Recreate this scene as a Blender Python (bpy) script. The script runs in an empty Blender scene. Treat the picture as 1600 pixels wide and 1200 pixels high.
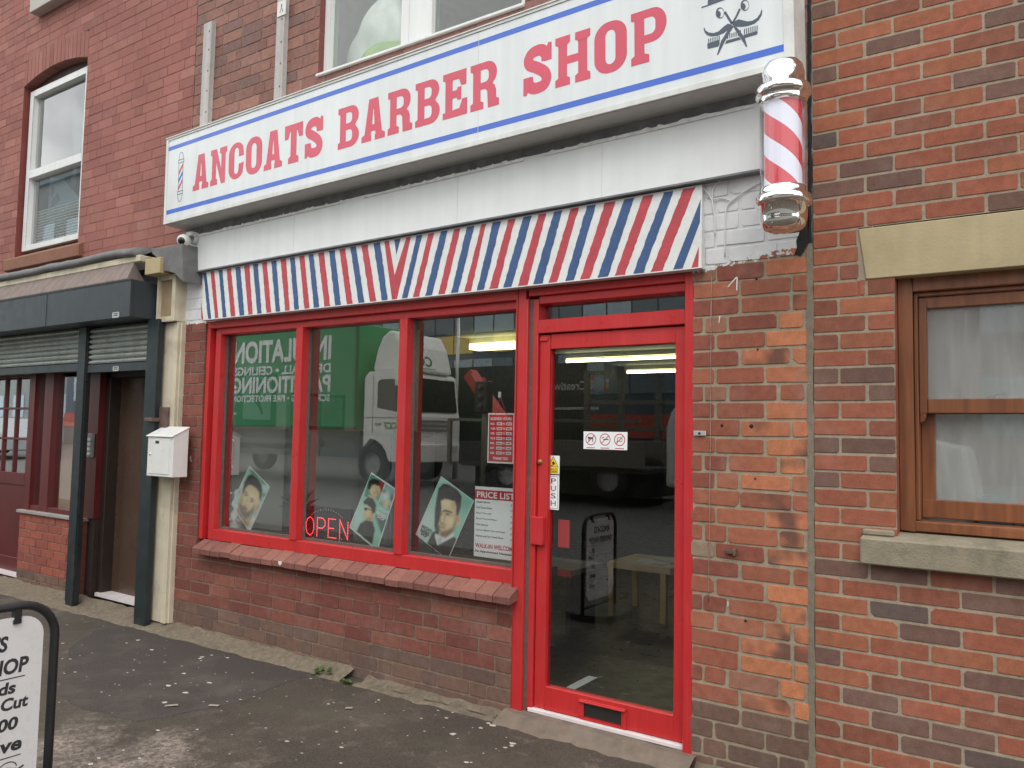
import bpy, bmesh, math, random
from mathutils import Vector, Matrix
from mathutils.geometry import tessellate_polygon

rnd = random.Random(7)
scene = bpy.context.scene
COL = scene.collection

# ------------------------------------------------------------------ camera
CAM = Vector((0.0, -3.65, 0.0))          # z = 0 is the photographer's eye height, the pavement lies about 1.55 below
F_PX = 1230.0
YAW, PITCH, ROLL = math.radians(-34.049), math.radians(3.5728), math.radians(1.1024)
_f = Vector((math.sin(YAW) * math.cos(PITCH), math.cos(YAW) * math.cos(PITCH), math.sin(PITCH)))
_r = Vector((math.cos(YAW), -math.sin(YAW), 0))
_u = _r.cross(_f)
CR = math.cos(ROLL) * _r + math.sin(ROLL) * _u
CU = -math.sin(ROLL) * _r + math.cos(ROLL) * _u
cam_data = bpy.data.cameras.new('camera')
cam_data.sensor_width = 36.0
cam_data.lens = F_PX / 1600 * 36.0
cam_data.clip_start = 0.05
cam_data.clip_end = 500
cam = bpy.data.objects.new('camera', cam_data)
COL.objects.link(cam)
cam.matrix_world = Matrix(((CR.x, CU.x, -_f.x, CAM.x), (CR.y, CU.y, -_f.y, CAM.y), (CR.z, CU.z, -_f.z, CAM.z), (0, 0, 0, 1)))
scene.camera = cam

# ------------------------------------------------------------------ sky, sun, exposure
SUN_EL, SUN_AZ = math.radians(52), math.radians(150)
world = bpy.data.worlds.new('World')
scene.world = world
world.use_nodes = True
wn, wl = world.node_tree.nodes, world.node_tree.links
wn.clear()
w_out = wn.new('ShaderNodeOutputWorld')
w_bg = wn.new('ShaderNodeBackground')
w_sky = wn.new('ShaderNodeTexSky')
w_sky.sky_type = 'NISHITA'
w_sky.sun_disc = False
w_sky.sun_elevation = SUN_EL
w_sky.sun_rotation = SUN_AZ
w_sky.air_density = 1.0
w_sky.dust_density = 3.0
w_hsv = wn.new('ShaderNodeHueSaturation')
w_hsv.inputs['Saturation'].default_value = 0.55
w_tc = wn.new('ShaderNodeTexCoord')
w_no = wn.new('ShaderNodeTexNoise')
w_no.inputs['Scale'].default_value = 2.2
w_no.inputs['Detail'].default_value = 7
w_no.inputs['Roughness'].default_value = 0.55
w_rp = wn.new('ShaderNodeValToRGB')
w_rp.color_ramp.elements[0].position = 0.31
w_rp.color_ramp.elements[1].position = 0.52
w_mx = wn.new('ShaderNodeMix')
w_mx.data_type = 'RGBA'
w_mx.inputs[7].default_value = (14.2, 14.4, 14.3, 1)     # overcast cloud
wl.new(w_tc.outputs['Generated'], w_no.inputs['Vector'])
wl.new(w_no.outputs['Fac'], w_rp.inputs['Fac'])
wl.new(w_rp.outputs['Color'], w_mx.inputs[0])
wl.new(w_sky.outputs[0], w_hsv.inputs['Color'])
wl.new(w_hsv.outputs['Color'], w_mx.inputs[6])
wl.new(w_mx.outputs[2], w_bg.inputs['Color'])
w_bg.inputs['Strength'].default_value = 0.13
wl.new(w_bg.outputs[0], w_out.inputs['Surface'])
sun_data = bpy.data.lights.new('sun', 'SUN')
sun_data.energy = 0.9
sun_data.angle = math.radians(25)
sun_data.color = (1.0, 0.96, 0.9)
sun = bpy.data.objects.new('sun', sun_data)
COL.objects.link(sun)
_sd = Vector((math.sin(SUN_AZ) * math.cos(SUN_EL), math.cos(SUN_AZ) * math.cos(SUN_EL), math.sin(SUN_EL)))
sun.rotation_euler = _sd.to_track_quat('Z', 'Y').to_euler()
sun.location = (2, -8, 12)
scene.view_settings.view_transform = 'Standard'
scene.view_settings.look = 'None'
scene.view_settings.gamma = 1
scene.view_settings.exposure = 0.08
scene.cycles.max_bounces = 10
scene.cycles.transparent_max_bounces = 16
scene.cycles.sample_clamp_indirect = 6


# ------------------------------------------------------------------ helpers
def at(px, py, Y):
    """world point where the photograph's pixel (1600 x 1200) meets the upright plane y = Y"""
    d = CR * ((px - 800) / F_PX) - CU * ((py - 600) / F_PX) + _f
    return CAM + d * ((Y - CAM.y) / d.y)


def atz(px, py, Z):
    d = CR * ((px - 800) / F_PX) - CU * ((py - 600) / F_PX) + _f
    return CAM + d * ((Z - CAM.z) / d.z)


def lin(r, g, b):
    return tuple(((v / 255) / 12.92 if v / 255 <= 0.04045 else ((v / 255 + 0.055) / 1.055) ** 2.4) for v in (r, g, b))


class Fr:
    """a flat frame: origin, right, up; the normal looks out of it"""
    def __init__(s, o, u=(1, 0, 0), v=(0, 0, 1)):
        s.o, s.u, s.v = Vector(o), Vector(u).normalized(), Vector(v).normalized()
        s.n = s.u.cross(s.v)

    def p(s, a, b, d=0.0):
        return s.o + s.u * a + s.v * b + s.n * d


class MB:
    def __init__(s):
        s.v, s.f, s.m, s.sm, s.c = [], [], [], [], []
        s.has_c = False

    def face(s, pts, mi=0, smooth=False, col=None):
        i = len(s.v)
        s.v += [Vector(p) for p in pts]
        s.f.append(tuple(range(i, i + len(pts))))
        s.m.append(mi); s.sm.append(smooth); s.c.append(col or (1, 1, 1))
        if col: s.has_c = True
        return s

    def faces(s, verts, faces, mi=0, smooth=False, col=None):
        i = len(s.v)
        s.v += [Vector(p) for p in verts]
        for f in faces:
            s.f.append(tuple(i + k for k in f)); s.m.append(mi); s.sm.append(smooth); s.c.append(col or (1, 1, 1))
        if col: s.has_c = True
        return s

    def box(s, x0, x1, y0, y1, z0, z1, mi=0, fr=None):
        P = [(x, y, z) for x in (x0, x1) for y in (y0, y1) for z in (z0, z1)]
        if fr: P = [fr.p(a, c, b) for a, b, c in P]      # in a frame: right, out, up
        return s.faces(P, [(0, 1, 3, 2), (4, 6, 7, 5), (0, 4, 5, 1), (2, 3, 7, 6), (0, 2, 6, 4), (1, 5, 7, 3)], mi)

    def hexa(s, P, mi=0):
        """8 points: near quad then far quad, same order"""
        return s.faces(P, [(0, 1, 2, 3), (7, 6, 5, 4), (0, 4, 5, 1), (1, 5, 6, 2), (2, 6, 7, 3), (3, 7, 4, 0)], mi)

    def prism(s, poly, fr, d0, d1, mi=0, holes=(), smooth=False):
        """a flat outline with thickness from depth d0 to d1 along the frame's normal"""
        s.tess(poly, fr, d1, mi, holes)
        s.tess(poly, fr, d0, mi, holes)
        for ring in [poly] + list(holes):
            n = len(ring)
            V = [fr.p(a, b, d0) for a, b in ring] + [fr.p(a, b, d1) for a, b in ring]
            s.faces(V, [(k, (k + 1) % n, n + (k + 1) % n, n + k) for k in range(n)], mi, smooth)
        return s

    def tess(s, poly, fr, d=0.0, mi=0, holes=()):
        rings = [[Vector((a, b, 0)) for a, b in r] for r in [poly] + list(holes)]
        flat = [q for r in rings for q in r]
        tris = tessellate_polygon(rings)
        return s.faces([fr.p(q.x, q.y, d) for q in flat], tris, mi)

    def tube(s, path, r, seg=10, mi=0, caps=True, closed=False, r2=None):
        path = [Vector(p) for p in path]
        n = len(path)
        base = len(s.v)
        up = None
        for k, p in enumerate(path):
            a = path[(k - 1) % n] if (k or closed) else p
            b = path[(k + 1) % n] if (k < n - 1 or closed) else p
            t = (b - a).normalized()
            if up is None or abs(up.dot(t)) > 0.98:
                up = Vector((0, 0, 1)) if abs(t.z) < 0.9 else Vector((1, 0, 0))
            x = t.cross(up).normalized()
            up = x.cross(t).normalized()
            rr = r if r2 is None else r + (r2 - r) * k / max(1, n - 1)
            for j in range(seg):
                an = 2 * math.pi * j / seg
                s.v.append(p + x * math.cos(an) * rr + up * math.sin(an) * rr)
        m = n if closed else n - 1
        for k in range(m):
            for j in range(seg):
                a0, a1 = base + k * seg + j, base + k * seg + (j + 1) % seg
                k2 = (k + 1) % n
                b0, b1 = base + k2 * seg + j, base + k2 * seg + (j + 1) % seg
                s.f.append((a0, a1, b1, b0)); s.m.append(mi); s.sm.append(True); s.c.append((1, 1, 1))
        if caps and not closed:
            for k in (0, n - 1):
                s.f.append(tuple(base + k * seg + j for j in range(seg))); s.m.append(mi); s.sm.append(False); s.c.append((1, 1, 1))
        return s

    def lathe(s, prof, c, seg=40, mi=0, axis=(0, 0, 1), smooth=True):
        c = Vector(c)
        ax = Vector(axis).normalized()
        x = ax.orthogonal().normalized()
        y = ax.cross(x)
        V = []
        for r, h in prof:
            for j in range(seg):
                an = 2 * math.pi * j / seg
                V.append(c + ax * h + (x * math.cos(an) + y * math.sin(an)) * r)
        Fs = [(k * seg + j, k * seg + (j + 1) % seg, (k + 1) * seg + (j + 1) % seg, (k + 1) * seg + j) for k in range(len(prof) - 1) for j in range(seg)]
        return s.faces(V, Fs, mi, smooth)

    def text(s, body, fr, size=1.0, align='CENTER', bold=0.0, sx=1.0, d=0.0, mi=0, shear=0.0, space=1.0, fit=None):
        cu = bpy.data.curves.new('t', 'FONT')
        cu.body = body
        cu.size = 1
        cu.align_x = align
        cu.offset = bold
        cu.shear = shear
        cu.space_character = space
        cu.resolution_u = 3
        o = bpy.data.objects.new('t', cu)
        COL.objects.link(o)
        bpy.context.view_layer.update()
        dg = bpy.context.evaluated_depsgraph_get()
        me = bpy.data.meshes.new_from_object(o.evaluated_get(dg))
        P2 = [(q.co.x, q.co.y) for q in me.vertices]
        if fit:                                     # stretch to a given width and height, lower left corner on the frame's origin
            xa, xb = min(p[0] for p in P2), max(p[0] for p in P2)
            ya, yb = min(p[1] for p in P2), max(p[1] for p in P2)
            P2 = [((p[0] - xa) / (xb - xa) * fit[0], (p[1] - ya) / (yb - ya) * fit[1]) for p in P2]
            V = [fr.p(a, b, d) for a, b in P2]
        else:
            V = [fr.p(a * size * sx, b * size, d) for a, b in P2]
        s.faces(V, [tuple(p.vertices) for p in me.polygons], mi)
        bpy.data.objects.remove(o)
        bpy.data.curves.remove(cu)
        bpy.data.meshes.remove(me)
        return s


def wloc(o):
    p = Vector((0, 0, 0))
    while o is not None:
        p += o.location
        o = o.parent
    return p


def mesh_obj(name, mb, mats, parent=None, bevel=0.0, loc=None, bseg=1):
    """one mesh object from world coordinates; with a parent it becomes that thing's part"""
    org = wloc(parent) if parent is not None else Vector(loc if loc is not None else (0, 0, 0))
    me = bpy.data.meshes.new(name)
    me.from_pydata([tuple(v - org) for v in mb.v], [], mb.f)
    if not isinstance(mats, (list, tuple)): mats = [mats]
    for m in mats: me.materials.append(m)
    me.polygons.foreach_set('material_index', mb.m)
    me.polygons.foreach_set('use_smooth', mb.sm)
    if mb.has_c:
        a = me.attributes.new('bcol', 'FLOAT_COLOR', 'FACE')
        flat = []
        for c in mb.c: flat += [c[0], c[1], c[2], c[3] if len(c) > 3 else 0.0]
        a.data.foreach_set('color', flat)
    bm = bmesh.new()
    bm.from_mesh(me)
    bmesh.ops.remove_doubles(bm, verts=bm.verts, dist=1e-5) if not mb.has_c else None
    bmesh.ops.recalc_face_normals(bm, faces=bm.faces) if not mb.has_c else None
    if bevel > 0:
        ed = [e for e in bm.edges if len(e.link_faces) == 2 and e.calc_face_angle(0) > 0.6]
        bmesh.ops.bevel(bm, geom=ed, offset=bevel, segments=bseg, affect='EDGES', clamp_overlap=True, profile=0.5)
    bm.to_mesh(me)
    bm.free()
    me.update()
    o = bpy.data.objects.new(name, me)
    if parent is not None: o.parent = parent
    else: o.location = org
    COL.objects.link(o)
    return o


def tag(o, label, cat, group=None):
    o['label'] = label
    o['category'] = cat
    if group: o['group'] = group
    return o


def thing(name, label, cat, loc=(0, 0, 0), group=None):
    o = bpy.data.objects.new(name, None)
    o.empty_display_size = 0.2
    o.location = loc
    COL.objects.link(o)
    return tag(o, label, cat, group)


def struct(name, mb, mats, **k):
    o = mesh_obj(name, mb, mats, **k)
    o['kind'] = 'structure'
    return o


# ------------------------------------------------------------------ materials
def node(t, kind, **kw):
    n = t.nodes.new(kind)
    for k, v in kw.items():
        if k.startswith('i_'): n.inputs[k[2:].replace('_', ' ')].default_value = v
        else: setattr(n, k, v)
    return n


def base_mat(name):
    m = bpy.data.materials.new(name)
    m.use_nodes = True
    t = m.node_tree
    t.nodes.clear()
    out = t.nodes.new('ShaderNodeOutputMaterial')
    b = t.nodes.new('ShaderNodeBsdfPrincipled')
    t.links.new(b.outputs[0], out.inputs[0])
    return m, t, b, out


def mul(t, a, b, fac=1.0, mode='MULTIPLY'):
    n = t.nodes.new('ShaderNodeMix')
    n.data_type = 'RGBA'
    n.blend_type = mode
    if isinstance(fac, (int, float)): n.inputs[0].default_value = fac
    else: t.links.new(fac, n.inputs[0])
    for s, i in ((a, 6), (b, 7)):
        if isinstance(s, tuple): n.inputs[i].default_value = (s[0], s[1], s[2], 1)
        else: t.links.new(s, n.inputs[i])
    return n.outputs[2]


def noise(t, scale, detail=4, vec=None, lo=0.0, hi=1.0, f0=0.3, f1=0.7, rough=0.55):
    n = node(t, 'ShaderNodeTexNoise')
    n.inputs['Scale'].default_value = scale
    n.inputs['Detail'].default_value = detail
    n.inputs['Roughness'].default_value = rough
    if vec is not None: t.links.new(vec, n.inputs['Vector'])
    r = node(t, 'ShaderNodeMapRange')
    r.inputs[1].default_value, r.inputs[2].default_value, r.inputs[3].default_value, r.inputs[4].default_value = f0, f1, lo, hi
    t.links.new(n.outputs['Fac'], r.inputs[0])
    return r.outputs[0]


def coords(t, sc=(1, 1, 1)):
    tc = t.nodes.new('ShaderNodeNewGeometry')
    mp = t.nodes.new('ShaderNodeMapping')
    mp.inputs['Scale'].default_value = sc
    t.links.new(tc.outputs['Position'], mp.inputs['Vector'])
    return mp.outputs[0]


def M(name, col, rough=0.5, metal=0.0, var=0.10, vs=9.0, bump=0.0, bs=150.0, streak=0.0, dirt=None, dirt_amt=0.0, dirt_s=5.0, spec=0.5, attr=False, coat=0.0, chips=None, chip_s=40.0):
    m, t, b, out = base_mat(name)
    pos = coords(t)
    v = noise(t, vs, 5, pos, 1 - var, 1 + var)
    c = mul(t, col, v)
    if streak:
        sv = noise(t, 1.0, 4, coords(t, (17, 17, 0.7)), 1 - streak, 1 + streak * 0.3, 0.35, 0.65)
        c = mul(t, c, sv)
    if dirt:
        dm = noise(t, dirt_s, 8, pos, 0, dirt_amt, 0.5, 0.72, 0.68)
        c = mul(t, c, dirt, dm, 'MIX')
    if chips:
        c = mul(t, c, chips, noise(t, chip_s, 5, pos, 0, 0.75, 0.685, 0.715, 0.6), 'MIX')
        c = mul(t, c, tuple(min(1, v * 1.9 + .03) for v in col), noise(t, 1.0, 3, coords(t, (90, 90, 5)), 0, 0.16, 0.5, 0.8), 'MIX')
    t.links.new(c, b.inputs['Base Color'])
    b.inputs['Roughness'].default_value = rough
    b.inputs['Metallic'].default_value = metal
    b.inputs['Specular IOR Level'].default_value = spec
    if coat: b.inputs['Coat Weight'].default_value = coat
    if rough > 0.15 and not metal:
        rv = noise(t, vs * 2.3, 3, pos, max(0.05, rough - 0.1), min(1, rough + 0.1))
        t.links.new(rv, b.inputs['Roughness'])
    if bump:
        bn = node(t, 'ShaderNodeBump')
        bn.inputs['Strength'].default_value = bump
        bn.inputs['Distance'].default_value = 0.003
        nz = node(t, 'ShaderNodeTexNoise')
        nz.inputs['Scale'].default_value = bs
        nz.inputs['Detail'].default_value = 4
        t.links.new(pos, nz.inputs['Vector'])
        t.links.new(nz.outputs['Fac'], bn.inputs['Height'])
        t.links.new(bn.outputs[0], b.inputs['Normal'])
    return m


def brick_mat(name, rough=0.85, var=0.16, white=None, smudge=0.0, bump=0.6, bloom=0.0):
    """bricks and mortar of one wall: each face carries its own fired colour (bcol)"""
    m, t, b, out = base_mat(name)
    at_ = node(t, 'ShaderNodeAttribute', attribute_name='bcol')
    pos = coords(t)
    c = mul(t, at_.outputs['Color'], noise(t, 26, 6, pos, 1 - var, 1 + var))
    c = mul(t, c, noise(t, 160, 3, pos, 1 - var * 0.8, 1 + var * 0.8))
    c = mul(t, c, noise(t, 1.3, 4, pos, 0.9, 1.1))
    if smudge:
        sm = noise(t, 5.5, 2, coords(t, (1.0, 1, 1.0)), 0, smudge, 0.47, 0.62)
        burnt = node(t, 'ShaderNodeMath', operation='MULTIPLY')       # kiln-burnt ends, on the bricks that have them
        t.links.new(sm, burnt.inputs[0])
        t.links.new(at_.outputs['Alpha'], burnt.inputs[1])
        c = mul(t, c, (0.05, 0.043, 0.042), burnt.outputs[0], 'MIX')
    if bloom:
        sm = noise(t, 3.1, 7, pos, 0, bloom, 0.52, 0.75, 0.7)
        c = mul(t, c, (0.42, 0.38, 0.33), sm, 'MIX')
    if white:
        sep = node(t, 'ShaderNodeSeparateXYZ')
        t.links.new(coords(t), sep.inputs[0])
        def mth(op, a, bb):
            n = node(t, 'ShaderNodeMath', operation=op)
            for s_, i in ((a, 0), (bb, 1)):
                if isinstance(s_, (int, float)): n.inputs[i].default_value = s_
                else: t.links.new(s_, n.inputs[i])
            return n.outputs[0]
        wob = noise(t, 34, 6, pos, -0.03, 0.03, 0.3, 0.7)
        lower = mth('ADD', mth('MULTIPLY', sep.outputs[0], 0.12), white[1] + 1.4 * 0.12)
        zr = mth('GREATER_THAN', mth('ADD', sep.outputs[2], wob), lower)
        xr = mth('GREATER_THAN', sep.outputs[0], -1.6)
        xe = mth('LESS_THAN', mth('ADD', sep.outputs[0], wob), -0.895)
        zl = mth('GREATER_THAN', mth('ADD', sep.outputs[2], mth('MULTIPLY', wob, 0.4)), white[0])
        xl = mth('LESS_THAN', sep.outputs[0], -4.0)
        top = mth('LESS_THAN', sep.outputs[2], 1.62)
        mask = mth('MULTIPLY', mth('MAXIMUM', mth('MULTIPLY', mth('MULTIPLY', zr, xr), xe), mth('MULTIPLY', zl, xl)), top)
        flake = noise(t, 21, 7, pos, 0.93, 1.0, 0.35, 0.5)
        wc = mul(t, (0.70, 0.71, 0.72), noise(t, 6, 5, pos, 0.86, 1.06))
        c = mul(t, c, wc, mth('MULTIPLY', mask, flake), 'MIX')
    if not white:
        hs = node(t, 'ShaderNodeHueSaturation')
        hs.inputs['Saturation'].default_value = 1.0
        t.links.new(c, hs.inputs['Color'])
        c = hs.outputs[0]
    t.links.new(c, b.inputs['Base Color'])
    b.inputs['Roughness'].default_value = rough
    b.inputs['Specular IOR Level'].default_value = 0.3
    bn = node(t, 'ShaderNodeBump')
    bn.inputs['Strength'].default_value = bump
    bn.inputs['Distance'].default_value = 0.0025
    nz = node(t, 'ShaderNodeTexNoise')
    nz.inputs['Scale'].default_value = 190
    nz.inputs['Detail'].default_value = 8
    t.links.new(pos, nz.inputs['Vector'])
    t.links.new(nz.outputs['Fac'], bn.inputs['Height'])
    t.links.new(bn.outputs[0], b.inputs['Normal'])
    return m


def glass_mat(name, k=1.9, tint=(0.93, 0.96, 0.94), grime=0.0):
    m = bpy.data.materials.new(name)
    m.use_nodes = True
    t = m.node_tree
    t.nodes.clear()
    out = t.nodes.new('ShaderNodeOutputMaterial')
    mix = t.nodes.new('ShaderNodeMixShader')
    tr = t.nodes.new('ShaderNodeBsdfTransparent')
    gl = t.nodes.new('ShaderNodeBsdfGlossy')
    tr.inputs[0].default_value = (*tint, 1)
    gl.inputs['Roughness'].default_value = 0.0
    fr = t.nodes.new('ShaderNodeFresnel')
    geo = t.nodes.new('ShaderNodeNewGeometry')
    ior = node(t, 'ShaderNodeMath', operation='MULTIPLY_ADD')
    ior.inputs[1].default_value, ior.inputs[2].default_value = -0.83333, 1.5
    t.links.new(geo.outputs['Backfacing'], ior.inputs[0])
    t.links.new(ior.outputs[0], fr.inputs[0])
    mu = node(t, 'ShaderNodeMath', operation='MULTIPLY', use_clamp=True)
    mu.inputs[1].default_value = k
    t.links.new(fr.outputs[0], mu.inputs[0])
    t.links.new(mu.outputs[0], mix.inputs[0])
    t.links.new(tr.outputs[0], mix.inputs[1])
    t.links.new(gl.outputs[0], mix.inputs[2])
    # old float glass is never quite flat
    bn = node(t, 'ShaderNodeBump')
    bn.inputs['Strength'].default_value = 0.05
    bn.inputs['Distance'].default_value = 0.004
    nz = node(t, 'ShaderNodeTexNoise')
    nz.inputs['Scale'].default_value = 2.0
    t.links.new(coords(t), nz.inputs['Vector'])
    t.links.new(nz.outputs['Fac'], bn.inputs['Height'])
    t.links.new(bn.outputs[0], gl.inputs['Normal'])
    last = mix.outputs[0]
    if grime:
        df = t.nodes.new('ShaderNodeBsdfDiffuse')
        df.inputs[0].default_value = (0.55, 0.55, 0.54, 1)
        m2 = t.nodes.new('ShaderNodeMixShader')
        g = noise(t, 4, 6, coords(t, (6, 6, 1.0)), grime * 0.7, grime * 1.3)
        t.links.new(g, m2.inputs[0])
        t.links.new(last, m2.inputs[1])
        t.links.new(df.outputs[0], m2.inputs[2])
        last = m2.outputs[0]
    t.links.new(last, out.inputs[0])
    return m


def emis(name, col, strength):
    m = bpy.data.materials.new(name)
    m.use_nodes = True
    t = m.node_tree
    t.nodes.clear()
    out = t.nodes.new('ShaderNodeOutputMaterial')
    e = t.nodes.new('ShaderNodeEmission')
    e.inputs[0].default_value = (*col, 1)
    e.inputs[1].default_value = strength
    t.links.new(e.outputs[0], out.inputs[0])
    return m


def wood_mat(name, c1, c2, rough=0.45, sc=(30, 30, 2.5)):
    m, t, b, out = base_mat(name)
    f = noise(t, 1.0, 6, coords(t, sc), 0, 1, 0.3, 0.7)
    c = mul(t, c1, c2, f, 'MIX')
    c = mul(t, c, noise(t, 3, 4, coords(t), 0.85, 1.12))
    t.links.new(c, b.inputs['Base Color'])
    b.inputs['Roughness'].default_value = rough
    return m


# -- paints and surfaces
red_paint = M('red gloss paint', lin(190, 44, 46), 0.36, var=0.05, vs=3, bump=0.04, bs=60, dirt=lin(150, 74, 70), dirt_amt=0.30, dirt_s=2.2, streak=0.08, chips=lin(112, 70, 66))
red_dark = M('red paint in shade of rebate', lin(175, 34, 38), 0.4, var=0.08)
white_fascia = M('white fascia board', (0.80, 0.82, 0.82), 0.45, var=0.02, vs=2, streak=0.035, dirt=(0.6, 0.61, 0.6), dirt_amt=0.2, dirt_s=6)
sign_white = M('white acrylic sign face', (0.71, 0.745, 0.755), 0.16, var=0.03, vs=2, streak=0.06, dirt=(0.55, 0.56, 0.55), dirt_amt=0.25, dirt_s=3)
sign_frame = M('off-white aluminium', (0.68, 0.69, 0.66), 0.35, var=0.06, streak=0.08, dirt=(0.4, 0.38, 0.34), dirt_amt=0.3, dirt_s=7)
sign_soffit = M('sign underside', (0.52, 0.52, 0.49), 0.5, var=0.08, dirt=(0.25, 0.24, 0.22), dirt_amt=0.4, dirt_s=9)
sign_red = M('faded red vinyl', lin(206, 74, 96), 0.2, var=0.05, vs=2)
sign_blue = M('blue vinyl', lin(62, 103, 200), 0.2, var=0.05, vs=2)
logo_grey = M('slate vinyl', lin(70, 80, 95), 0.2, var=0.03)
line_ink = M('thin black ink', (0.05, 0.06, 0.07), 0.4)
dark_strip = M('weathered dark timber strip', (0.19, 0.195, 0.205), 0.7, var=0.25, vs=14, bump=0.3, bs=60, dirt=(0.12, 0.12, 0.12), dirt_amt=0.5, dirt_s=10)
torn_white = M('torn white film edge', (0.78, 0.79, 0.78), 0.6, var=0.15, vs=30)
paint_white = M('hand painted white', (0.68, 0.69, 0.68), 0.5, var=0.05, vs=20, bump=0.5, bs=70, dirt=(0.5, 0.48, 0.45), dirt_amt=0.25, dirt_s=8)
stripe_red = M('hand painted red', lin(176, 58, 68), 0.5, var=0.12, vs=16, bump=0.6, bs=70)
stripe_blue = M('hand painted blue', lin(46, 78, 124), 0.5, var=0.12, vs=16, bump=0.6, bs=70)
upvc = M('white upvc', (0.72, 0.73, 0.72), 0.35, var=0.05, vs=3, streak=0.06)
glass = glass_mat('shop window glass', 5.6)
door_glass = glass_mat('door glass', 2.9)
glass_up = glass_mat('upper window glass', 3.6, grime=0.006)
glass_mid = glass_mat('first floor shop glass', 1.7)
glass_net = glass_mat('dusty house window glass', 2.0, grime=0.26)
cement = M('cement fillet', lin(112, 101, 86), 0.9, var=0.28, vs=34, bump=1.0, bs=60, dirt=lin(82, 74, 64), dirt_amt=0.8, dirt_s=5)
step_mat = M('worn concrete step', lin(116, 104, 92), 0.85, var=0.18, vs=9, bump=0.8, bs=70, dirt=lin(80, 74, 62), dirt_amt=0.7, dirt_s=5)
stone_lintel = M('painted stone lintel', lin(174, 159, 124), 0.75, var=0.08, vs=4, bump=0.35, bs=90, streak=0.05, dirt=lin(138, 124, 94), dirt_amt=0.45, dirt_s=3.2)
stone_sill = M('weathered stone sill', lin(142, 133, 114), 0.9, var=0.14, vs=12, bump=0.8, bs=120, dirt=lin(98, 94, 80), dirt_amt=0.75, dirt_s=9)
brown_sill = M('brown painted stone sill', lin(130, 88, 68), 0.75, var=0.1, vs=6, bump=0.3)
oak = wood_mat('varnished hardwood', lin(138, 86, 54), lin(104, 60, 36), 0.38)
wine = wood_mat('wine red painted timber', lin(98, 32, 32), lin(80, 24, 26), 0.4)
brown_door = M('dark brown door', lin(78, 60, 50), 0.3, var=0.12, vs=2, streak=0.1)
dark_green = M('dark green-black steel', lin(30, 40, 43), 0.42, var=0.15, vs=5, dirt=lin(90, 84, 76), dirt_amt=0.25, dirt_s=7)
shutter_box = M('dark slate shutter box', lin(50, 57, 62), 0.42, var=0.08, vs=3, streak=0.18)
galv = M('galvanised shutter slat', lin(176, 182, 178), 0.38, metal=0.35, var=0.10, vs=14, streak=0.12, dirt=lin(100, 88, 74), dirt_amt=0.45, dirt_s=9)
lead = M('lead flashing', lin(105, 105, 105), 0.65, var=0.2, vs=10, bump=0.7, bs=40)
felt = M('brown-grey roofing felt', lin(128, 114, 108), 0.9, var=0.12, vs=9, streak=0.2, bump=0.4)
cream = M('old cream paint', lin(202, 193, 170), 0.55, var=0.08, vs=6, streak=0.12, dirt=lin(120, 102, 78), dirt_amt=0.5, dirt_s=4)
cream_brown = M('brownish cream panel', lin(150, 130, 105), 0.7, var=0.15, vs=8)
rust = M('rusted steel', lin(96, 78, 68), 0.75, var=0.3, vs=20)
white_metal = M('white powder coat', (0.72, 0.72, 0.7), 0.35, var=0.04, streak=0.05)
black_pl = M('black plastic', (0.02, 0.02, 0.022), 0.35, var=0.1)
grey_pl = M('grey plastic', (0.25, 0.26, 0.27), 0.4)
white_pl = M('white plastic', (0.66, 0.66, 0.64), 0.4, var=0.06)
chrome = M('polished chrome', (0.86, 0.85, 0.82), 0.06, metal=1.0, var=0.03)
alu = M('aluminium', (0.62, 0.62, 0.62), 0.35, metal=0.7, var=0.05)
ali_white = M('white threshold strip', (0.72, 0.66, 0.66), 0.4, var=0.08, vs=12)
brass = M('dull brass', lin(150, 110, 80), 0.4, metal=0.7)
rubber_g = M('perished glazing gasket', lin(96, 84, 78), 0.7, var=0.2, vs=30)
paper_w = M('white paper', (0.82, 0.85, 0.86), 0.5, var=0.02)
ink = M('black print', (0.03, 0.03, 0.035), 0.5)
ink_red = M('red print', lin(190, 32, 48), 0.5)
card = wood_mat('brown cardboard', lin(196, 150, 100), lin(180, 134, 88), 0.8, (2, 2, 5))
pale_wood = wood_mat('pale birch veneer', lin(190, 160, 100), lin(170, 140, 86), 0.5, (8, 8, 3))
asphalt = None


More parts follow.
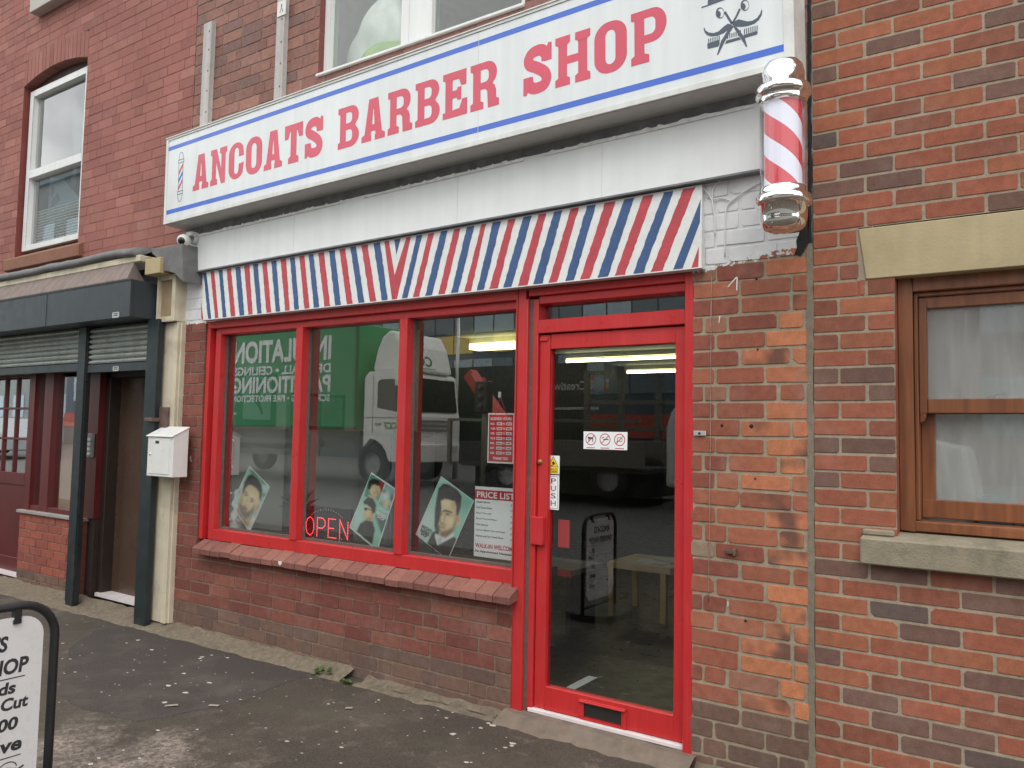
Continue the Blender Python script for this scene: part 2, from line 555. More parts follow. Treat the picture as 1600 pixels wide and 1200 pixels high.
def pavement_mat():
    m, t, b, out = base_mat('asphalt footway')
    pos = coords(t)
    c = mul(t, lin(69, 61, 53), noise(t, 240, 3, pos, 0.6, 1.45))
    c = mul(t, c, noise(t, 75, 4, pos, 0.62, 1.42, 0.32, 0.68, 0.7))
    c = mul(t, c, noise(t, 1.7, 6, pos, 0.75, 1.2))
    worn = noise(t, 1.25, 9, coords(t, (1.0, 1.0, 1.0)), 0, 0.75, 0.50, 0.66, 0.72)
    c = mul(t, c, lin(98, 88, 79), worn, 'MIX')
    # one big bleached, worn-through area beside the swing sign
    sep = node(t, 'ShaderNodeVectorMath', operation='DISTANCE')
    t.links.new(coords(t, (0.75, 1.25, 0)), sep.inputs[0])
    sep.inputs[1].default_value = (-3.72 * 0.75, -1.52 * 1.25, 0)
    far = node(t, 'ShaderNodeMapRange')
    far.inputs[1].default_value, far.inputs[2].default_value, far.inputs[3].default_value, far.inputs[4].default_value = 0.30, 0.62, 0.45, -0.35
    t.links.new(sep.outputs['Value'], far.inputs[0])
    add = node(t, 'ShaderNodeMath', operation='ADD', use_clamp=True)
    t.links.new(far.outputs[0], add.inputs[0])
    t.links.new(noise(t, 4.2, 9, pos, -0.55, 0.75, 0.35, 0.65, 0.7), add.inputs[1])
    brk = node(t, 'ShaderNodeMath', operation='MULTIPLY')
    t.links.new(add.outputs[0], brk.inputs[0])
    t.links.new(noise(t, 38, 6, pos, 0.1, 1.0, 0.40, 0.60, 0.75), brk.inputs[1])
    c = mul(t, c, lin(156, 142, 132), brk.outputs[0], 'MIX')
    moss = noise(t, 2.3, 8, coords(t), 0, 0.55, 0.52, 0.74, 0.7)
    c = mul(t, c, lin(74, 72, 52), moss, 'MIX')
    fleck = noise(t, 420, 1, pos, 0, 0.5, 0.70, 0.74)
    c = mul(t, c, lin(170, 160, 148), fleck, 'MIX')
    t.links.new(c, b.inputs['Base Color'])
    b.inputs['Roughness'].default_value = 0.88
    bn = node(t, 'ShaderNodeBump')
    bn.inputs['Strength'].default_value = 0.7
    bn.inputs['Distance'].default_value = 0.006
    nz = node(t, 'ShaderNodeTexNoise')
    nz.inputs['Scale'].default_value = 170
    nz.inputs['Detail'].default_value = 5
    t.links.new(pos, nz.inputs['Vector'])
    t.links.new(nz.outputs['Fac'], bn.inputs['Height'])
    t.links.new(bn.outputs[0], b.inputs['Normal'])
    return m


pave_m = pavement_mat()
patch_m = M('newer dark asphalt', lin(63, 56, 52), 0.9, var=0.38, vs=90, bump=0.5, bs=190, dirt=lin(96, 87, 80), dirt_amt=0.6, dirt_s=2.2)
road_m = M('road asphalt', lin(108, 108, 106), 0.85, var=0.2, vs=120, bump=0.4, bs=120)

# ------------------------------------------------------------------ ground
GZ = -1.545
mb = MB()
NX, NY = 60, 20
gx0, gx1, gy0, gy1 = -40.0, 20.0, -4.6, 0.6
V = []
for j in range(NY + 1):
    for i in range(NX + 1):
        x = gx0 + (gx1 - gx0) * i / NX
        y = gy0 + (gy1 - gy0) * j / NY
        V.append((x, y, GZ))
mb.faces(V, [(j * (NX + 1) + i, j * (NX + 1) + i + 1, (j + 1) * (NX + 1) + i + 1, (j + 1) * (NX + 1) + i) for j in range(NY) for i in range(NX)])
mb.box(gx0, gx1, -4.75, -4.602, -1.75, -1.572)
struct('pavement', mb, pave_m)
mb = MB()
mb.face([(-60, -4.6, -1.70), (40, -4.6, -1.70), (40, -13, -1.25), (-60, -13, -1.25)])
mb.face([(-60, -13, -1.25), (40, -13, -1.25), (40, -70, -1.25), (-60, -70, -1.25)])
struct('road', mb, road_m)


def ground_poly(pts, z):
    return [(*atz(px, py, z)[:2], z) for px, py in pts]


mb = MB()
pp = [(90, 1085), (130, 1108), (215, 1128), (300, 1112), (378, 1096), (440, 1070), (486, 1052), (420, 1034), (330, 1012), (250, 992), (200, 978), (150, 985), (110, 1010)]
ring = []
gp = [Vector(p) for p in ground_poly(pp, GZ)]
for a, b in zip(gp, gp[1:] + gp[:1]):
    n_ = max(2, int((b - a).length / 0.035))
    for k in range(n_):
        q_ = a + (b - a) * k / n_
        ring.append((q_.x + rnd.uniform(-.009, .009), q_.y + rnd.uniform(-.009, .009), GZ + 0.004))
mb.tess([(p[0], p[1]) for p in ring], Fr((0, 0, GZ + 0.0012), (1, 0, 0), (0, 1, 0)))
struct('tarmac_patch', mb, patch_m)

# cement fillet where the pavement meets the walls: ragged front edge, sloping up to the brickwork
def fillet(x0, x1, w0, w1, zt=-1.475, n=40):
    mb = MB()
    rows = []
    for i in range(n + 1):
        x = x0 + (x1 - x0) * i / n
        w = w0 + (w1 - w0) * i / n + rnd.uniform(-0.02, 0.02)
        rows.append([(x, 0.03, zt + rnd.uniform(-0.01, 0.01)), (x, -w * 0.35, zt - 0.045 + rnd.uniform(-0.006, 0.006)), (x, -w * 0.75, GZ + 0.012), (x, -w, GZ - 0.012)])
    V = [p for r in rows for p in r]
    mb.faces(V, [(i * 4 + k, i * 4 + k + 1, (i + 1) * 4 + k + 1, (i + 1) * 4 + k) for i in range(n) for k in range(3)], 0, True)
    return mb


struct('cement_fillet', fillet(-11, -3.62, 0.34, 0.14, n=90), cement)
struct('cement_fillet', fillet(-3.50, -2.46, 0.16, 0.13, -1.50, 16), cement)
struct('cement_fillet', fillet(-1.38, 2.0, 0.10, 0.10, -1.50, 40), cement)

# pale trodden specks (petals and gum): nobody could count them
mb = MB()
for k in range(230):
    if k < 90: x, y = rnd.uniform(-5.4, -2.2), -abs(rnd.gauss(0.35, 0.35)) - 0.12
    else: x, y = rnd.uniform(-6.5, -1.6), rnd.uniform(-2.0, -0.25)
    r = rnd.choice((0.004, 0.005, 0.006, 0.008, 0.010, 0.016)) * rnd.uniform(0.7, 1.2)
    a0 = rnd.uniform(0, 6.28)
    n = 7
    mb.face([(x + math.cos(a0 + 6.283 * i / n) * r * rnd.uniform(0.6, 1.5), y + math.sin(a0 + 6.283 * i / n) * r * rnd.uniform(0.5, 1.0), GZ + 0.0028) for i in range(n)])
o = mesh_obj('trodden_specks', mb, M('pale trodden specks', lin(185, 175, 165), 0.8, var=0.25, vs=9))
o['kind'] = 'stuff'
tag(o, 'pale petals and gum trodden into the dark asphalt', 'litter')
for px, py, l in ((268, 1104, 0.035), (334, 1104, 0.03), (545, 1108, 0.02)):
    p = atz(px, py, GZ)
    mb = MB()
    a = rnd.uniform(0.2, 0.9)
    fr = Fr((p.x, p.y, GZ + 0.007), (math.cos(a), math.sin(a), 0), (-math.sin(a), math.cos(a), 0.05))
    mb.prism([(-l, -0.012), (l, -0.010), (l * 0.95, 0.012), (-l * 0.9, 0.010)], fr, 0, 0.001)
    lab = {268: 'longest scrap of pale paper furthest from the shop wall', 334: 'shorter scrap of pale paper on the dark asphalt patch', 545: 'tiny scrap of pale paper right of the asphalt patch'}[px]
    tag(mesh_obj('paper_scrap', mb, M('dirty paper', lin(150, 138, 126), 0.8), loc=p), lab, 'litter', 'paper scraps on the pavement')

leaf_m = M('weed leaf', lin(74, 92, 44), 0.6, var=0.25, vs=60)
for wx, wy, s, lab in ((-3.80, -0.10, 1.0, 'larger green weed in the gap of the cement fillet'), (-3.55, -0.13, 0.6, 'smaller green weed beside the broken cement edge'), (-2.46, -0.06, 0.5, 'tiny weed at the foot of the red door post')):
    w = thing('weed', lab, 'weed', (wx, wy, GZ), 'weeds at the foot of the shop wall')
    mb = MB()
    for k in range(34):
        a = rnd.uniform(0, 6.28)
        l = rnd.uniform(0.02, 0.06) * s
        c0 = Vector((wx + rnd.uniform(-0.05, 0.05) * s, wy + rnd.uniform(-0.025, 0.025) * s, GZ + 0.005 + rnd.uniform(0, 0.025) * s))
        d = Vector((math.cos(a), math.sin(a), rnd.uniform(0.15, 0.7))).normalized()
        sd = d.cross(Vector((0, 0, 1))).normalized() * l * 0.28
        mb.face([c0, c0 + d * l * 0.5 + sd, c0 + d * l, c0 + d * l * 0.5 - sd])
    mesh_obj('leaf_cluster', mb, leaf_m, w)


# ------------------------------------------------------------------ brickwork
def lay(mb, x0, x1, z0, z1, openings, pal, mortar, course=0.0825, length=0.235, joint=0.010, zoff=None, headers=0, y=0.0, depth=0.007, jit=0.0015, chip=(0.002, 0.007), shift=0.0):
    """brick courses between x0..x1, z0..z1 with rectangular openings (xa, xb, za, zb); a course that an opening only partly
    covers is cut just where the opening is"""
    zs = z0 if zoff is None else zoff - course * math.ceil((zoff - z0) / course)
    z = zs
    while z < z1 - 0.004:
        za, zb = max(z, z0), min(z + course, z1)
        row = int(round((z - zs) / course))
        z += course
        if zb - za < 0.008: continue
        xs = sorted({x0, x1} | {c for o in openings for c in (o[0], o[1]) if x0 < c < x1})
        segs = []
        for p, q in zip(xs[:-1], xs[1:]):
            a, b = za, zb
            m = (p + q) / 2
            for (oa, ob, oc, od) in openings:
                if oa < m < ob:
                    if oc <= a + 1e-4 and od >= b - 1e-4: b = a
                    elif oc <= a + 1e-4: a = max(a, min(od, b))
                    elif od >= b - 1e-4: b = min(b, max(oc, a))
            if b - a > 0.010:
                if segs and abs(segs[-1][1] - p) < 1e-6 and abs(segs[-1][2] - a) < 1e-5 and abs(segs[-1][3] - b) < 1e-5: segs[-1][1] = q
                else: segs.append([p, q, a, b])
        for p, q, a, b in segs:
            mc = mortar if not callable(mortar) else mortar(p, a)
            mb.face([(p, y + depth, a), (q, y + depth, a), (q, y + depth, b), (p, y + depth, b)], 0, False, mc)
        hr = random.Random(row * 131 + 5)
        if headers and row % headers == 2: units, start = [length, length / 2], 0.25 * length
        else: units, start = [length], (length / 2 if row % 2 else 0.0)
        xx = x0 - length + start + shift
        n = 0
        while xx < x1:
            L = units[n % len(units)]
            if len(units) == 1 and headers and hr.random() < 0.06: L = length / 2
            n += 1
            br = random.Random((row * 7919 + n * 104729 + int(x0 * 10) * 31) & 0xffffff)
            bx0, bx1 = xx + joint / 2 + br.uniform(-jit, jit), xx + L - joint / 2 + br.uniform(-jit, jit)
            xx += L
            ja, jb = br.uniform(-jit, jit) * 0.7, br.uniform(-jit, jit) * 0.7
            fy = y + br.uniform(-0.0010, 0.0010)
            col = pal(bx0, za, br)
            for p, q, a, b in segs:
                ca, cb = max(bx0, p + 0.0005), min(bx1, q - 0.0005)
                if cb - ca < 0.012: continue
                ba = a + (joint / 2 if a == za else 0.001) + ja
                bb = b - (joint / 2 if b == zb else 0.001) + jb
                if bb - ba < 0.01: continue
                ch = [min(br.uniform(*chip), 0.3 * (cb - ca), 0.3 * (bb - ba)) for _ in range(4)]
                if br.random() < 0.12: ch[br.randrange(4)] *= 2.4
                ch = [min(c_, 0.4 * (bb - ba)) for c_ in ch]
                e = 0.0016
                sk = [br.uniform(-jit, jit) * 0.6 for _ in range(8)]
                oct_ = [(ca + ch[0], ba + sk[0]), (cb - ch[1], ba + sk[1]), (cb + sk[2], ba + ch[1]), (cb + sk[3], bb - ch[2]), (cb - ch[2], bb + sk[4]), (ca + ch[3], bb + sk[5]), (ca + sk[6], bb - ch[3]), (ca + sk[7], ba + ch[0])]
                cx, cz = (ca + cb) / 2, (ba + bb) / 2
                kx, kz = 1 - 2 * e / (cb - ca), 1 - 2 * e / (bb - ba)
                A = [(px_, y + depth + 0.001, pz_) for px_, pz_ in oct_]
                B = [(px_, fy + e * 0.6, pz_) for px_, pz_ in oct_]
                C = [(cx + (px_ - cx) * kx, fy, cz + (pz_ - cz) * kz) for px_, pz_ in oct_]
                mb.faces(A + B + C, [(16, 17, 18, 19, 20, 21, 22, 23)] + [(i, (i + 1) % 8, 8 + (i + 1) % 8, 8 + i) for i in range(8)] + [(8 + i, 8 + (i + 1) % 8, 16 + (i + 1) % 8, 16 + i) for i in range(8)], 0, False, col)


def pick(br, table):
    r = br.random()
    s = 0
    for w, c in table:
        s += w
        if r < s:
            f = br.uniform(0.90, 1.10)
            return tuple(x * f for x in lin(*c))
    return lin(*table[-1][1])


RIGHT_T = [(0.32, (146, 87, 68)), (0.2, (152, 95, 71)), (0.2, (130, 81, 65)), (0.19, (112, 85, 76)), (0.07, (99, 84, 79)), (0.02, (158, 100, 74))]
SHOP_T = [(0.5, (127, 77, 67)), (0.3, (118, 70, 62)), (0.15, (135, 85, 72)), (0.05, (110, 75, 68))]
SHOPUP_T = [(0.40, (142, 103, 93)), (0.3, (132, 96, 88)), (0.15, (150, 110, 98)), (0.15, (124, 97, 92))]
PIER_T = [(0.35, (146, 87, 69)), (0.3, (132, 77, 64)), (0.2, (154, 95, 73)), (0.12, (146, 102, 85)), (0.03, (148, 126, 108))]
ORANGE_T = [(0.45, (182, 117, 84)), (0.3, (172, 108, 79)), (0.25, (149, 91, 71))]
DIRTY_T = [(0.6, (112, 87, 76)), (0.4, (104, 84, 76))]
LEFT_T = [(0.6, (150, 99, 90)), (0.25, (144, 94, 86)), (0.15, (155, 105, 95))]

# ================================================================== right-hand house
right = thing('brick_house', 'orange-red brick house with a brown sash window and stone lintel beside the shop', 'house', (0.5, 0.0, -1.55))
RW = (-0.513, 0.95, -0.40, 0.696)
mb = MB()
lay(mb, -0.845, 2.6, -1.6, 4.6, [RW, (-0.655, 1.1, 0.696, 0.915), (-0.648, 1.1, -0.518, -0.40)], lambda x, z, br: pick(br, RIGHT_T), lin(156, 142, 123), 0.0759, 0.2255, 0.0122, zoff=-0.518, depth=0.0035, jit=0.0018, shift=-0.005)
# reveals of the window opening
rv = lin(140, 78, 64)
mb.face([(-0.513, 0.0, -0.40), (-0.513, 0.11, -0.40), (-0.513, 0.11, 0.696), (-0.513, 0.0, 0.696)], 0, False, rv)
mb.face([(0.95, 0.0, -0.40), (0.95, 0.11, -0.40), (0.95, 0.11, 0.696), (0.95, 0.0, 0.696)], 0, False, rv)
right_brick = brick_mat('right house brick', smudge=0.0, bump=0.4, bloom=0.15)
mesh_obj('brick_wall', mb, right_brick, right)
mb = MB()
mb.prism([(-0.655, 0.918), (1.1, 0.915), (1.1, 0.694), (-0.625, 0.694)], Fr((0, 0, 0)), -0.12, 0.006)
mesh_obj('lintel', mb, stone_lintel, right, bevel=0.003)
mesh_obj('mortar_wedge', MB().prism([(-0.662, 0.690), (-0.626, 0.690), (-0.656, 0.92), (-0.664, 0.92)], Fr((0, 0, 0)), -0.05, -0.0005), M('mortar wedge', lin(150, 138, 120), 0.9, bump=0.6), right)
mb = MB()
mb.hexa([(-0.648, -0.062, -0.518), (1.1, -0.062, -0.518), (1.1, -0.066, -0.408), (-0.648, -0.066, -0.408), (-0.648, 0.12, -0.518), (1.1, 0.12, -0.518), (1.1, 0.12, -0.378), (-0.648, 0.12, -0.378)])
mb.box(-0.645, -0.522, -0.03, 0.0, -0.40, -0.375)
mesh_obj('stone_sill', mb, stone_sill, right, bevel=0.006)
win = mesh_obj('sash_window', MB().box(-0.513, -0.455, 0.06, 0.14, -0.378, 0.696).box(0.89, 0.95, 0.06, 0.14, -0.378, 0.696)
               .box(-0.455, 0.89, 0.06, 0.14, 0.635, 0.696).box(-0.455, 0.89, 0.06, 0.16, -0.378, -0.335)
               .box(-0.455, -0.437, 0.085, 0.15, -0.335, 0.635).box(-0.437, 0.89, 0.085, 0.15, 0.615, 0.635), oak, right, bevel=0.004)
mb = MB()
mb.box(-0.437, -0.405, 0.10, 0.14, 0.118, 0.615).box(0.845, 0.89, 0.10, 0.14, 0.118, 0.615).box(-0.405, 0.845, 0.10, 0.14, 0.565, 0.615).box(-0.405, 0.845, 0.095, 0.14, 0.118, 0.178)
mb.prism([(-0.437, 0.118), (-0.412, 0.118), (-0.412, 0.102), (-0.420, 0.082), (-0.437, 0.076)], Fr((0, 0.10, 0)), -0.03, 0.0)
mesh_obj('upper_sash', mb, oak, win, bevel=0.003)
mb = MB()
mb.box(-0.437, -0.385, 0.15, 0.185, -0.30, 0.116).box(0.84, 0.89, 0.15, 0.185, -0.30, 0.116).box(-0.437, 0.89, 0.148, 0.186, -0.325, -0.248)
mesh_obj('lower_sash', mb, oak, win, bevel=0.003)
mb = MB()
mb.box(-0.405, 0.845, 0.118, 0.122, 0.178, 0.565)
mb.box(-0.385, 0.84, 0.166, 0.170, -0.248, 0.116)
mesh_obj('pane', mb, glass_net, win)
mb = MB()
mb.box(-0.19, -0.16, 0.141, 0.165, 0.178, 0.192).tube([(-0.175, 0.153, 0.19), (-0.15, 0.15, 0.20), (-0.12, 0.15, 0.20)], 0.004, 6)
mesh_obj('window_catch', mb, brass, win)
# room behind
mb = MB()
mb.box(-0.84, 2.5, 0.2, 0.21, -1.5, -0.40); mb.box(-0.84, 2.5, 2.4, 2.41, -1.5, 2.0); mb.box(-0.86, -0.85, 0.02, 2.4, -1.5, 2.0); mb.box(2.5, 2.51, 0.02, 2.4, -1.5, 2.0)
mb.box(-0.84, 2.5, 0.02, 2.4, 1.3, 1.31); mb.box(-0.84, 2.5, 0.02, 2.4, -1.5, -1.49)
mesh_obj('room', mb, M('grey room wall', (0.42, 0.42, 0.41), 0.8), right)
# things in the house window
cur = MB()
for i in range(60):
    x = -0.5 + i * 0.025
    a = (x, 0.34 + 0.004 * math.sin(i * 1.3), 0); b2 = (x + 0.025, 0.34 + 0.004 * math.sin((i + 1) * 1.3), 0)
    cur.face([(a[0], a[1], -0.42), (b2[0], b2[1], -0.42), (b2[0], b2[1], 0.75), (a[0], a[1], 0.75)])
net_m, t_, b_, o_ = base_mat('net curtain')
b_.inputs['Base Color'].default_value = (0.52, 0.52, 0.51, 1)
b_.inputs['Alpha'].default_value = 0.8
tag(mesh_obj('net_curtain', cur, net_m), 'grey net curtain behind the brown sash window of the brick house', 'curtain')
bt = thing('bottle', 'clear bottle with a pink-red cap on the inner ledge of the brown sash window', 'bottle', (-0.075, 0.26, -0.398))
mesh_obj('bottle_body', MB().lathe([(0, 0), (0.032, 0), (0.035, 0.02), (0.035, 0.08), (0.014, 0.12), (0.013, 0.135)], (-0.075, 0.26, -0.398), 20), M('cloudy plastic', (0.6, 0.6, 0.6), 0.3), bt)
mesh_obj('bottle_cap', MB().lathe([(0.016, 0.135), (0.016, 0.165), (0, 0.165)], (-0.075, 0.26, -0.398), 20), M('pink cap', lin(220, 70, 90), 0.4), bt)
mb = MB()
mb.box(-0.25, -0.11, 0.25, 0.30, -0.398, -0.22)
tag(mesh_obj('folded_towel', mb, M('pale blue cloth', lin(120, 150, 165), 0.9, var=0.15), bevel=0.03, bseg=3, loc=(-0.18, 0.27, -0.398)), 'pale blue folded cloth on the inner ledge of the brown sash window', 'cloth')
mb = MB()
mb.box(-0.84, 2.4, 0.215, 0.33, -0.42, -0.40)
mesh_obj('inner_ledge', mb, M('painted ledge', (0.4, 0.4, 0.4), 0.5), right)

# mortar joint between shop and house, with the dark hole by the barber pole
# ================================================================== barber shop building
shop = thing('barber_shop', 'barber shop with red timber front, white fascia and dull red brick walls', 'shop', (-3.2, 0.0, -1.55))
UW = (-4.155, -2.43, 2.45, 3.9)
op = [(-5.31, -2.44, -0.905, 0.808), (-2.44, -1.412, -1.7, 0.808), UW]


def shop_pal(x, z, br):
    if z > 1.3: return pick(br, SHOPUP_T)
    if z < -1.40 + 0.03 * br.random(): return pick(br, DIRTY_T)
    if x > -1.62:
        if z < -1.25: return pick(br, DIRTY_T + [])
        if x > -1.19:
            return pick(br, ORANGE_T) + ((1.0,) if br.random() < 0.55 and z < 0.6 else ())
        return pick(br, PIER_T)
    return pick(br, SHOP_T)


def shop_mortar(x, z):
    if z > 1.3: return lin(134, 112, 100)
    if x > -1.5: return lin(152, 138, 118)
    return lin(128, 108, 94)


mb = MB()
lay(mb, -5.60, -1.412, -1.62, 4.6, op, shop_pal, shop_mortar, 0.0825, 0.235, 0.0095, zoff=-0.905, headers=4, depth=0.0040, jit=0.003, chip=(0.002, 0.008))
lay(mb, -1.412, -0.868, -1.62, 4.6, [], shop_pal, shop_mortar, 0.0825, 0.235, 0.0135, zoff=-0.905, headers=4, depth=0.0045, jit=0.004, chip=(0.003, 0.010))
for (xa, xb, za, zb) in (op[0], op[1], UW):
    for x in (xa, xb):
        mb.face([(x, 0.004, za), (x, 0.14, za), (x, 0.14, zb), (x, 0.004, zb)], 0, False, lin(120, 72, 64))
mb.face([(-4.155, 0.004, 2.45), (-2.43, 0.004, 2.45), (-2.43, 0.14, 2.45), (-4.155, 0.14, 2.45)], 0, False, lin(120, 72, 64))
mb.face([(-5.31, 0.003, -0.905), (-2.44, 0.003, -0.905), (-2.44, 0.20, -0.905), (-5.31, 0.20, -0.905)], 0, False, lin(120, 72, 64))
shop_brick = brick_mat('shop brick', white=(0.80, 0.805), smudge=0.72, bump=0.5, bloom=0.2)
mesh_obj('brick_wall', mb, shop_brick, shop)
mb = MB()
pj = []
n = 150
for i in range(n + 1):
    z = -1.6 + 6.2 * i / n
    up_ = z > 0.86
    pj.append(((-0.864 if up_ else -0.872) + rnd.uniform(-0.004, 0.003), z, (-0.849 if up_ else -0.845) + rnd.uniform(-0.003, 0.003)))
for i in range(n):
    a, b = pj[i], pj[i + 1]
    z = a[1]
    col = lin(126, 116, 101) if z < 0.85 else (0.02, 0.02, 0.02)
    mb.face([(a[0], -0.001, a[1]), (a[2], -0.001, a[1]), (b[2], -0.001, b[1]), (b[0], -0.001, b[1])], 0, False, col)
mesh_obj('vertical_joint', mb, brick_mat('joint mortar', bump=1.0), shop)
# flat black patch for the broken hollow beside the white paint
mb = MB()
hp = [(-0.925, 0.838), (-0.915, 0.87), (-0.918, 0.90), (-0.905, 0.93), (-0.900, 0.99), (-0.885, 1.01), (-0.866, 1.00), (-0.866, 0.88), (-0.885, 0.845), (-0.90, 0.825)]
mb.tess(hp, Fr((0, 0, 0)), 0.0035)
mesh_obj('broken_hollow', mb, M('black hollow', (0.012, 0.011, 0.010), 0.9, bump=1.0), shop)

# sloping brick sill under the shop window
mb = MB()
nb = 25
w = (5.275 - 2.405) / nb
bevels = []
sm = brick_mat('sill brick', bump=0.5)
for i in range(nb):
    xa, xb = -5.275 + i * w + 0.003, -5.275 + (i + 1) * w - 0.003
    if i == 0: xa += 0.02
    dz, dy = rnd.uniform(-0.003, 0.003), rnd.uniform(-0.003, 0.003)
    c = pick(rnd, [(0.6, (136, 92, 82)), (0.4, (126, 84, 76))])
    P = [(xa, -0.068 + dy, -0.930 + dz), (xb, -0.068 + dy, -0.930 + dz), (xb, -0.072 + dy, -0.893 + dz), (xb, -0.055 + dy, -0.882 + dz), (xb, 0.03, -0.838 + dz), (xb, 0.06, -0.905)]
    Q = [(xa, p[1], p[2]) for p in P]
    P[0] = (xb, -0.068 + dy, -0.930 + dz)
    ring = [(p[1], p[2]) for p in (P[1], P[2], P[3], P[4], P[5])]
    A = [(xa, y_, z_) for y_, z_ in ring]; B = [(xb, y_, z_) for y_, z_ in ring]
    mb.faces(A + B, [(0, 1, 2, 3, 4), (9, 8, 7, 6, 5)] + [(k, (k + 1) % 5, 5 + (k + 1) % 5, 5 + k) for k in range(5)], 0, False, c)
mc = lin(120, 96, 86)
ring = [(-0.062, -0.926), (-0.066, -0.896), (-0.052, -0.886), (0.03, -0.842), (0.06, -0.904)]
A = [(-5.25, y_, z_) for y_, z_ in ring]; B = [(-2.41, y_, z_) for y_, z_ in ring]
mb.faces(A + B, [(0, 1, 2, 3, 4), (9, 8, 7, 6, 5)] + [(k, (k + 1) % 5, 5 + (k + 1) % 5, 5 + k) for k in range(5)], 0, False, mc)
mesh_obj('brick_sill', mb, sm, shop)

# red shop window: frame, mullions, panes
fw = MB()
fw.box(-5.305, -5.265, 0.012, 0.16, -0.838, 0.806)                      # outer left upright
fw.box(-5.265, -5.225, 0.075, 0.16, -0.838, 0.70)                       # shadowed rebate behind it
fw.box(-5.225, -5.165, 0.035, 0.16, -0.838, 0.735)                      # inner left upright
fw.box(-5.265, -2.455, 0.010, 0.16, 0.752, 0.806)                       # head, two steps
fw.box(-5.225, -2.455, 0.040, 0.16, 0.705, 0.752)
fw.box(-5.165, -2.455, 0.030, 0.16, -0.838, -0.758)                     # bottom rail
sw = mesh_obj('shop_window', fw, red_paint, shop, bevel=0.003)
for xa, xb in ((-4.305, -4.240), (-3.345, -3.280)):
    mesh_obj('mullion', MB().box(xa, xb, 0.022, 0.104, -0.758, 0.706), red_paint, sw, bevel=0.003)
mb = MB()
for xa, xb in ((-5.165, -4.305), (-4.240, -3.345), (-3.280, -2.455)):
    mb.box(xa, xa + 0.010, 0.085, 0.104, -0.758, 0.705)
    mb.box(xa + 0.010, xb, 0.085, 0.104, -0.758, -0.742)
mesh_obj('glazing_bead', mb, rubber_g, sw)
for xa, xb in ((-5.165, -4.305), (-4.240, -3.345), (-3.280, -2.455)):
    mesh_obj('pane', MB().face([(xa, 0.105, -0.758), (xb, 0.105, -0.758), (xb, 0.105, 0.705), (xa, 0.105, 0.705)]), glass, sw)
# tall post between window and door, running to the ground
mesh_obj('door_post', MB().box(-2.455, -2.392, 0.008, 0.16, -1.505, 0.806).box(-2.392, -2.374, 0.008, 0.16, -1.505, 0.75), red_paint, shop, bevel=0.003)
mesh_obj('weather_strip', MB().box(-2.374, -2.352, 0.030, 0.16, -1.50, 0.75), rubber_g, shop)
# door frame
df = MB()
df.box(-2.352, -2.318, 0.028, 0.16, -1.49, 0.748)
df.box(-1.452, -1.405, 0.002, 0.16, -1.515, 0.806)
df.box(-2.374, -1.452, 0.012, 0.16, 0.765, 0.806)
df.box(-2.318, -1.452, 0.034, 0.16, 0.72, 0.765)
df.box(-2.318, -1.452, 0.026, 0.16, 0.555, 0.630)
mesh_obj('door_frame', df, red_paint, shop, bevel=0.003)
mesh_obj('transom_pane', MB().face([(-2.318, 0.105, 0.63), (-1.452, 0.105, 0.63), (-1.452, 0.105, 0.72), (-2.318, 0.105, 0.72)]), glass, shop)
dl = MB()
X0, X1 = -2.314, -1.456
dl.box(X0, -2.245, 0.045, 0.095, -1.472, 0.548)
dl.box(-1.515, X1, 0.045, 0.095, -1.472, 0.548)
dl.box(-2.245, -1.515, 0.045, 0.095, 0.466, 0.548)
dl.box(-2.245, -1.515, 0.045, 0.095, -1.472, -1.352)
door = mesh_obj('door', dl, red_paint, shop, bevel=0.003)
mesh_obj('door_pane', MB().face([(-2.245, 0.07, -1.352), (-1.515, 0.07, -1.352), (-1.515, 0.07, 0.466), (-2.245, 0.07, 0.466)]), door_glass, door)
mb = MB()
mb.box(-2.339, -2.259, 0.012, 0.044, -0.603, -0.452)
hn = mesh_obj('pull_handle', mb, red_paint, door, bevel=0.003)
mesh_obj('inner_pull_handle', MB().box(-2.225, -2.155, 0.12, 0.135, -0.62, -0.47), red_paint, door, bevel=0.003)
mb = MB()
mb.box(-2.03, -1.765, 0.030, 0.046, -1.388, -1.372).box(-2.03, -2.005, 0.036, 0.046, -1.462, -1.388).box(-1.79, -1.765, 0.036, 0.046, -1.462, -1.388).box(-2.03, -1.765, 0.036, 0.046, -1.474, -1.462)
mb.box(-2.03, -1.765, 0.022, 0.032, -1.385, -1.377)
lp = mesh_obj('letter_plate', mb, red_paint, door, bevel=0.002)
mesh_obj('letter_slot', MB().box(-2.005, -1.79, 0.040, 0.044, -1.455, -1.392), M('dark slot', (0.02, 0.018, 0.016), 0.5), lp)
mesh_obj('door_lock', MB().lathe([(0.0, 0.012), (0.013, 0.010), (0.017, 0.0)], (-2.302, 0.045, -0.156), 20, axis=(0, -1, 0)), brass, door)
mesh_obj('hinge', MB().box(-2.312, -2.262, 0.036, 0.0455, 0.512, 0.532), red_paint, door, bevel=0.002)
mesh_obj('threshold', MB().box(-2.34, -1.452, 0.02, 0.16, -1.496, -1.476), ali_white, shop, bevel=0.002)
mb = MB()
nst = 14
V = []
for i in range(nst + 1):
    x = -2.46 + 1.08 * i / nst
    V += [(x, 0.16, -1.4965), (x, -0.03 + rnd.uniform(-.012, .012), -1.4965 + rnd.uniform(-.004, .002)), (x, -0.085 + rnd.uniform(-.02, .02), -1.523), (x, -0.16 + rnd.uniform(-.03, .03), -1.560)]
mb.faces(V, [(i * 4 + k, i * 4 + k + 1, (i + 1) * 4 + k + 1, (i + 1) * 4 + k) for i in range(nst) for k in range(3)], 0, False)
mesh_obj('door_step', mb, step_mat, shop)

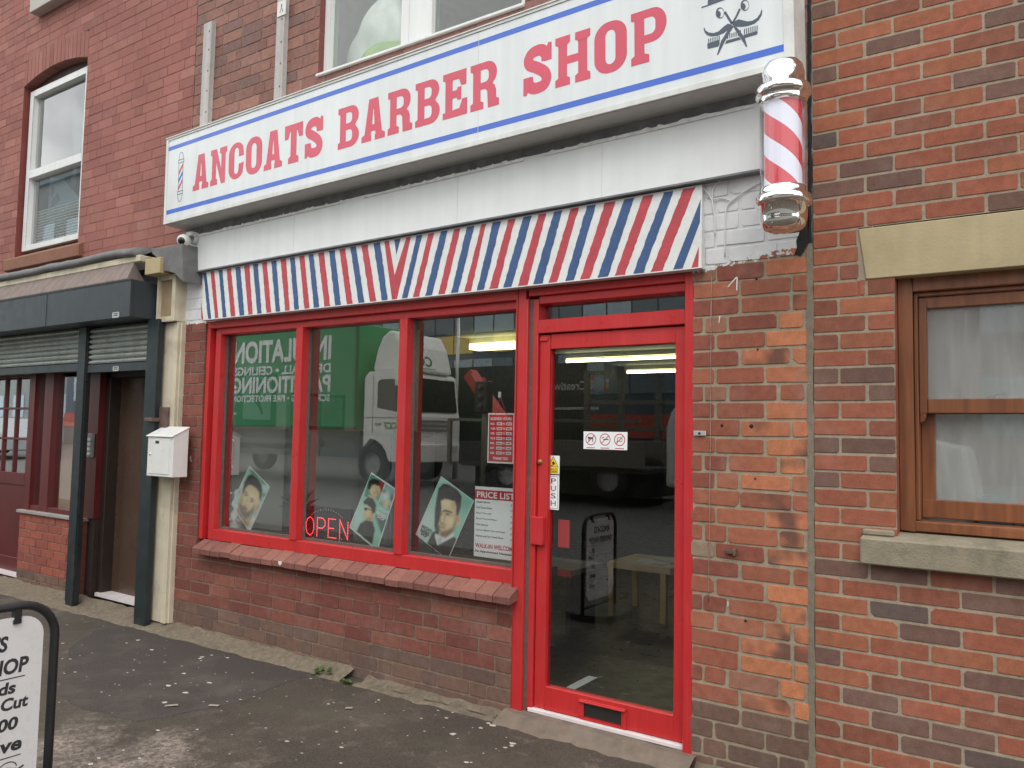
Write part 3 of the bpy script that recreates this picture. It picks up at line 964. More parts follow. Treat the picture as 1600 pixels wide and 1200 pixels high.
# fascia: dark strip, white boards with torn film, painted stripe board
TILT = 0.0105
FZ = lambda x: 1.201 + (x + 5.6) * TILT            # lower edge of the white board
FT = lambda x: 1.487 + (x + 5.6) * 0.0185            # upper edge
mb = MB()
mb.prism([(-5.60, 1.42), (-1.0, 1.5), (-1.0, 1.66), (-5.60, 1.60)], Fr((0, 0, 0)), -0.0, 0.020)
mesh_obj('dark_strip', mb, dark_strip, shop)
top = []
x = -1.065
while x > -5.585:
    top.append((x, FT(x) + rnd.uniform(-0.004, 0.003)))
    x -= rnd.uniform(0.01, 0.12)
mb = MB()
mb.prism([(-5.6, FZ(-5.6)), (-1.065, FZ(-1.065))] + top + [(-5.6, FT(-5.6) - 0.01)], Fr((0, 0, 0)), 0.0, 0.034)
fas = mesh_obj('white_fascia', mb, white_fascia, shop)
for x in (-4.3, -2.86, -1.9):
    mesh_obj('board_joint', MB().box(x, x + 0.0012, -0.0348, -0.034, FZ(x) + 0.004, FT(x) - 0.01), M('board joint', (0.52, 0.53, 0.53), 0.8), fas)
mb = MB()
x = -5.4
while x < -1.15:
    L = rnd.uniform(0.06, 0.30)
    if rnd.random() < 0.85:
        pts = [(x + L * k / 6, FT(x + L * k / 6) - 0.012 + rnd.choice((0.001, 0.003, 0.006, 0.011, 0.016)) * (0 < k < 6)) for k in range(7)]
        mb.prism([(x, FT(x) - 0.02), (x + L, FT(x + L) - 0.02)] + pts[::-1], Fr((0, 0, 0)), 0.035, 0.040 + rnd.uniform(0, 0.004))
    x += L
mesh_obj('torn_film', mb, torn_white, fas)
mesh_obj('fascia_shadow_line', MB().hexa([(-5.6, -0.052, FZ(-5.6) - 0.012), (-1.065, -0.052, FZ(-1.065) - 0.012), (-1.065, -0.052, FZ(-1.065) - 0.002), (-5.6, -0.052, FZ(-5.6) - 0.002), (-5.6, 0.0, FZ(-5.6) - 0.012), (-1.065, 0, FZ(-1.065) - 0.012), (-1.065, 0, FZ(-1.065) - 0.002), (-5.6, 0, FZ(-5.6) - 0.002)]), dark_strip, fas)  # thin dark strip drawn as the shadow line below the white board

# hand painted stripe board, leaning out at the foot
YT, YB = -0.022, -0.058
def tl_(px): return 427 + (px - 319) * (293 - 427) / (1097 - 319)
def bl_(px): return 503 + (px - 313) * (421 - 503) / (1096 - 313)
def topx(px):
    p = at(px, tl_(px), YT); return p.x
def botx(px):
    p = at(px, bl_(px), YB); return p.x
ZT, ZB = 1.19, 0.808
XL0, XR0 = topx(319), topx(1097)
XL1, XR1 = botx(314), botx(1096)
def bp(x, s, d=0.0):
    """point on the leaning board: s = 0 top, 1 foot"""
    zt = ZT + (x + 5.36) * TILT * 0.9
    return Vector((x, YT + (YB - YT) * s - d, zt + (ZB - zt) * s))
mb = MB()
mb.faces([bp(XL0, 0), bp(XR0, 0), bp(XR1, 1), bp(XL1, 1), (XL0, 0, bp(XL0, 0).z), (XR0, 0, bp(XR0, 0).z), (XR1, 0, ZB), (XL1, 0, ZB)], [(0, 1, 2, 3), (7, 6, 5, 4), (0, 4, 5, 1), (1, 5, 6, 2), (2, 6, 7, 3), (3, 7, 4, 0)], 0)
def A_(v): return 260 + v / 4.444
def B_(v): return 600 + v / 3.077
LEFT = [('b', 257, 277, 290, 312), ('r', 305, 332, 340, 362), ('b', 362, 388, 392, 417), ('r', 417, 448, 448, 480), ('b', 477, 512, 508, 542), ('r', 538, 575, 570, 600), ('b', 600, 634, 632, 662), ('r', 664, 697, 695, 728), ('b', 727, 762, 760, 790), ('r', 792, 830, 825, 857), ('b', 857, 890, 890, 922), ('r', 922, 957, 958, 995), ('b', 987, 1020, 1025, 1062), ('r', 1053, 1093, 1097, 1138), ('b', 1128, 1167, 1172, 1212), ('r', 1200, 1240, 1255, 1294), ('b', 1275, 1315, 1335, 1376), ('r', 1352, 1395, 1415, 1457), ('b', 1437, 1482, 1497, 1538)]
RIGHT = [('b', 158, 185, 85, 112), ('r', 215, 242, 138, 168), ('b', 275, 308, 197, 230), ('r', 338, 370, 260, 292), ('b', 400, 437, 322, 355), ('r', 470, 492, 385, 418), ('b', 525, 565, 445, 478), ('r', 600, 633, 505, 545), ('b', 672, 713, 572, 612), ('r', 745, 782, 642, 688), ('b', 820, 860, 715, 760), ('r', 900, 940, 790, 830), ('b', 978, 1022, 870, 912), ('r', 1065, 1118, 942, 987), ('b', 1157, 1207, 1025, 1075), ('r', 1248, 1300, 1107, 1155), ('b', 1350, 1395, 1195, 1245), ('r', 1442, 1500, 1280, 1335)]
def stripe(c, t0, t1, b0, b1, s0=0.02, s1=0.985):
    n = 22
    l, r = [], []
    for k in range(n + 1):
        s = s0 + (s1 - s0) * k / n
        l.append((t0 + (b0 - t0) * s + rnd.uniform(-.0024, .0024), s))
        r.append((t1 + (b1 - t1) * s + rnd.uniform(-.0024, .0024), s))
    for k in range(n):
        mb.face([bp(*l[k], .0008), bp(*r[k], .0008), bp(*r[k + 1], .0008), bp(*l[k + 1], .0008)], 1 if c == 'r' else 2)
for c, a, b, d, e in LEFT: stripe(c, topx(A_(a)), topx(A_(b)), botx(A_(d)), botx(A_(e)))
for c, a, b, d, e in RIGHT: stripe(c, topx(B_(a)), topx(B_(b)), botx(B_(d)), botx(B_(e)))
V_ = lambda t: botx(B_(t))
# the red V in the middle with its blue wedge
vx0, vx1, vx2, vx3 = topx(B_(2)), topx(B_(24)), topx(B_(108)), topx(B_(130))
fx, fx0, fx1 = (topx(B_(55)) + botx(B_(52))) / 2, botx(B_(38)), botx(B_(62))
for poly in ([(vx0, .02), (vx1, .02), (fx, .60), (fx0 + .03, .985), (fx0, .985)], [(vx2, .02), (vx3, .02), (fx1, .985), (fx0 + .031, .985), (fx + .0005, .60)]):
    mb.face([bp(x_, s_, .0008) for x_, s_ in poly], 1)
mb.face([bp(topx(B_(50)), .02, .0008), bp(topx(B_(80)), .02, .0008), bp(topx(B_(67)), .27, .0008)], 2)
mb.face([bp(XL0 + .004, .55, .0008), bp(XL1 + 0.028, .985, .0008), bp(XL1 + .004, .985, .0008)], 1)
xe = XR0 - 0.004
mb.face([bp(xe, .18, .0008), bp(xe, .46, .0008), bp(botx(B_(1435)), .985, .0008), bp(botx(B_(1390)), .985, .0008)], 2)
mb.face([bp(xe, .74, .0008), bp(xe, .985, .0008), bp(botx(B_(1478)), .985, .0008)], 1)
mesh_obj('striped_panel', mb, [paint_white, stripe_red, stripe_blue], shop)

# upper window of the shop
uw = MB()
x0, x1, z0, z1 = UW
uw.box(x0, x0 + 0.055, 0.05, 0.13, z0, z1).box(x1 - 0.05, x1, 0.05, 0.13, z0, z1).box(x0 + 0.055, x1 - 0.05, 0.05, 0.13, z0, z0 + 0.05).box(x0 + 0.055, x1 - 0.05, 0.05, 0.13, z1 - 0.06, z1)
uw.box(-3.43, -3.17, 0.05, 0.13, z0 + 0.05, z1 - 0.06)
uw.box(-3.37, -3.36, 0.044, 0.05, z0 + 0.05, z1 - 0.06)
uw.box(-4.155, -2.43, -0.02, 0.05, z0 - 0.0, z0 + 0.018)
uwo = mesh_obj('upper_window', uw, upvc, shop, bevel=0.003)
mesh_obj('pane', MB().box(x0 + .055, -3.43, .088, .092, z0 + .05, z1 - .06), glass_mid, uwo)
mesh_obj('pane', MB().box(-3.17, x1 - .05, .088, .092, z0 + .05, z1 - .06), glass_mid, uwo)

# rooms behind the front
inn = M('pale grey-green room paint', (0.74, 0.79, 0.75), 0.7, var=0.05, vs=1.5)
inn2 = M('room paint darkened as shade', (0.022, 0.022, 0.02), 0.7, var=0.1)
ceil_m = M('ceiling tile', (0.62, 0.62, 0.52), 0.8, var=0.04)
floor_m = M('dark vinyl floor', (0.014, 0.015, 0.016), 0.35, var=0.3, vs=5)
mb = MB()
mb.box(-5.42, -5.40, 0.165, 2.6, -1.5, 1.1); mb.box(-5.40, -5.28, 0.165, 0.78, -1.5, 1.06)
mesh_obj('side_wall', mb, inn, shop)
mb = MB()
mb.box(-5.42, -5.40, 2.6, 9.0, -1.5, 1.1)  # same side wall, near-black from here: dimness put into the colour
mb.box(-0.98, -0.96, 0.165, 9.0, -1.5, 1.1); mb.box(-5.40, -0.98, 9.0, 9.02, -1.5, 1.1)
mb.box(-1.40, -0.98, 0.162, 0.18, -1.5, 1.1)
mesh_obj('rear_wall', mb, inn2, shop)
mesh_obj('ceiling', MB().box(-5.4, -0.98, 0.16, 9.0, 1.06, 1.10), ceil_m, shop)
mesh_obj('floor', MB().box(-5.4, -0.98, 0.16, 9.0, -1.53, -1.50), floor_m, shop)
mesh_obj('window_ledge', MB().box(-5.28, -2.46, 0.165, 0.52, -0.86, -0.80), M('dark ledge', (0.05, 0.052, 0.055), 0.4), shop)
mb = MB()
mb.box(-5.5, -5.48, 0.15, 3.0, 1.3, 4.6).box(-0.9, -0.88, 0.15, 3.0, 1.3, 4.6).box(-5.5, -0.9, 3.0, 3.02, 1.3, 4.6).box(-5.5, -0.9, 0.15, 3.0, 4.58, 4.6).box(-5.5, -0.9, 0.15, 3.0, 1.3, 1.32)
mesh_obj('upper_room', mb, M('magnolia upper room', (0.45, 0.44, 0.40), 0.8), shop)
mesh_obj('upper_sill', MB().box(-4.2, -2.4, 0.14, 0.40, 2.44, 2.455), upvc, shop)

# things on the upper window sill
def blob(c, r, n=3, amp=0.25, seed=1, sq=(1, 1, 1)):
    bm = bmesh.new()
    bmesh.ops.create_icosphere(bm, subdivisions=n, radius=1)
    rr = random.Random(seed)
    dirs = [(Vector((rr.gauss(0, 1), rr.gauss(0, 1), rr.gauss(0, 1))).normalized(), rr.uniform(2, 6), rr.uniform(0, 6)) for _ in range(9)]
    mb = MB()
    V = []
    for v in bm.verts:
        d = v.co.normalized()
        k = 1 + amp * sum(math.sin(d.dot(a) * f + p) for a, f, p in dirs) / 5
        V.append((c[0] + d.x * r * k * sq[0], c[1] + d.y * r * k * sq[1], c[2] + d.z * r * k * sq[2]))
    mb.faces(V, [tuple(q.index for q in f.verts) for f in bm.faces], 0, True)
    bm.free()
    return mb
film = M('crumpled white carrier film', (0.66, 0.68, 0.68), 0.35, var=0.12, vs=12)
tag(mesh_obj('plastic_bag', blob((-3.86, 0.33, 2.80), 0.27, 4, 0.30, 3, (1.15, 0.45, 0.85)), film, loc=(-3.86, 0.33, 2.65)), 'crumpled white plastic bag heaped behind the upper shop window', 'bag')
tag(mesh_obj('fabric_bag', blob((-3.74, 0.25, 2.56), 0.19, 4, 0.22, 9, (1.75, 0.45, 0.72)), M('lime green cloth', lin(140, 175, 80), 0.6, var=0.3, vs=6, dirt=lin(50, 90, 140), dirt_amt=0.9, dirt_s=4), loc=(-3.62, 0.27, 2.455)), 'lime green and blue bag on the upper window sill', 'bag')

# ------------------------------------------------------------------ sign lettering (heavy condensed slab letters)
def arc(cx, cy, rx, ry, a0, a1, n=8):
    return [(cx + rx * math.cos(math.radians(a0 + (a1 - a0) * k / n)), cy + ry * math.sin(math.radians(a0 + (a1 - a0) * k / n))) for k in range(n + 1)]
def rrect(x0, y0, x1, y1, rx, ry):
    return arc(x1 - rx, y1 - ry, rx, ry, 0, 90) + arc(x0 + rx, y1 - ry, rx, ry, 90, 180) + arc(x0 + rx, y0 + ry, rx, ry, 180, 270) + arc(x1 - rx, y0 + ry, rx, ry, 270, 360)
def slab(x0, x1, y0, y1, c=0.03):
    """serif with softened inner corners"""
    return [(x0, y0), (x1, y0), (x1, y1), (x0, y1)]
def foot(x0, x1, s0, s1, h=0.14, k=0.05):
    return [(x0, 0), (x1, 0), (x1, h), (s1, h + k), (s0, h + k), (x0, h)]
def cap(x0, x1, s0, s1, h=0.14, k=0.05):
    return [(x0, 1), (x0, 1 - h), (s0, 1 - h - k), (s1, 1 - h - k), (x1, 1 - h), (x1, 1)]
def strokepath(pts, w):
    L, R = [], []
    n = len(pts)
    for i, p in enumerate(pts):
        a, b = pts[max(0, i - 1)], pts[min(n - 1, i + 1)]
        dx, dy = b[0] - a[0], b[1] - a[1]
        l = math.hypot(dx, dy) or 1
        nx, ny = -dy / l * w / 2, dx / l * w / 2
        L.append((p[0] + nx, p[1] + ny)); R.append((p[0] - nx, p[1] - ny))
    return L + R[::-1]
def smooth(pts, n=6):
    out = []
    P = [pts[0]] + pts + [pts[-1]]
    for i in range(1, len(P) - 2):
        for k in range(n):
            t = k / n
            out.append(tuple(0.5 * ((2 * P[i][d]) + (-P[i - 1][d] + P[i + 1][d]) * t + (2 * P[i - 1][d] - 5 * P[i][d] + 4 * P[i + 1][d] - P[i + 2][d]) * t * t + (-P[i - 1][d] + 3 * P[i][d] - 3 * P[i + 1][d] + P[i + 2][d]) * t ** 3) for d in (0, 1)))
    out.append(pts[-1])
    return out
bowl_hole = lambda x0, x1, y0, y1: [(x0, y0), (x1 - .10, y0)] + arc(x1 - .10, y0 + .10, .10, .10, -90, 0, 5)[1:] + arc(x1 - .10, y1 - .10, .10, .10, 0, 90, 5) + [(x0, y1)]
GL = {
 'A': (0.78, [([(.07, .0), (.29, 0), (.325, .22), (.46, .22), (.49, 0), (.71, 0), (.545, 1), (.24, 1)], [[(.352, .38), (.432, .38), (.400, .74), (.384, .74)]]), (foot(0, .33, .09, .27, .13, .04), []), (foot(.45, .78, .52, .70, .13, .04), [])]),
 'N': (0.78, [([(.07, 0), (.27, 0), (.27, .62), (.52, 0), (.71, 0), (.71, 1), (.51, 1), (.51, .42), (.28, 1), (.07, 1)], []), (foot(0, .34, .07, .27, .14, .04), []), (cap(.44, .78, .51, .71, .14, .04), []), ([(0, 1), (0, .86), (.07, .82), (.2, .82), (.2, 1)], [])]),
 'C': (0.70, [(arc(.35, .70, .35, .30, 30, 180, 10) + arc(.35, .30, .35, .30, 180, 330, 10) + [(.70, .42), (.47, .40), (.46, .27)] + arc(.36, .27, .10, .13, 0, -180, 8)[1:] + arc(.36, .73, .10, .13, 180, 0, 8) + [(.47, .60), (.70, .60)], [])]),
 'O': (0.72, [(rrect(0, 0, .72, 1, .33, .30), [rrect(.25, .17, .47, .83, .10, .12)])]),
 'T': (0.74, [([(.25, 0), (.49, 0), (.49, .82), (.25, .82)], []), ([(0, 1), (0, .64), (.15, .64), (.22, .82), (.52, .82), (.59, .64), (.74, .64), (.74, 1)], []), (foot(.16, .58, .25, .49, .14, .05), [])]),
 'S': (0.70, [(strokepath(smooth([(.57, .64), (.55, .77), (.46, .865), (.34, .885), (.20, .85), (.125, .74), (.16, .63), (.34, .53), (.52, .40), (.575, .27), (.52, .15), (.38, .115), (.24, .13), (.15, .21), (.12, .36)]), .235), []), ([(.50, .62), (.70, .62), (.70, .97), (.62, .99), (.55, .85)], []), ([(0, .02), (.08, .01), (.16, .15), (.20, .38), (0, .38)], [])]),
 'B': (0.74, [([(.07, 0), (.46, 0)] + arc(.46, .26, .28, .26, -90, 50, 8)[1:] + [(.60, .51)] + arc(.46, .74, .26, .26, -40, 90, 8)[1:] + [(.07, 1)], [bowl_hole(.28, .50, .15, .43), bowl_hole(.28, .49, .59, .85)]), ([(0, 0), (.1, 0), (.1, .18), (0, .14)], []), ([(0, 1), (0, .86), (.1, .82), (.1, 1)], [])]),
 'R': (0.78, [([(.07, 0), (.28, 0), (.28, .42), (.40, .42), (.46, .36), (.48, 0), (.70, 0), (.70, .34), (.66, .45), (.60, .50)] + arc(.46, .73, .26, .27, -50, 90, 8)[1:] + [(.07, 1)], [bowl_hole(.28, .50, .57, .84)]), (foot(0, .36, .07, .28, .14, .04), []), ([(.50, 0), (.78, 0), (.78, .14), (.70, .18), (.50, .18)], []), ([(0, 1), (0, .86), (.1, .82), (.1, 1)], [])]),
 'E': (0.70, [([(.07, 0), (.28, 0), (.28, 1), (.07, 1)], []), ([(0, 0), (.70, 0), (.70, .36), (.56, .36), (.48, .17), (0, .14)], []), ([(0, 1), (0, .86), (.1, .82), (.46, .82), (.53, .66), (.67, .66), (.67, 1)], []), ([(.2, .42), (.40, .42), (.43, .36), (.53, .36), (.53, .64), (.43, .64), (.40, .58), (.2, .58)], [])]),
 'H': (0.82, [([(.07, 0), (.28, 0), (.28, .42), (.54, .42), (.54, 0), (.75, 0), (.75, 1), (.54, 1), (.54, .58), (.28, .58), (.28, 1), (.07, 1)], []), (foot(0, .35, .07, .28, .14, .04), []), (foot(.47, .82, .54, .75, .14, .04), []), (cap(0, .35, .07, .28, .14, .04), []), (cap(.47, .82, .54, .75, .14, .04), [])]),
 'P': (0.74, [([(.07, 0), (.28, 0), (.28, .36), (.46, .36)] + arc(.46, .68, .28, .32, -90, 90, 12)[1:] + [(.07, 1)], [bowl_hole(.28, .51, .52, .84)]), (foot(0, .38, .07, .28, .14, .04), []), ([(0, 1), (0, .86), (.1, .82), (.1, 1)], [])]),
}
def slabword(mb, word, fr, u0, u1, v0, h, d=0.0, gap=0.09, mi=0):
    tot = sum(GL[c][0] for c in word) + gap * (len(word) - 1)
    sx = (u1 - u0) / tot
    x = u0
    for c in word:
        w_, polys = GL[c]
        for k, (po, ho) in enumerate(polys):
            mb.tess([(x + a * sx, v0 + b * h) for a, b in po], fr, d + k * 0.00025, mi, [[(x + a * sx, v0 + b * h) for a, b in hh] for hh in ho])
        x += (w_ + gap) * sx

# ------------------------------------------------------------------ shop sign
TH = math.atan(0.016)
SF = Fr((-5.605, -0.205, 1.556), (math.cos(TH), 0, math.sin(TH)), (-math.sin(TH), 0, math.cos(TH)))
SL, SH = 4.735, 0.682
sign = thing('shop_sign', 'long white lightbox sign lettered ANCOATS BARBER SHOP in red above the striped board', 'sign', (-3.2, -0.1, 1.59))
mb = MB()
mb.box(0, SL, -0.20, -0.012, 0.0, SH, 0, SF)
body = mesh_obj('sign_box', mb, [sign_frame], sign)
mb = MB()
fwid = 0.026
mb.box(0, SL, -0.012, 0.0, 0, fwid, 0, SF).box(0, SL, -0.012, 0.0, SH - fwid, SH, 0, SF).box(0, fwid, -0.012, 0, fwid, SH - fwid, 0, SF).box(SL - 0.045, SL, -0.012, 0, fwid, SH - fwid, 0, SF)
mb.box(0, SL, 0.0, 0.006, SH - 0.010, SH - 0.003, 0, SF)
mesh_obj('sign_frame', mb, sign_frame, sign, bevel=0.002)
mesh_obj('sign_face', MB().box(fwid, SL - 0.045, -0.011, -0.006, fwid, SH - fwid, 0, SF), sign_white, sign)
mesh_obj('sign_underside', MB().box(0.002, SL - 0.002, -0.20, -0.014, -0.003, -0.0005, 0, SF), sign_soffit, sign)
for word_, ua, ub in (('ANCOATS', 0.355, 1.755), ('BARBER', 1.895, 3.155), ('SHOP', 3.315, 4.14)):
    mb = MB()
    slabword(mb, word_, SF, ua, ub, 0.200, 0.268, -0.0052)
    mesh_obj('lettering', mb, sign_red, sign)
mb = MB()
for v0, v1 in ((0.575, 0.606), (0.073, 0.106)):
    mb.tess([(fwid + .002, v0), (3.01, v0), (3.01, v1), (fwid + .002, v1)], SF, -0.0052)
    mb.tess([(3.014, v0), (SL - 0.047, v0), (SL - 0.047, v1), (3.014, v1)], SF, -0.0052)
mesh_obj('sign_stripe', mb, sign_blue, sign)
mesh_obj('sign_seam', MB().box(3.0115, 3.0125, -0.006, -0.0055, fwid, SH - fwid, 0, SF), M('grey seam', (0.4, 0.4, 0.4), 0.5), sign)
# little barber pole drawn on the sign
mb = MB()
pu, w2 = 0.195, 0.030
def ringline(pts, wd=0.004, mi=0, d=-0.0050):
    mb.tess(strokepath(pts + [pts[0]], wd), SF, d, mi)
def openline(pts, wd=0.004, mi=0, d=-0.0050): mb.tess(strokepath(pts, wd), SF, d, mi)
def q(a, b): return (pu + a, 0.342 + b)
openline([q(*p) for p in [(-.028, .135)] + arc(0, .140, .028, .052, 180, 0, 12) + [(.028, .135)]])
openline([q(*p) for p in [(-.028, -.135)] + arc(0, -.140, .028, .052, 180, 360, 12) + [(.028, -.135)]])
for s in (1, -1):
    openline([q(-.035, s * .112), q(.035, s * .112)], .005)
    openline([q(-.035, s * .134), q(.035, s * .134)], .005)
    openline([q(-.035, s * .112), q(-.035, s * .134)]); openline([q(.035, s * .112), q(.035, s * .134)])
openline([q(-.027, -.11), q(-.027, .11)]); openline([q(.027, -.11), q(.027, .11)])
for k, (c, z) in enumerate(((1, .055), (2, -.005), (1, -.065))):
    mb.tess([q(-.024, z - .040), q(.024, z + .018), q(.024, z + .048), q(-.024, z - .008)], SF, -0.0052, c)
mesh_obj('sign_pole_drawing', mb, [logo_grey, sign_red, sign_blue], sign)
# hat, scissors, moustache and comb emblem
mb = MB()
def sp(px, py):
    p = at(px, py, -0.2) - SF.o
    return (p.dot(SF.u), p.dot(SF.v))
def zz(x, y): return sp(960 + x / 5.161, y / 5.161)
cx_, cy_ = zz(950, 190)
mo = [zz(*p) for p in [(950, 200), (915, 190), (880, 215), (840, 252), (800, 266), (760, 262), (735, 245), (724, 218), (720, 235), (728, 262), (745, 282), (780, 294), (830, 288), (880, 268), (920, 240)]]
mb.tess(mo, SF, -0.0050)
mo = [zz(*p) for p in [(950, 200), (975, 168), (1000, 156), (1030, 162), (1070, 172), (1110, 168), (1150, 145), (1175, 110), (1188, 70), (1192, 95), (1186, 125), (1165, 160), (1130, 190), (1080, 208), (1030, 216), (985, 215)]]
mb.tess(mo, SF, -0.0049)
for a, b, wa, wb in (((890, 95), (948, 190), 10, 14), ((1012, 70), (950, 190), 10, 14)):
    mb.tess(strokepath([zz(*a), zz((a[0] + b[0]) / 2 + 2, (a[1] + b[1]) / 2 + 4), zz(*b)], 0.010), SF, -0.0048)
for blade in ([(945, 200), (920, 235), (860, 330), (826, 445), (838, 440), (885, 345), (935, 255), (962, 215)], [(955, 195), (968, 230), (1020, 310), (1062, 378), (1071, 375), (1052, 305), (1005, 240), (975, 210)]):
    mb.tess([zz(*p) for p in blade], SF, -0.0046)
for c, sx_ in (((852, 104), 1), ((1052, 42), 1)):
    ring = [zz(c[0] + 34 * math.cos(t), c[1] + 45 * math.sin(t)) for t in [k * math.pi / 14 for k in range(28)]]
    hole = [zz(c[0] + 5 + 26 * math.cos(t), c[1] + 37 * math.sin(t)) for t in [k * math.pi / 14 for k in range(28)]]
    mb.tess(ring, SF, -0.0047, 0, [hole])
    mb.tess([zz(c[0] - 14 + 20 * math.cos(t), c[1] + 10 + 26 * math.sin(t)) for t in [k * math.pi / 10 for k in range(20)]], SF, -0.0045)
def comb(x): return 352 + (x - 750) * (240 - 352) / (1156 - 750)
mb.tess([zz(*p) for p in [(752, 394), (748, 352), (848, 318), (848, 355), (838, 375)]], SF, -0.0050)
mb.tess([zz(*p) for p in [(752, 394), (835, 370), (850, 340), (750, 366)]], SF, -0.0051)
mb.tess([zz(*p) for p in [(890, 356), (1020, 318), (1008, 298), (905, 325)]], SF, -0.0051)
mb.tess([zz(*p) for p in [(1050, 308), (1150, 277), (1156, 262), (1152, 248), (1040, 282)]], SF, -0.0051)
for i in range(24):
    x = 756 + i * 17
    if 850 < x < 900 or 1018 < x < 1036: continue
    yb = comb(x) + 6
    yt = yb - 44
    if x in range(900, 1000): yt = yb - 38
    mb.tess([zz(x, yb), zz(x + 8, yb - 2), zz(x + 8, yt - 2), zz(x, yt)], SF, -0.00525)
mb.tess([zz(*p) for p in [(700, 56), (752, 38), (755, -40), (900, -84), (915, -10), (965, -40), (965, -28), (705, 66)]], SF, -0.0050)
mesh_obj('sign_emblem', mb, logo_grey, sign)

# ------------------------------------------------------------------ barber pole
PC = Vector((-0.908, -0.255, 0.0))
pole = thing('barber_pole', 'chrome capped barber pole with red and white spiral on the shop corner', 'barber pole', (PC.x, 0.0, 1.25))
top_prof = [(0.0, 1.630), (0.045, 1.629), (0.070, 1.621), (0.082, 1.604), (0.088, 1.578), (0.089, 1.515), (0.112, 1.510), (0.116, 1.500), (0.116, 1.480), (0.110, 1.470), (0.098, 1.468), (0.102, 1.455), (0.098, 1.442), (0.097, 1.440), (0.0, 1.440)]
bot_prof = [(0.0, 1.068), (0.097, 1.068), (0.098, 1.060), (0.100, 1.052), (0.097, 1.040), (0.110, 1.036), (0.117, 1.025), (0.117, 1.000), (0.110, 0.994), (0.098, 0.992), (0.097, 0.930), (0.091, 0.905), (0.076, 0.888), (0.045, 0.880), (0.0, 0.879)]
mesh_obj('top_cap', MB().lathe(top_prof, PC, 48), chrome, pole)
mesh_obj('bottom_cap', MB().lathe(bot_prof, PC, 48), chrome, pole)
sp_m, t_, b_, o_ = base_mat('lit red and white spiral')
g = t_.nodes.new('ShaderNodeTexCoord'); sx_ = t_.nodes.new('ShaderNodeSeparateXYZ'); t_.links.new(g.outputs['Object'], sx_.inputs[0])
def mt(op, a, b=None):
    n_ = t_.nodes.new('ShaderNodeMath'); n_.operation = op
    for i_, s_ in enumerate((a, b)):
        if s_ is None: continue
        if isinstance(s_, (int, float)): n_.inputs[i_].default_value = s_
        else: t_.links.new(s_, n_.inputs[i_])
    return n_.outputs[0]
ang = mt('ARCTAN2', sx_.outputs[0], mt('MULTIPLY', mt('ADD', sx_.outputs[1], 0.255), -1.0))
ph = mt('FRACT', mt('ADD', mt('ADD', mt('DIVIDE', sx_.outputs[2], 0.195), mt('MULTIPLY', ang, 2.1 / 6.2832)), 0.02))
isr = mt('LESS_THAN', ph, 0.50)
pc = mul(t_, (0.74, 0.74, 0.84), lin(205, 60, 70), isr, 'MIX')
t_.links.new(pc, b_.inputs['Base Color'])
t_.links.new(pc, b_.inputs['Emission Color'])
b_.inputs['Emission Strength'].default_value = 0.22
b_.inputs['Roughness'].default_value = 0.3
mesh_obj('striped_roller', MB().lathe([(0.078, 1.062), (0.078, 1.445)], PC, 48), sp_m, pole)
mesh_obj('clear_tube', MB().lathe([(0.0965, 1.066), (0.0965, 1.441)], PC, 48), glass_mat('clear acrylic tube', 1.6, (0.93, 0.94, 0.95)), pole)
mb = MB()
for z in (1.49, 1.015):
    mb.box(PC.x - 0.03, PC.x + 0.03, PC.y + 0.08, 0.0, z - 0.014, z + 0.014)
mb.box(PC.x + 0.05, PC.x + 0.075, PC.y + 0.06, PC.y + 0.09, 0.95, 1.52)
mesh_obj('wall_bracket', mb, alu, pole)

# thin cables on the white painted brick
mb = MB()
def cab(pts, r=0.0035): mb.tube([at(px, py, -0.008) for px, py in smooth(pts, 4)], r, 6)
def c6(x, y): return (1050 + x / 2.857, y / 2.857)
cab([c6(395, 772), c6(300, 785), c6(225, 800), c6(185, 840), c6(180, 900), c6(190, 970), c6(192, 1050)])
cab([c6(400, 810), c6(330, 850), c6(270, 895), c6(243, 930), c6(236, 1010), c6(236, 1145)])
cab([c6(135, 835), c6(165, 870), c6(180, 900)], 0.003)
cab([c6(185, 890), c6(225, 885), c6(265, 898)], 0.003)
tag(mesh_obj('cable_run', mb, white_pl, loc=at(1120, 330, 0)), 'thin white painted cables clipped to the white brick below the barber pole', 'cable')

# small white/black bracket plates and screws on the brick pier
mb = MB()
p0, p1 = at(1084, 673, -0.004), at(1103, 681, -0.004)
mb.box(p0.x, p1.x, -0.010, 0.0, p1.z, p0.z)
pl = mesh_obj('fixing_plate', mb, alu, bevel=0.002, loc=((p0.x + p1.x) / 2, 0, p1.z))
tag(pl, 'small aluminium fixing plate on the brick pier beside the shop door', 'plate')
mesh_obj('screw_head', MB().lathe([(0, 0.004), (0.006, 0.003), (0.007, 0)], ((p0.x + p1.x) / 2, -0.010, (p0.z + p1.z) / 2), 10, axis=(0, -1, 0)), M('dark screw', (0.03, 0.025, 0.02), 0.5), pl)

# battens above the sign
b_m = M('weathered pale trunking', (0.50, 0.48, 0.46), 0.6, var=0.12, vs=9, streak=0.2, dirt=(0.2, 0.16, 0.13), dirt_amt=0.5, dirt_s=9)
def batten(px0, px1, zt, label):
    xa, xb = at(px0, 200, -0.03).x, at(px1, 200, -0.03).x
    mb = MB()
    mb.box(xa, xb, -0.045, 0.0, 2.0, zt)
    o = mesh_obj('cable_trunking', mb, b_m, bevel=0.003, loc=((xa + xb) / 2, 0, 2.0))
    tag(o, label, 'trunking', 'vertical trunking strips above the sign')
    for z in (2.45, 2.62, 2.78, 2.95, 3.1):
        mesh_obj('screw', MB().lathe([(0, 0.003), (0.006, 0.002), (0.0075, 0)], (xb - 0.022, -0.045, z), 8, axis=(0, -1, 0)), rust, o)
    return o
batten(314, 326, 3.18, 'short pale trunking strip standing on the sign, left end open')
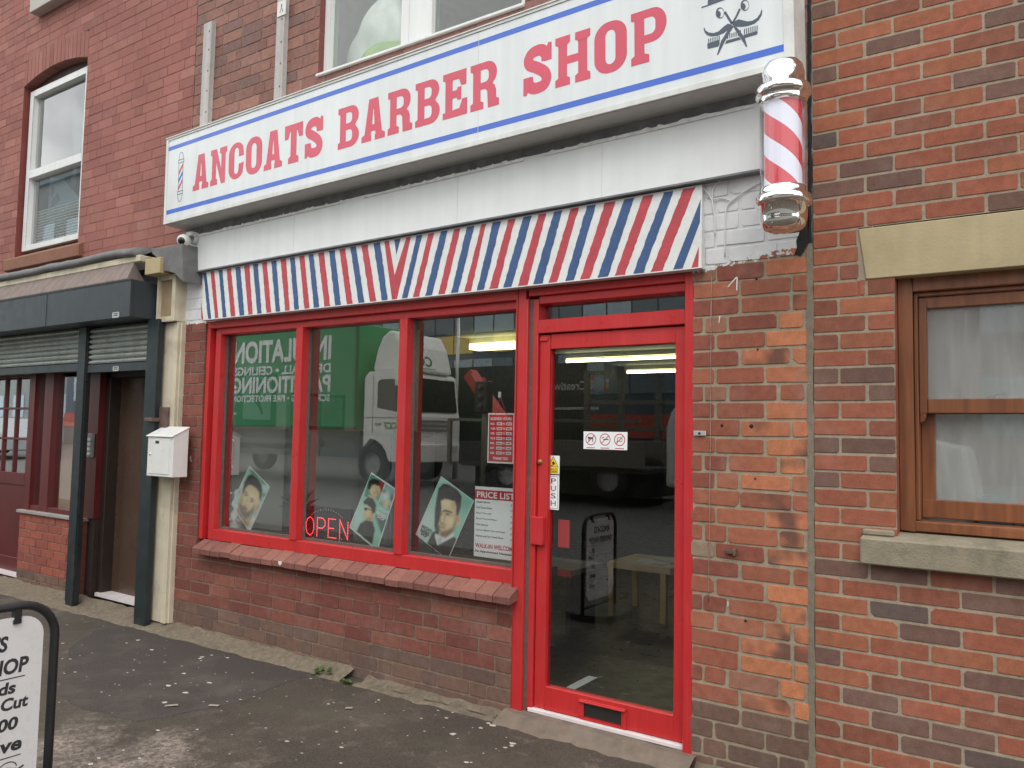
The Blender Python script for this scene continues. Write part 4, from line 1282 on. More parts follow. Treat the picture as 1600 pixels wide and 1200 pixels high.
bt2 = batten(428, 440, 4.6, 'long weathered trunking strip running up beside the upper shop window')
mb = MB()
p = at(440, 14, -0.05)
mb.box(p.x - 0.045, p.x + 0.045, -0.052, -0.0455, p.z - 0.05, p.z + 0.06)
mesh_obj('trunking_tag', mb, white_pl, bt2)
mb = MB()
mb.tess(strokepath([(p.x - .015, p.z - .025), (p.x, p.z + .01), (p.x + .018, p.z - .025)], .008), Fr((0, -0.0525, 0)), 0).tess(strokepath([(p.x, p.z + .012), (p.x + .004, p.z + .035)], .010), Fr((0, -0.0525, 0)), 0.0002)
mesh_obj('tag_mark', mb, ink, bt2)

# security camera
sc_ = thing('security_camera', 'white turret security camera with a junction box at the left end of the fascia', 'camera', (-5.50, -0.034, 1.43))
mb = MB()
cc = at(288, 376, -0.13)
mb.lathe([(0.0, 0.047), (0.030, 0.043), (0.047, 0.026), (0.051, 0.0), (0.043, -0.03), (0.026, -0.047), (0, -0.051)], cc, 28, axis=(0.45, -0.85, -0.25))
mb.lathe([(0.045, 0.0), (0.045, 0.05), (0.0, 0.05)], (cc.x, -0.075, cc.z + 0.03), 24, axis=(0, 1, 0))
mb.box(cc.x - 0.03, cc.x + 0.04, -0.10, -0.034, cc.z + 0.045, cc.z + 0.075)
mesh_obj('camera_body', mb, white_pl, sc_)
mb = MB()
mb.lathe([(0.0, 0.053), (0.026, 0.049), (0.029, 0.042)], cc, 24, axis=(0.45, -0.85, -0.25))
mesh_obj('camera_lens', mb, M('black lens', (0.01, 0.01, 0.012), 0.12), sc_)
mb = MB()
jb = at(288, 401, -0.08)
mb.box(jb.x - 0.05, jb.x + 0.05, -0.10, -0.034, jb.z - 0.055, jb.z + 0.055)
mesh_obj('junction_box', mb, white_pl, sc_, bevel=0.006, bseg=2)
mesh_obj('box_gland', MB().lathe([(0.014, 0), (0.014, 0.02), (0, 0.02)], (jb.x + 0.05, -0.07, jb.z), 12, axis=(1, 0, 0)), white_pl, sc_)
mb = MB()
mb.tube([(jb.x - 0.03, -0.05, jb.z - 0.055), (jb.x - 0.045, -0.05, jb.z - 0.12), (jb.x - 0.035, -0.045, jb.z - 0.18), (jb.x + 0.0, -0.04, jb.z - 0.20)], 0.004, 6)
mesh_obj('camera_cable', mb, white_pl, sc_)

# ================================================================== left-hand neighbour
left = thing('corner_terrace', 'red painted brick building with a dark shuttered shopfront left of the barber shop', 'building', (-8.6, 0.0, -1.55))
LW = (-8.505, -7.285, 1.640, 3.66)
mb = MB()
lay(mb, -12.5, -5.604, 1.30, 5.4, [LW], lambda x, z, br: pick(br, LEFT_T), lin(124, 84, 79), 0.0845, 0.235, 0.006, zoff=1.64, headers=3, depth=0.0022, jit=0.002, chip=(0.001, 0.004))
mb.face([(-8.505, 0.002, 1.64), (-8.505, 0.12, 1.64), (-8.505, 0.12, 3.5), (-8.505, 0.002, 3.5)], 0, False, lin(120, 64, 58))
mb.face([(-7.285, 0.002, 1.64), (-7.285, 0.12, 1.64), (-7.285, 0.12, 3.5), (-7.285, 0.002, 3.5)], 0, False, lin(120, 64, 58))
# flat-arched soldier course
na = 17
def az(t, base, rise): return base + rise * (1 - (2 * t - 1) ** 2)
for i in range(na):
    ta, tb = i / na + 0.003, (i + 1) / na - 0.003
    xa, xb = -8.512 + 1.234 * ta, -8.512 + 1.234 * tb
    c = pick(rnd, LEFT_T)
    f = [(xa, az(ta, 3.405, .085)), (xb, az(tb, 3.405, .085)), (xb, az(tb, 3.655, .055)), (xa, az(ta, 3.655, .055))]
    mb.faces([(a, -0.002, b) for a, b in f] + [(a, 0.11, b) for a, b in f], [(0, 1, 2, 3), (0, 4, 5, 1), (1, 5, 6, 2), (3, 2, 6, 7), (0, 3, 7, 4)], 0, False, c)
left_brick = brick_mat('painted brick', bump=0.35, var=0.06, bloom=0.14)
mesh_obj('brick_wall', mb, left_brick, left)
mesh_obj('arch_board', MB().box(-8.505, -7.285, 0.092, 0.12, 3.36, 3.52), M('dark stained head board', lin(70, 48, 44), 0.6, var=0.2), left)
mb = MB()
mb.hexa([(-8.63, -0.045, 1.520), (-7.18, -0.045, 1.520), (-7.18, -0.045, 1.632), (-8.63, -0.045, 1.632), (-8.63, 0.12, 1.520), (-7.18, 0.12, 1.520), (-7.18, 0.12, 1.72), (-8.63, 0.12, 1.72)])
mesh_obj('stone_sill', mb, brown_sill, left, bevel=0.006)
mb = MB()
mb.box(-8.26, -6.95, -0.10, 0.0, 4.065, 4.20)
mesh_obj('stone_sill', mb, M('grey painted sill', (0.45, 0.42, 0.38), 0.7, var=0.1), left, bevel=0.005)
lw = MB()
lw.box(-8.475, -8.40, 0.05, 0.12, 1.722, 3.365).box(-7.40, -7.325, 0.05, 0.12, 1.722, 3.365).box(-8.40, -7.40, 0.05, 0.12, 3.30, 3.365).box(-8.40, -7.40, 0.05, 0.12, 1.722, 1.775).box(-8.40, -7.40, 0.045, 0.12, 2.455, 2.535)
lwo = mesh_obj('first_floor_window', lw, upvc, left, bevel=0.003)
mesh_obj('pane', MB().face([(-8.40, .10, 2.535), (-7.40, .10, 2.535), (-7.40, .10, 3.30), (-8.40, .10, 3.30)]), glass_up, lwo)
mesh_obj('pane', MB().face([(-8.40, .10, 1.775), (-7.40, .10, 1.775), (-7.40, .10, 2.455), (-8.40, .10, 2.455)]), glass_up, lwo)
mb = MB()
mb.box(-9.5, -9.48, 0.15, 2.5, 1.3, 5.2).box(-6.2, -6.18, 0.15, 2.5, 1.3, 5.2).box(-9.5, -6.2, 2.5, 2.52, 1.3, 5.2).box(-9.5, -6.2, 0.15, 2.5, 1.3, 1.32).box(-9.5, -6.2, 0.15, 2.5, 4.6, 4.62)
mesh_obj('upper_room', mb, M('grey upper room', (0.10, 0.105, 0.11), 0.8), left)
# curtain and blind behind that window
mb = MB()
n = 26
V = []
for i in range(n + 1):
    z = 3.30 - 1.5 * i / n
    c0 = -8.02 + 0.13 * math.sin(i * 0.17)
    w0 = 0.05 + 0.07 * math.sin(i * 0.24) ** 2
    V += [(c0 - w0, 0.26, z), (c0 + w0 * 0.5, 0.30, z), (c0 + w0, 0.25, z)]
mb.faces(V, [(i * 3 + k, i * 3 + k + 1, (i + 1) * 3 + k + 1, (i + 1) * 3 + k) for i in range(n) for k in range(2)], 0, True)
tag(mesh_obj('curtain', mb, M('grey-green curtain', lin(70, 84, 86), 0.9), loc=(-8.02, 0.26, 2.5)), 'twisted grey-green curtain behind the white arched window', 'curtain')
mb = MB()
bf = Fr((-8.36, 0.22, 1.80))
mb.prism([(0.02, 0.05), (0.70, 0.36), (0.30, 0.64), (0.05, 0.70)], bf, 0, 0.012)
bl = mesh_obj('tilted_board', mb, M('blue-grey display board', lin(96, 120, 132), 0.6, var=0.15), loc=(-8.36, 0.22, 1.8))
tag(bl, 'blue-grey board tilted against the lower half of the white arched window', 'board')
mb = MB()
mb.tess([(0.06, 0.52), (0.10, 0.62), (0.16, 0.56), (0.12, 0.48)], bf, 0.0128).tess([(0.10, 0.36), (0.28, 0.44), (0.22, 0.52), (0.12, 0.46)], bf, 0.0128)
mesh_obj('board_mark', mb, M('navy print', lin(40, 52, 90), 0.5), bl)
mb = MB()
for i in range(13): mb.box(-8.39, -7.42, 0.14, 0.165, 1.80 + i * 0.028, 1.804 + i * 0.028)
tag(mesh_obj('slatted_blind', mb, white_pl, loc=(-7.9, 0.15, 1.8)), 'white slatted blind bunched along the bottom of the white arched window', 'blind')

# cream pilaster, console and lead cap at the party line
mb = MB()
mb.box(-5.800, -5.64, -0.055, 0.05, -1.50, 0.815).box(-5.636, -5.575, -0.062, 0.05, -1.50, 0.815)
mb.box(-5.575, -5.560, -0.040, 0.02, -1.50, 0.815)
mesh_obj('pilaster', mb, cream, left, bevel=0.004)
mb = MB()
mb.box(-5.82, -5.79, -0.10, 0.05, 0.82, 1.19).box(-5.615, -5.575, -0.10, 0.05, 0.82, 1.19).box(-5.79, -5.615, -0.10, 0.05, 0.82, 0.86).box(-5.79, -5.615, -0.10, 0.05, 1.15, 1.19)
mb.box(-5.79, -5.615, -0.078, 0.05, 0.86, 1.15, 1)  # recessed panel in a browner, darker cream
mesh_obj('console', mb, [cream, cream_brown], left, bevel=0.003)
LY = -0.17
capp = [at(px, py, LY) for px, py in ((236, 389), (262, 385), (284, 380), (285, 440), (279, 434), (272, 427), (262, 424), (250, 424), (249, 410), (244, 402), (237, 396))]
mb = MB()
mb.prism([(p.x, p.z) for p in capp], Fr((0, 0, 0)), -0.02, -LY)
mesh_obj('lead_cap', mb, lead, left, bevel=0.006, bseg=2)
mb = MB()
p0, p1 = at(229, 409, -0.20), at(249, 426, -0.20)
mb.box(p0.x - 0.02, p1.x, -0.200, -0.02, p1.z, p0.z + 0.02)
mesh_obj('cornice_end', mb, M('soiled cream block', lin(172, 156, 118), 0.6, var=0.12), left, bevel=0.004)

# cornice: rolled lead over a cream moulding, felt skirt, dark box
mb = MB()
V = []
n = 60
for i in range(n + 1):
    x = -12.5 + (12.5 - 5.95) * i / n
    sag = rnd.uniform(-0.006, 0.006) + 0.006 * math.sin(i * 0.7)
    for (y, z) in ((0.0, 1.46), (-0.10, 1.452), (-0.20, 1.430), (-0.245, 1.398), (-0.240, 1.362), (-0.19, 1.350)):
        V.append((x, y + sag * 0.7, z + sag))
mb.faces(V, [(i * 6 + j, i * 6 + j + 1, (i + 1) * 6 + j + 1, (i + 1) * 6 + j) for i in range(n) for j in range(5)] + [tuple(range(n * 6, n * 6 + 6))], 0, True)
mesh_obj('lead_flashing', mb, lead, left)
mesh_obj('cornice_moulding', MB().box(-12.5, -5.90, -0.212, 0.0, 1.300, 1.354), cream, left, bevel=0.006)
mb = MB()
mb.hexa([(-12.5, -0.302, 1.142), (-5.90, -0.302, 1.142), (-5.90, -0.302, 1.150), (-12.5, -0.302, 1.150), (-12.5, -0.10, 1.142), (-5.98, -0.10, 1.142), (-5.98, -0.205, 1.300), (-12.5, -0.205, 1.300)])
mesh_obj('felt_skirt', mb, felt, left)
mb = MB()
mb.box(-12.5, -5.855, -0.298, 0.02, 0.845, 1.140)
sbx = mesh_obj('shutter_box', mb, shutter_box, left, bevel=0.003)
mesh_obj('box_joint', MB().box(-7.16, -7.155, -0.3005, -0.298, 0.85, 1.138).box(-12.5, -5.855, -0.302, -0.298, 1.13, 1.139), M('panel joint', lin(38, 44, 48), 0.5), sbx)
lab_m = M('silver maker label', (0.45, 0.46, 0.46), 0.35, var=0.2, vs=60)
def maker(o_y, px, py, w_, h_):
    p = at(px, py, o_y)
    mb = MB()
    fr = Fr((p.x, o_y, p.z))
    mb.tess(rrect(-w_ / 2, -h_ / 2, w_ / 2, h_ / 2, h_ * .3, h_ * .3), fr, 0.0010, 0)
    for k in range(2): mb.tess([(-w_ * .3, h_ * (.12 - .32 * k)), (w_ * .3, h_ * (.12 - .32 * k)), (w_ * .3, h_ * (.3 - .32 * k)), (-w_ * .3, h_ * (.3 - .32 * k))], fr, 0.0016, 1)
    return mb
mesh_obj('maker_label', maker(-0.299, 181, 492, 0.10, 0.045), [lab_m, ink], sbx)
# timber / dark lining under the box
mesh_obj('box_lining', MB().box(-12.5, -5.72, -0.05, 0.06, 0.70, 0.843), dark_green, left)

# steel shutter posts
for xa, xb in ((-6.925, -6.812), (-5.885, -5.735)):
    mesh_obj('shutter_post', MB().box(xa, xb, -0.125, -0.075, -1.535, 0.843), dark_green, left, bevel=0.003)
mb = MB()
mb.box(-6.811, -6.795, -0.112, -0.075, -1.50, 0.843).box(-5.905, -5.887, -0.112, -0.075, -1.50, 0.843).box(-6.955, -6.927, -0.112, -0.075, -1.50, 0.843)
mesh_obj('guide_channel', mb, black_pl, left)
def shutter(xa, xb, z0, z1):
    mb = MB()
    n = 7
    h = (z1 - z0) / n
    for k in range(n):
        z = z0 + k * h
        ring = [(-0.075, z), (-0.098, z + h * 0.18), (-0.104, z + h * 0.45), (-0.094, z + h * 0.74), (-0.078, z + h * 0.86), (-0.075, z + h * 0.98), (-0.055, z + h * 0.98), (-0.055, z)]
        A = [(xa, y, c) for y, c in ring]; B = [(xb, y, c) for y, c in ring]
        m_ = len(ring)
        mb.faces(A + B, [tuple(range(m_)), tuple(range(2 * m_ - 1, m_ - 1, -1))] + [(j, (j + 1) % m_, m_ + (j + 1) % m_, m_ + j) for j in range(m_)], 0, False)
    o = mesh_obj('roller_shutter', mb, galv, left)
    mesh_obj('bottom_rail', MB().box(xa, xb, -0.108, -0.05, z0 - 0.07, z0 - 0.002), shutter_box, o, bevel=0.003)
    return o
shutter(-12.4, -6.955, 0.535, 0.845)
s2 = shutter(-6.793, -5.907, 0.515, 0.83)
mesh_obj('maker_label', maker(-0.109, 181, 576, 0.09, 0.04), [lab_m, ink], s2)

# low brick wall, stone coping, wine red joinery, glass, doors behind the shutters
mb = MB()
lay(mb, -8.13, -6.98, -1.60, -0.845, [], lambda x, z, br: pick(br, [(0.6, (150, 84, 70)), (0.4, (138, 76, 66))] if z > -1.38 else DIRTY_T), lin(146, 124, 106), 0.0755, 0.225, 0.010, zoff=-0.845, y=0.02)
mb.face([(-6.98, 0.024, -1.6), (-6.98, 0.3, -1.6), (-6.98, 0.3, -0.845), (-6.98, 0.024, -0.845)], 0, False, lin(130, 76, 66))
mesh_obj('stall_riser', mb, brick_mat('riser brick', bloom=0.15), left)
mesh_obj('riser_coping', MB().box(-8.15, -6.96, -0.005, 0.12, -0.843, -0.815), M('grey coping', (0.30, 0.28, 0.26), 0.8), left, bevel=0.003)
mb = MB()
mb.box(-8.12, -8.01, 0.04, 0.14, -0.815, 0.70).box(-7.84, -7.68, 0.05, 0.14, -0.815, 0.70).box(-8.01, -7.84, 0.05, 0.12, -0.815, -0.77).box(-7.68, -7.16, 0.05, 0.12, -0.815, -0.77)
mb.box(-8.12, -7.16, 0.04, 0.14, 0.50, 0.70)
fsh = mesh_obj('shop_window', mb, wine, left, bevel=0.003)
mesh_obj('pane', MB().face([(-8.01, .10, -.77), (-7.16, .10, -.77), (-7.16, .10, .50), (-8.01, .10, .50)]), glass, fsh)
mesh_obj('side_panel', MB().box(-7.16, -6.862, 0.045, 0.16, -0.815, 0.70), wine, left)
mesh_obj('side_panel', MB().box(-6.98, -6.862, 0.06, 0.34, -1.5, -0.82), M('dark joinery', lin(52, 40, 36), 0.5), left)
# wine red glazed door
dr = MB()
dr.box(-9.15, -8.98, 0.09, 0.14, -1.44, 0.62).box(-8.23, -8.135, 0.09, 0.14, -1.44, 0.62).box(-8.98, -8.23, 0.09, 0.14, 0.46, 0.62).box(-8.98, -8.23, 0.09, 0.14, -0.60, -0.48)
dr.box(-8.98, -8.23, 0.10, 0.13, -1.30, -0.60).box(-8.98, -8.23, 0.085, 0.14, -1.44, -1.30)
dr.box(-9.3, -8.10, 0.05, 0.10, -1.50, -1.44)
dr.box(-8.515, -8.49, 0.095, 0.135, -0.48, 0.46)
dr.box(-8.76, -8.735, 0.095, 0.135, -0.48, 0.46)
for z in (0.14, -0.16): dr.box(-8.98, -8.23, 0.096, 0.134, z, z + 0.022)
gd = mesh_obj('glazed_door', dr, wine, left, bevel=0.003)
mesh_obj('pane', MB().face([(-8.98, .115, -.48), (-8.23, .115, -.48), (-8.23, .115, .46), (-8.98, .115, .46)]), glass, gd)
mesh_obj('door_sill', MB().box(-9.3, -8.13, 0.02, 0.09, -1.46, -1.435), ali_white, gd)
# brown recessed door
dd = MB()
dd.box(-6.86, -6.79, 0.10, 0.25, -1.48, 0.50).box(-5.90, -5.80, 0.10, 0.25, -1.48, 0.70).box(-6.90, -5.80, 0.10, 0.25, 0.42, 0.70)
mesh_obj('door_frame', dd, M('dark joinery', lin(46, 36, 32), 0.5), left, bevel=0.003)
bd = mesh_obj('flush_door', MB().box(-6.84, -5.90, 0.20, 0.25, -1.46, 0.42), brown_door, left)
mesh_obj('threshold', MB().box(-6.84, -5.90, 0.08, 0.20, -1.475, -1.445), ali_white, left)
mesh_obj('door_knob', MB().lathe([(0, 0.04), (0.018, 0.035), (0.012, 0.01), (0.02, 0)], (-5.98, 0.20, -0.45), 16, axis=(0, -1, 0)), alu, bd)
kp = thing('door_keypad', 'grey entry keypad on the wine red panel beside the dark post', 'keypad', (-7.05, 0.045, -0.2))
p = at(141, 695, 0.03)
mb = MB().box(p.x - 0.045, p.x + 0.045, 0.020, 0.045, p.z - 0.11, p.z + 0.10)
kb = mesh_obj('keypad_case', mb, grey_pl, kp, bevel=0.006, bseg=2)
mb = MB()
for r_ in range(4): mb.box(p.x - 0.025, p.x + 0.025, 0.015, 0.0195, p.z - 0.09 + r_ * 0.042, p.z - 0.065 + r_ * 0.042)
mesh_obj('button', mb, white_pl, kp)
# dark room behind with upright cardboard
mb = MB()
mb.box(-12.5, -5.75, 1.6, 1.62, -1.5, 0.8).box(-12.5, -12.48, 0.15, 1.6, -1.5, 0.8).box(-12.5, -5.75, 0.15, 1.6, -1.52, -1.5).box(-12.5, -5.75, 0.15, 1.6, 0.8, 0.82)
mesh_obj('ground_floor_room', mb, M('dark shop room', (0.07, 0.065, 0.06), 0.8), left)
mesh_obj('side_wall', MB().box(-12.5, -9.3, 0.02, 0.10, -1.6, 0.85), wine, left)
mb = MB()
mb.prism([(0, 0), (0.55, 0), (0.55, 0.78), (0.22, 0.80), (0.16, 0.70), (0, 0.66)], Fr((-7.93, 0.17, -0.77)), -0.01, 0)
tag(mesh_obj('cardboard_sheet', mb, card, loc=(-7.65, 0.17, -0.77)), 'taller brown cardboard sheet standing inside the left shop window', 'cardboard', 'cardboard in the left shop window')
mb = MB()
mb.prism([(0, 0), (0.5, 0), (0.48, 0.42), (0.3, 0.45), (0.02, 0.40)], Fr((-7.86, 0.145, -0.77)), -0.008, 0)
tag(mesh_obj('cardboard_sheet', mb, card, loc=(-7.6, 0.145, -0.77)), 'lower crumpled cardboard sheet in front in the left shop window', 'cardboard', 'cardboard in the left shop window')

# letter box on the pilaster, rusty bracket above it
mbx = thing('letter_box', 'white metal letter box fixed to the cream pilaster', 'letter box', (-5.62, -0.06, -0.22))
pa, pb = at(229, 682, -0.20), at(272, 747, -0.20)
mb = MB()
xa, xb, z0, z1 = pa.x + 0.005, pb.x - 0.045, pb.z + 0.0, pa.z + 0.035
mb.hexa([(xa, -0.19, z0), (xb, -0.19, z0), (xb, -0.19, z1 - 0.03), (xa, -0.19, z1 - 0.03), (xa, -0.063, z0), (xb, -0.063, z0), (xb, -0.063, z1 + 0.035), (xa, -0.063, z1 + 0.035)])
lb = mesh_obj('box_body', mb, white_metal, mbx, bevel=0.004)
mb = MB()
mb.hexa([(xa - .006, -0.205, z1 - 0.034), (xb + .006, -0.205, z1 - 0.034), (xb + .006, -0.203, z1 - 0.026), (xa - .006, -0.203, z1 - 0.026), (xa - .006, -0.062, z1 + 0.036), (xb + .006, -0.062, z1 + 0.036), (xb + .006, -0.062, z1 + 0.046), (xa - .006, -0.062, z1 + 0.046)])
mesh_obj('box_lid', mb, white_metal, mbx, bevel=0.002)
mesh_obj('box_door', MB().box(xa + 0.02, xb - 0.045, -0.1945, -0.190, z0 + 0.02, z1 - 0.05), white_metal, mbx, bevel=0.002)
mesh_obj('view_slot', MB().box(xa + 0.11, xa + 0.155, -0.1965, -0.1945, z1 - 0.085, z1 - 0.065), black_pl, mbx)
mesh_obj('box_lock', MB().lathe([(0, 0.006), (0.008, 0.005), (0.010, 0)], (xa + 0.045, -0.1945, (z0 + z1) / 2), 12, axis=(0, -1, 0)), alu, mbx)
mb = MB()
p = at(250, 652, -0.10)
mb.box(p.x - 0.06, p.x + 0.07, -0.085, -0.058, p.z - 0.11, p.z + 0.08).box(p.x - 0.115, p.x - 0.02, -0.16, -0.085, p.z - 0.035, p.z - 0.005)
tag(mesh_obj('steel_bracket', mb, rust, bevel=0.004, loc=(p.x, -0.07, p.z)), 'rusty steel bracket on the cream pilaster above the letter box', 'bracket')

# ================================================================== things behind the shop glass
GLY = 0.14
teal = M('mint print', lin(128, 190, 168), 0.45, var=0.05)
teal_l = M('pale mint print', lin(188, 222, 214), 0.45, var=0.03)
teal_d = M('deep mint print', lin(82, 150, 128), 0.45)
skin_p = M('printed skin', lin(214, 190, 138), 0.45, var=0.05)
skin_s = M('printed skin in shade', lin(170, 138, 92), 0.45, var=0.05)
hair_p = M('printed dark hair', lin(30, 26, 28), 0.45, var=0.1)
beard_p = M('printed stubble', lin(120, 96, 66), 0.45)
lip_p = M('printed lip', lin(168, 112, 84), 0.45)
suit_p = M('printed black cloth', lin(24, 24, 28), 0.45)
shirt_p = M('printed white shirt', lin(214, 228, 228), 0.45)
ink_p = ink
red_p = M('printed red', lin(170, 40, 44), 0.45)
PM = [paper_w, teal, teal_l, teal_d, skin_p, skin_s, hair_p, beard_p, lip_p, suit_p, shirt_p, ink_p, red_p]
W_, T_, TL, TD, SK, SS, HR, BD, LP, SU, SHT, INK, RD = range(13)

def poster(name, label, cat, corners, group=None, Y=GLY):
    """corners in order bottom left, bottom right, top right, top left of the card; returns mesh builder and a map from card to window plane"""
    c = [at(px, py, Y) for px, py in corners]
    mb = MB()
    mb.faces([(p.x, Y, p.z) for p in c] + [(p.x, Y + 0.003, p.z) for p in c], [(0, 1, 2, 3), (7, 6, 5, 4), (0, 4, 5, 1), (1, 5, 6, 2), (2, 6, 7, 3), (3, 7, 4, 0)], 0)
    ctr = sum((Vector(p) for p in c), Vector()) / 4
    o = mesh_obj(name, mb, [paper_w], loc=(ctr.x, Y, ctr.z))
    tag(o, label, cat, group)
    return o
import numpy as np
print_m, t_, b_, o_ = base_mat('printed photograph')
a_ = node(t_, 'ShaderNodeAttribute', attribute_name='pcol')
t_.links.new(mul(t_, a_.outputs['Color'], noise(t_, 220, 2, coords(t_), 0.93, 1.07)), b_.inputs['Base Color'])
b_.inputs['Roughness'].default_value = 0.42
def sdist(P, poly):
    """signed distance of many points to one polygon, inside positive"""
    poly = np.array(poly, float)
    d = np.full(len(P), 1e9)
    ins = np.zeros(len(P), bool)
    for a, b in zip(poly, np.roll(poly, -1, 0)):
        e = b - a
        w_ = P - a
        t = np.clip((w_ @ e) / max(1e-9, e @ e), 0, 1)
        d = np.minimum(d, np.hypot(*(w_ - t[:, None] * e).T))
        c1, c2 = P[:, 1] >= a[1], P[:, 1] < b[1]
        c3 = e[0] * w_[:, 1] > e[1] * w_[:, 0]
        ins ^= (c1 & c2 & c3) | (~c1 & ~c2 & ~c3)
    return np.where(ins, d, -d)
def photo_print(o, Y, X, quad, layers, nx=64, ny=92):
    """a printed photograph: a fine sheet whose ink comes from soft-edged areas; quad = bottom left, bottom right, top right, top left"""
    Q = [np.array(q, float) for q in quad]
    uu, vv = np.meshgrid(np.linspace(0, 1, nx), np.linspace(0, 1, ny))
    uu, vv = uu.ravel()[:, None], vv.ravel()[:, None]
    P = Q[0] * (1 - uu) * (1 - vv) + Q[1] * uu * (1 - vv) + Q[2] * uu * vv + Q[3] * (1 - uu) * vv
    C = np.zeros((len(P), 3)) + 0.5
    for L in layers:
        if L[0] == 'p':                                  # soft polygon: colour, outline, softness, opacity
            _, c, pts, soft, op = L
            a = np.clip(sdist(P, pts) / soft * 0.5 + 0.5, 0, 1)
            a = (a * a * (3 - 2 * a) * op)[:, None]
        else:                                            # soft blob: colour, centre, radii, turn, opacity
            _, c, (bx, by), (rx, ry), rot, op = L
            r_ = math.radians(rot)
            dx, dy = P[:, 0] - bx, P[:, 1] - by
            ax, ay = (dx * math.cos(r_) + dy * math.sin(r_)) / rx, (-dx * math.sin(r_) + dy * math.cos(r_)) / ry
            a = (np.exp(-(ax * ax + ay * ay)) * op)[:, None]
        C = C * (1 - a) + np.array(lin(*c)) * a
    org = wloc(o)
    V = []
    for p in P:
        w_ = at(*X(p[0], p[1]), Y)
        V.append((w_.x - org.x, Y - 0.0005 - org.y, w_.z - org.z))
    Fc = [(j * nx + i, j * nx + i + 1, (j + 1) * nx + i + 1, (j + 1) * nx + i) for j in range(ny - 1) for i in range(nx - 1)]
    me = bpy.data.meshes.new('printed_picture')
    me.from_pydata(V, [], Fc)
    at2 = me.attributes.new('pcol', 'FLOAT_COLOR', 'POINT')
    at2.data.foreach_set('color', np.hstack([C, np.ones((len(C), 1))]).ravel().tolist())
    me.materials.append(print_m)
    q_ = bpy.data.objects.new('printed_picture', me)
    q_.parent = o
    COL.objects.link(q_)
    return q_
def ell(cx, cy, rx, ry, rot=0, n=20, a0=0, a1=360):
    r_ = math.radians(rot)
    out = []
    for k in range(n):
        t = math.radians(a0 + (a1 - a0) * k / (n if a1 - a0 >= 360 else n - 1))
        x, y = rx * math.cos(t), ry * math.sin(t)
        out.append((cx + x * math.cos(r_) - y * math.sin(r_), cy + x * math.sin(r_) + y * math.cos(r_)))
    return out

# 1: bearded man, head tilted (traced in the enlargement at 5.454 px per px, from 300, 680)
X1 = lambda x, y: (300 + x / 5.454, 680 + y / 5.454)
p1 = poster('portrait_poster', 'small tilted poster of a bearded man on mint, leftmost in the shop window', 'poster', [X1(490, 832), X1(335, 590), X1(488, 262), X1(664, 440)], 'tilted portrait posters in the shop window')
MINT, MINTL, MINTD = (150, 210, 192), (222, 243, 240), (92, 156, 138)
SKN, SKL, SKD, HRC, DRK = (228, 202, 158), (248, 230, 190), (164, 128, 90), (38, 34, 36), (20, 20, 24)
photo_print(p1, GLY, X1, [(488, 822), (345, 590), (488, 272), (655, 440)], [
    ('p', MINT, [(300, 900), (300, 200), (700, 200), (700, 900)], 4, 1), ('b', MINTL, (430, 460), (70, 120), 20, .9), ('b', HRC, (545, 320), (70, 22), 35, .9), ('b', MINTL, (620, 450), (40, 40), 0, .7), ('b', HRC, (610, 400), (30, 14), 40, .7), ('b', HRC, (615, 512), (22, 16), 0, .7), ('b', MINTL, (575, 640), (40, 60), 20, .6), ('b', (60, 90, 86), (400, 480), (24, 30), 0, .5),
    ('p', (222, 232, 232), [(395, 590), (345, 575), (350, 600), (470, 790), (488, 818), (545, 712), (520, 670), (470, 745)], 10, 1), ('b', (150, 165, 170), (395, 690), (26, 60), -30, .5),
    ('p', SKD, [(388, 620), (440, 700), (490, 710), (525, 655), (480, 775), (452, 765), (385, 660)], 12, 1), ('b', SKN, (480, 735), (24, 30), 0, .6),
    ('p', SKN, ell(492, 540, 84, 154, 22, 40), 10, 1), ('p', SKN, ell(562, 612, 16, 30, 22), 6, 1), ('b', (196, 120, 84), (563, 612), (8, 16), 22, .6),
    ('b', SKL, (505, 520), (60, 50), 20, .8), ('b', SKL, (530, 590), (26, 40), 10, .6), ('b', SKD, (412, 590), (18, 90), 12, .75), ('b', SKD, (545, 640), (24, 60), 25, .5), ('b', SKL, (462, 575), (14, 30), 20, .5),
    ('p', HRC, [(430, 475), (445, 400), (478, 345), (512, 330), (562, 370), (592, 420), (602, 470), (587, 560), (574, 540), (572, 485), (545, 450), (510, 425), (482, 425), (455, 455), (437, 505)], 12, 1), ('b', (96, 84, 76), (520, 372), (30, 16), 30, .6),
    ('p', (84, 62, 44), [(402, 590), (416, 595), (430, 606), (464, 626), (472, 650), (500, 640), (534, 590), (522, 650), (484, 702), (450, 710), (412, 670)], 16, .88),
    ('b', (178, 116, 92), (450, 645), (20, 9), 22, .9), ('b', HRC, (450, 615), (28, 8), 25, .75),
    ('b', HRC, (462, 488), (16, 6), 35, .9), ('b', HRC, (514, 543), (18, 6), 25, .9), ('b', SKD, (462, 508), (20, 12), 25, .7), ('b', SKD, (510, 562), (22, 13), 25, .7), ('b', DRK, (462, 512), (8, 5), 25, 1), ('b', DRK, (510, 564), (9, 5), 25, 1),
    ('b', SKD, (468, 560), (8, 34), 22, .45), ('b', SKD, (456, 600), (14, 7), 20, .7),
])
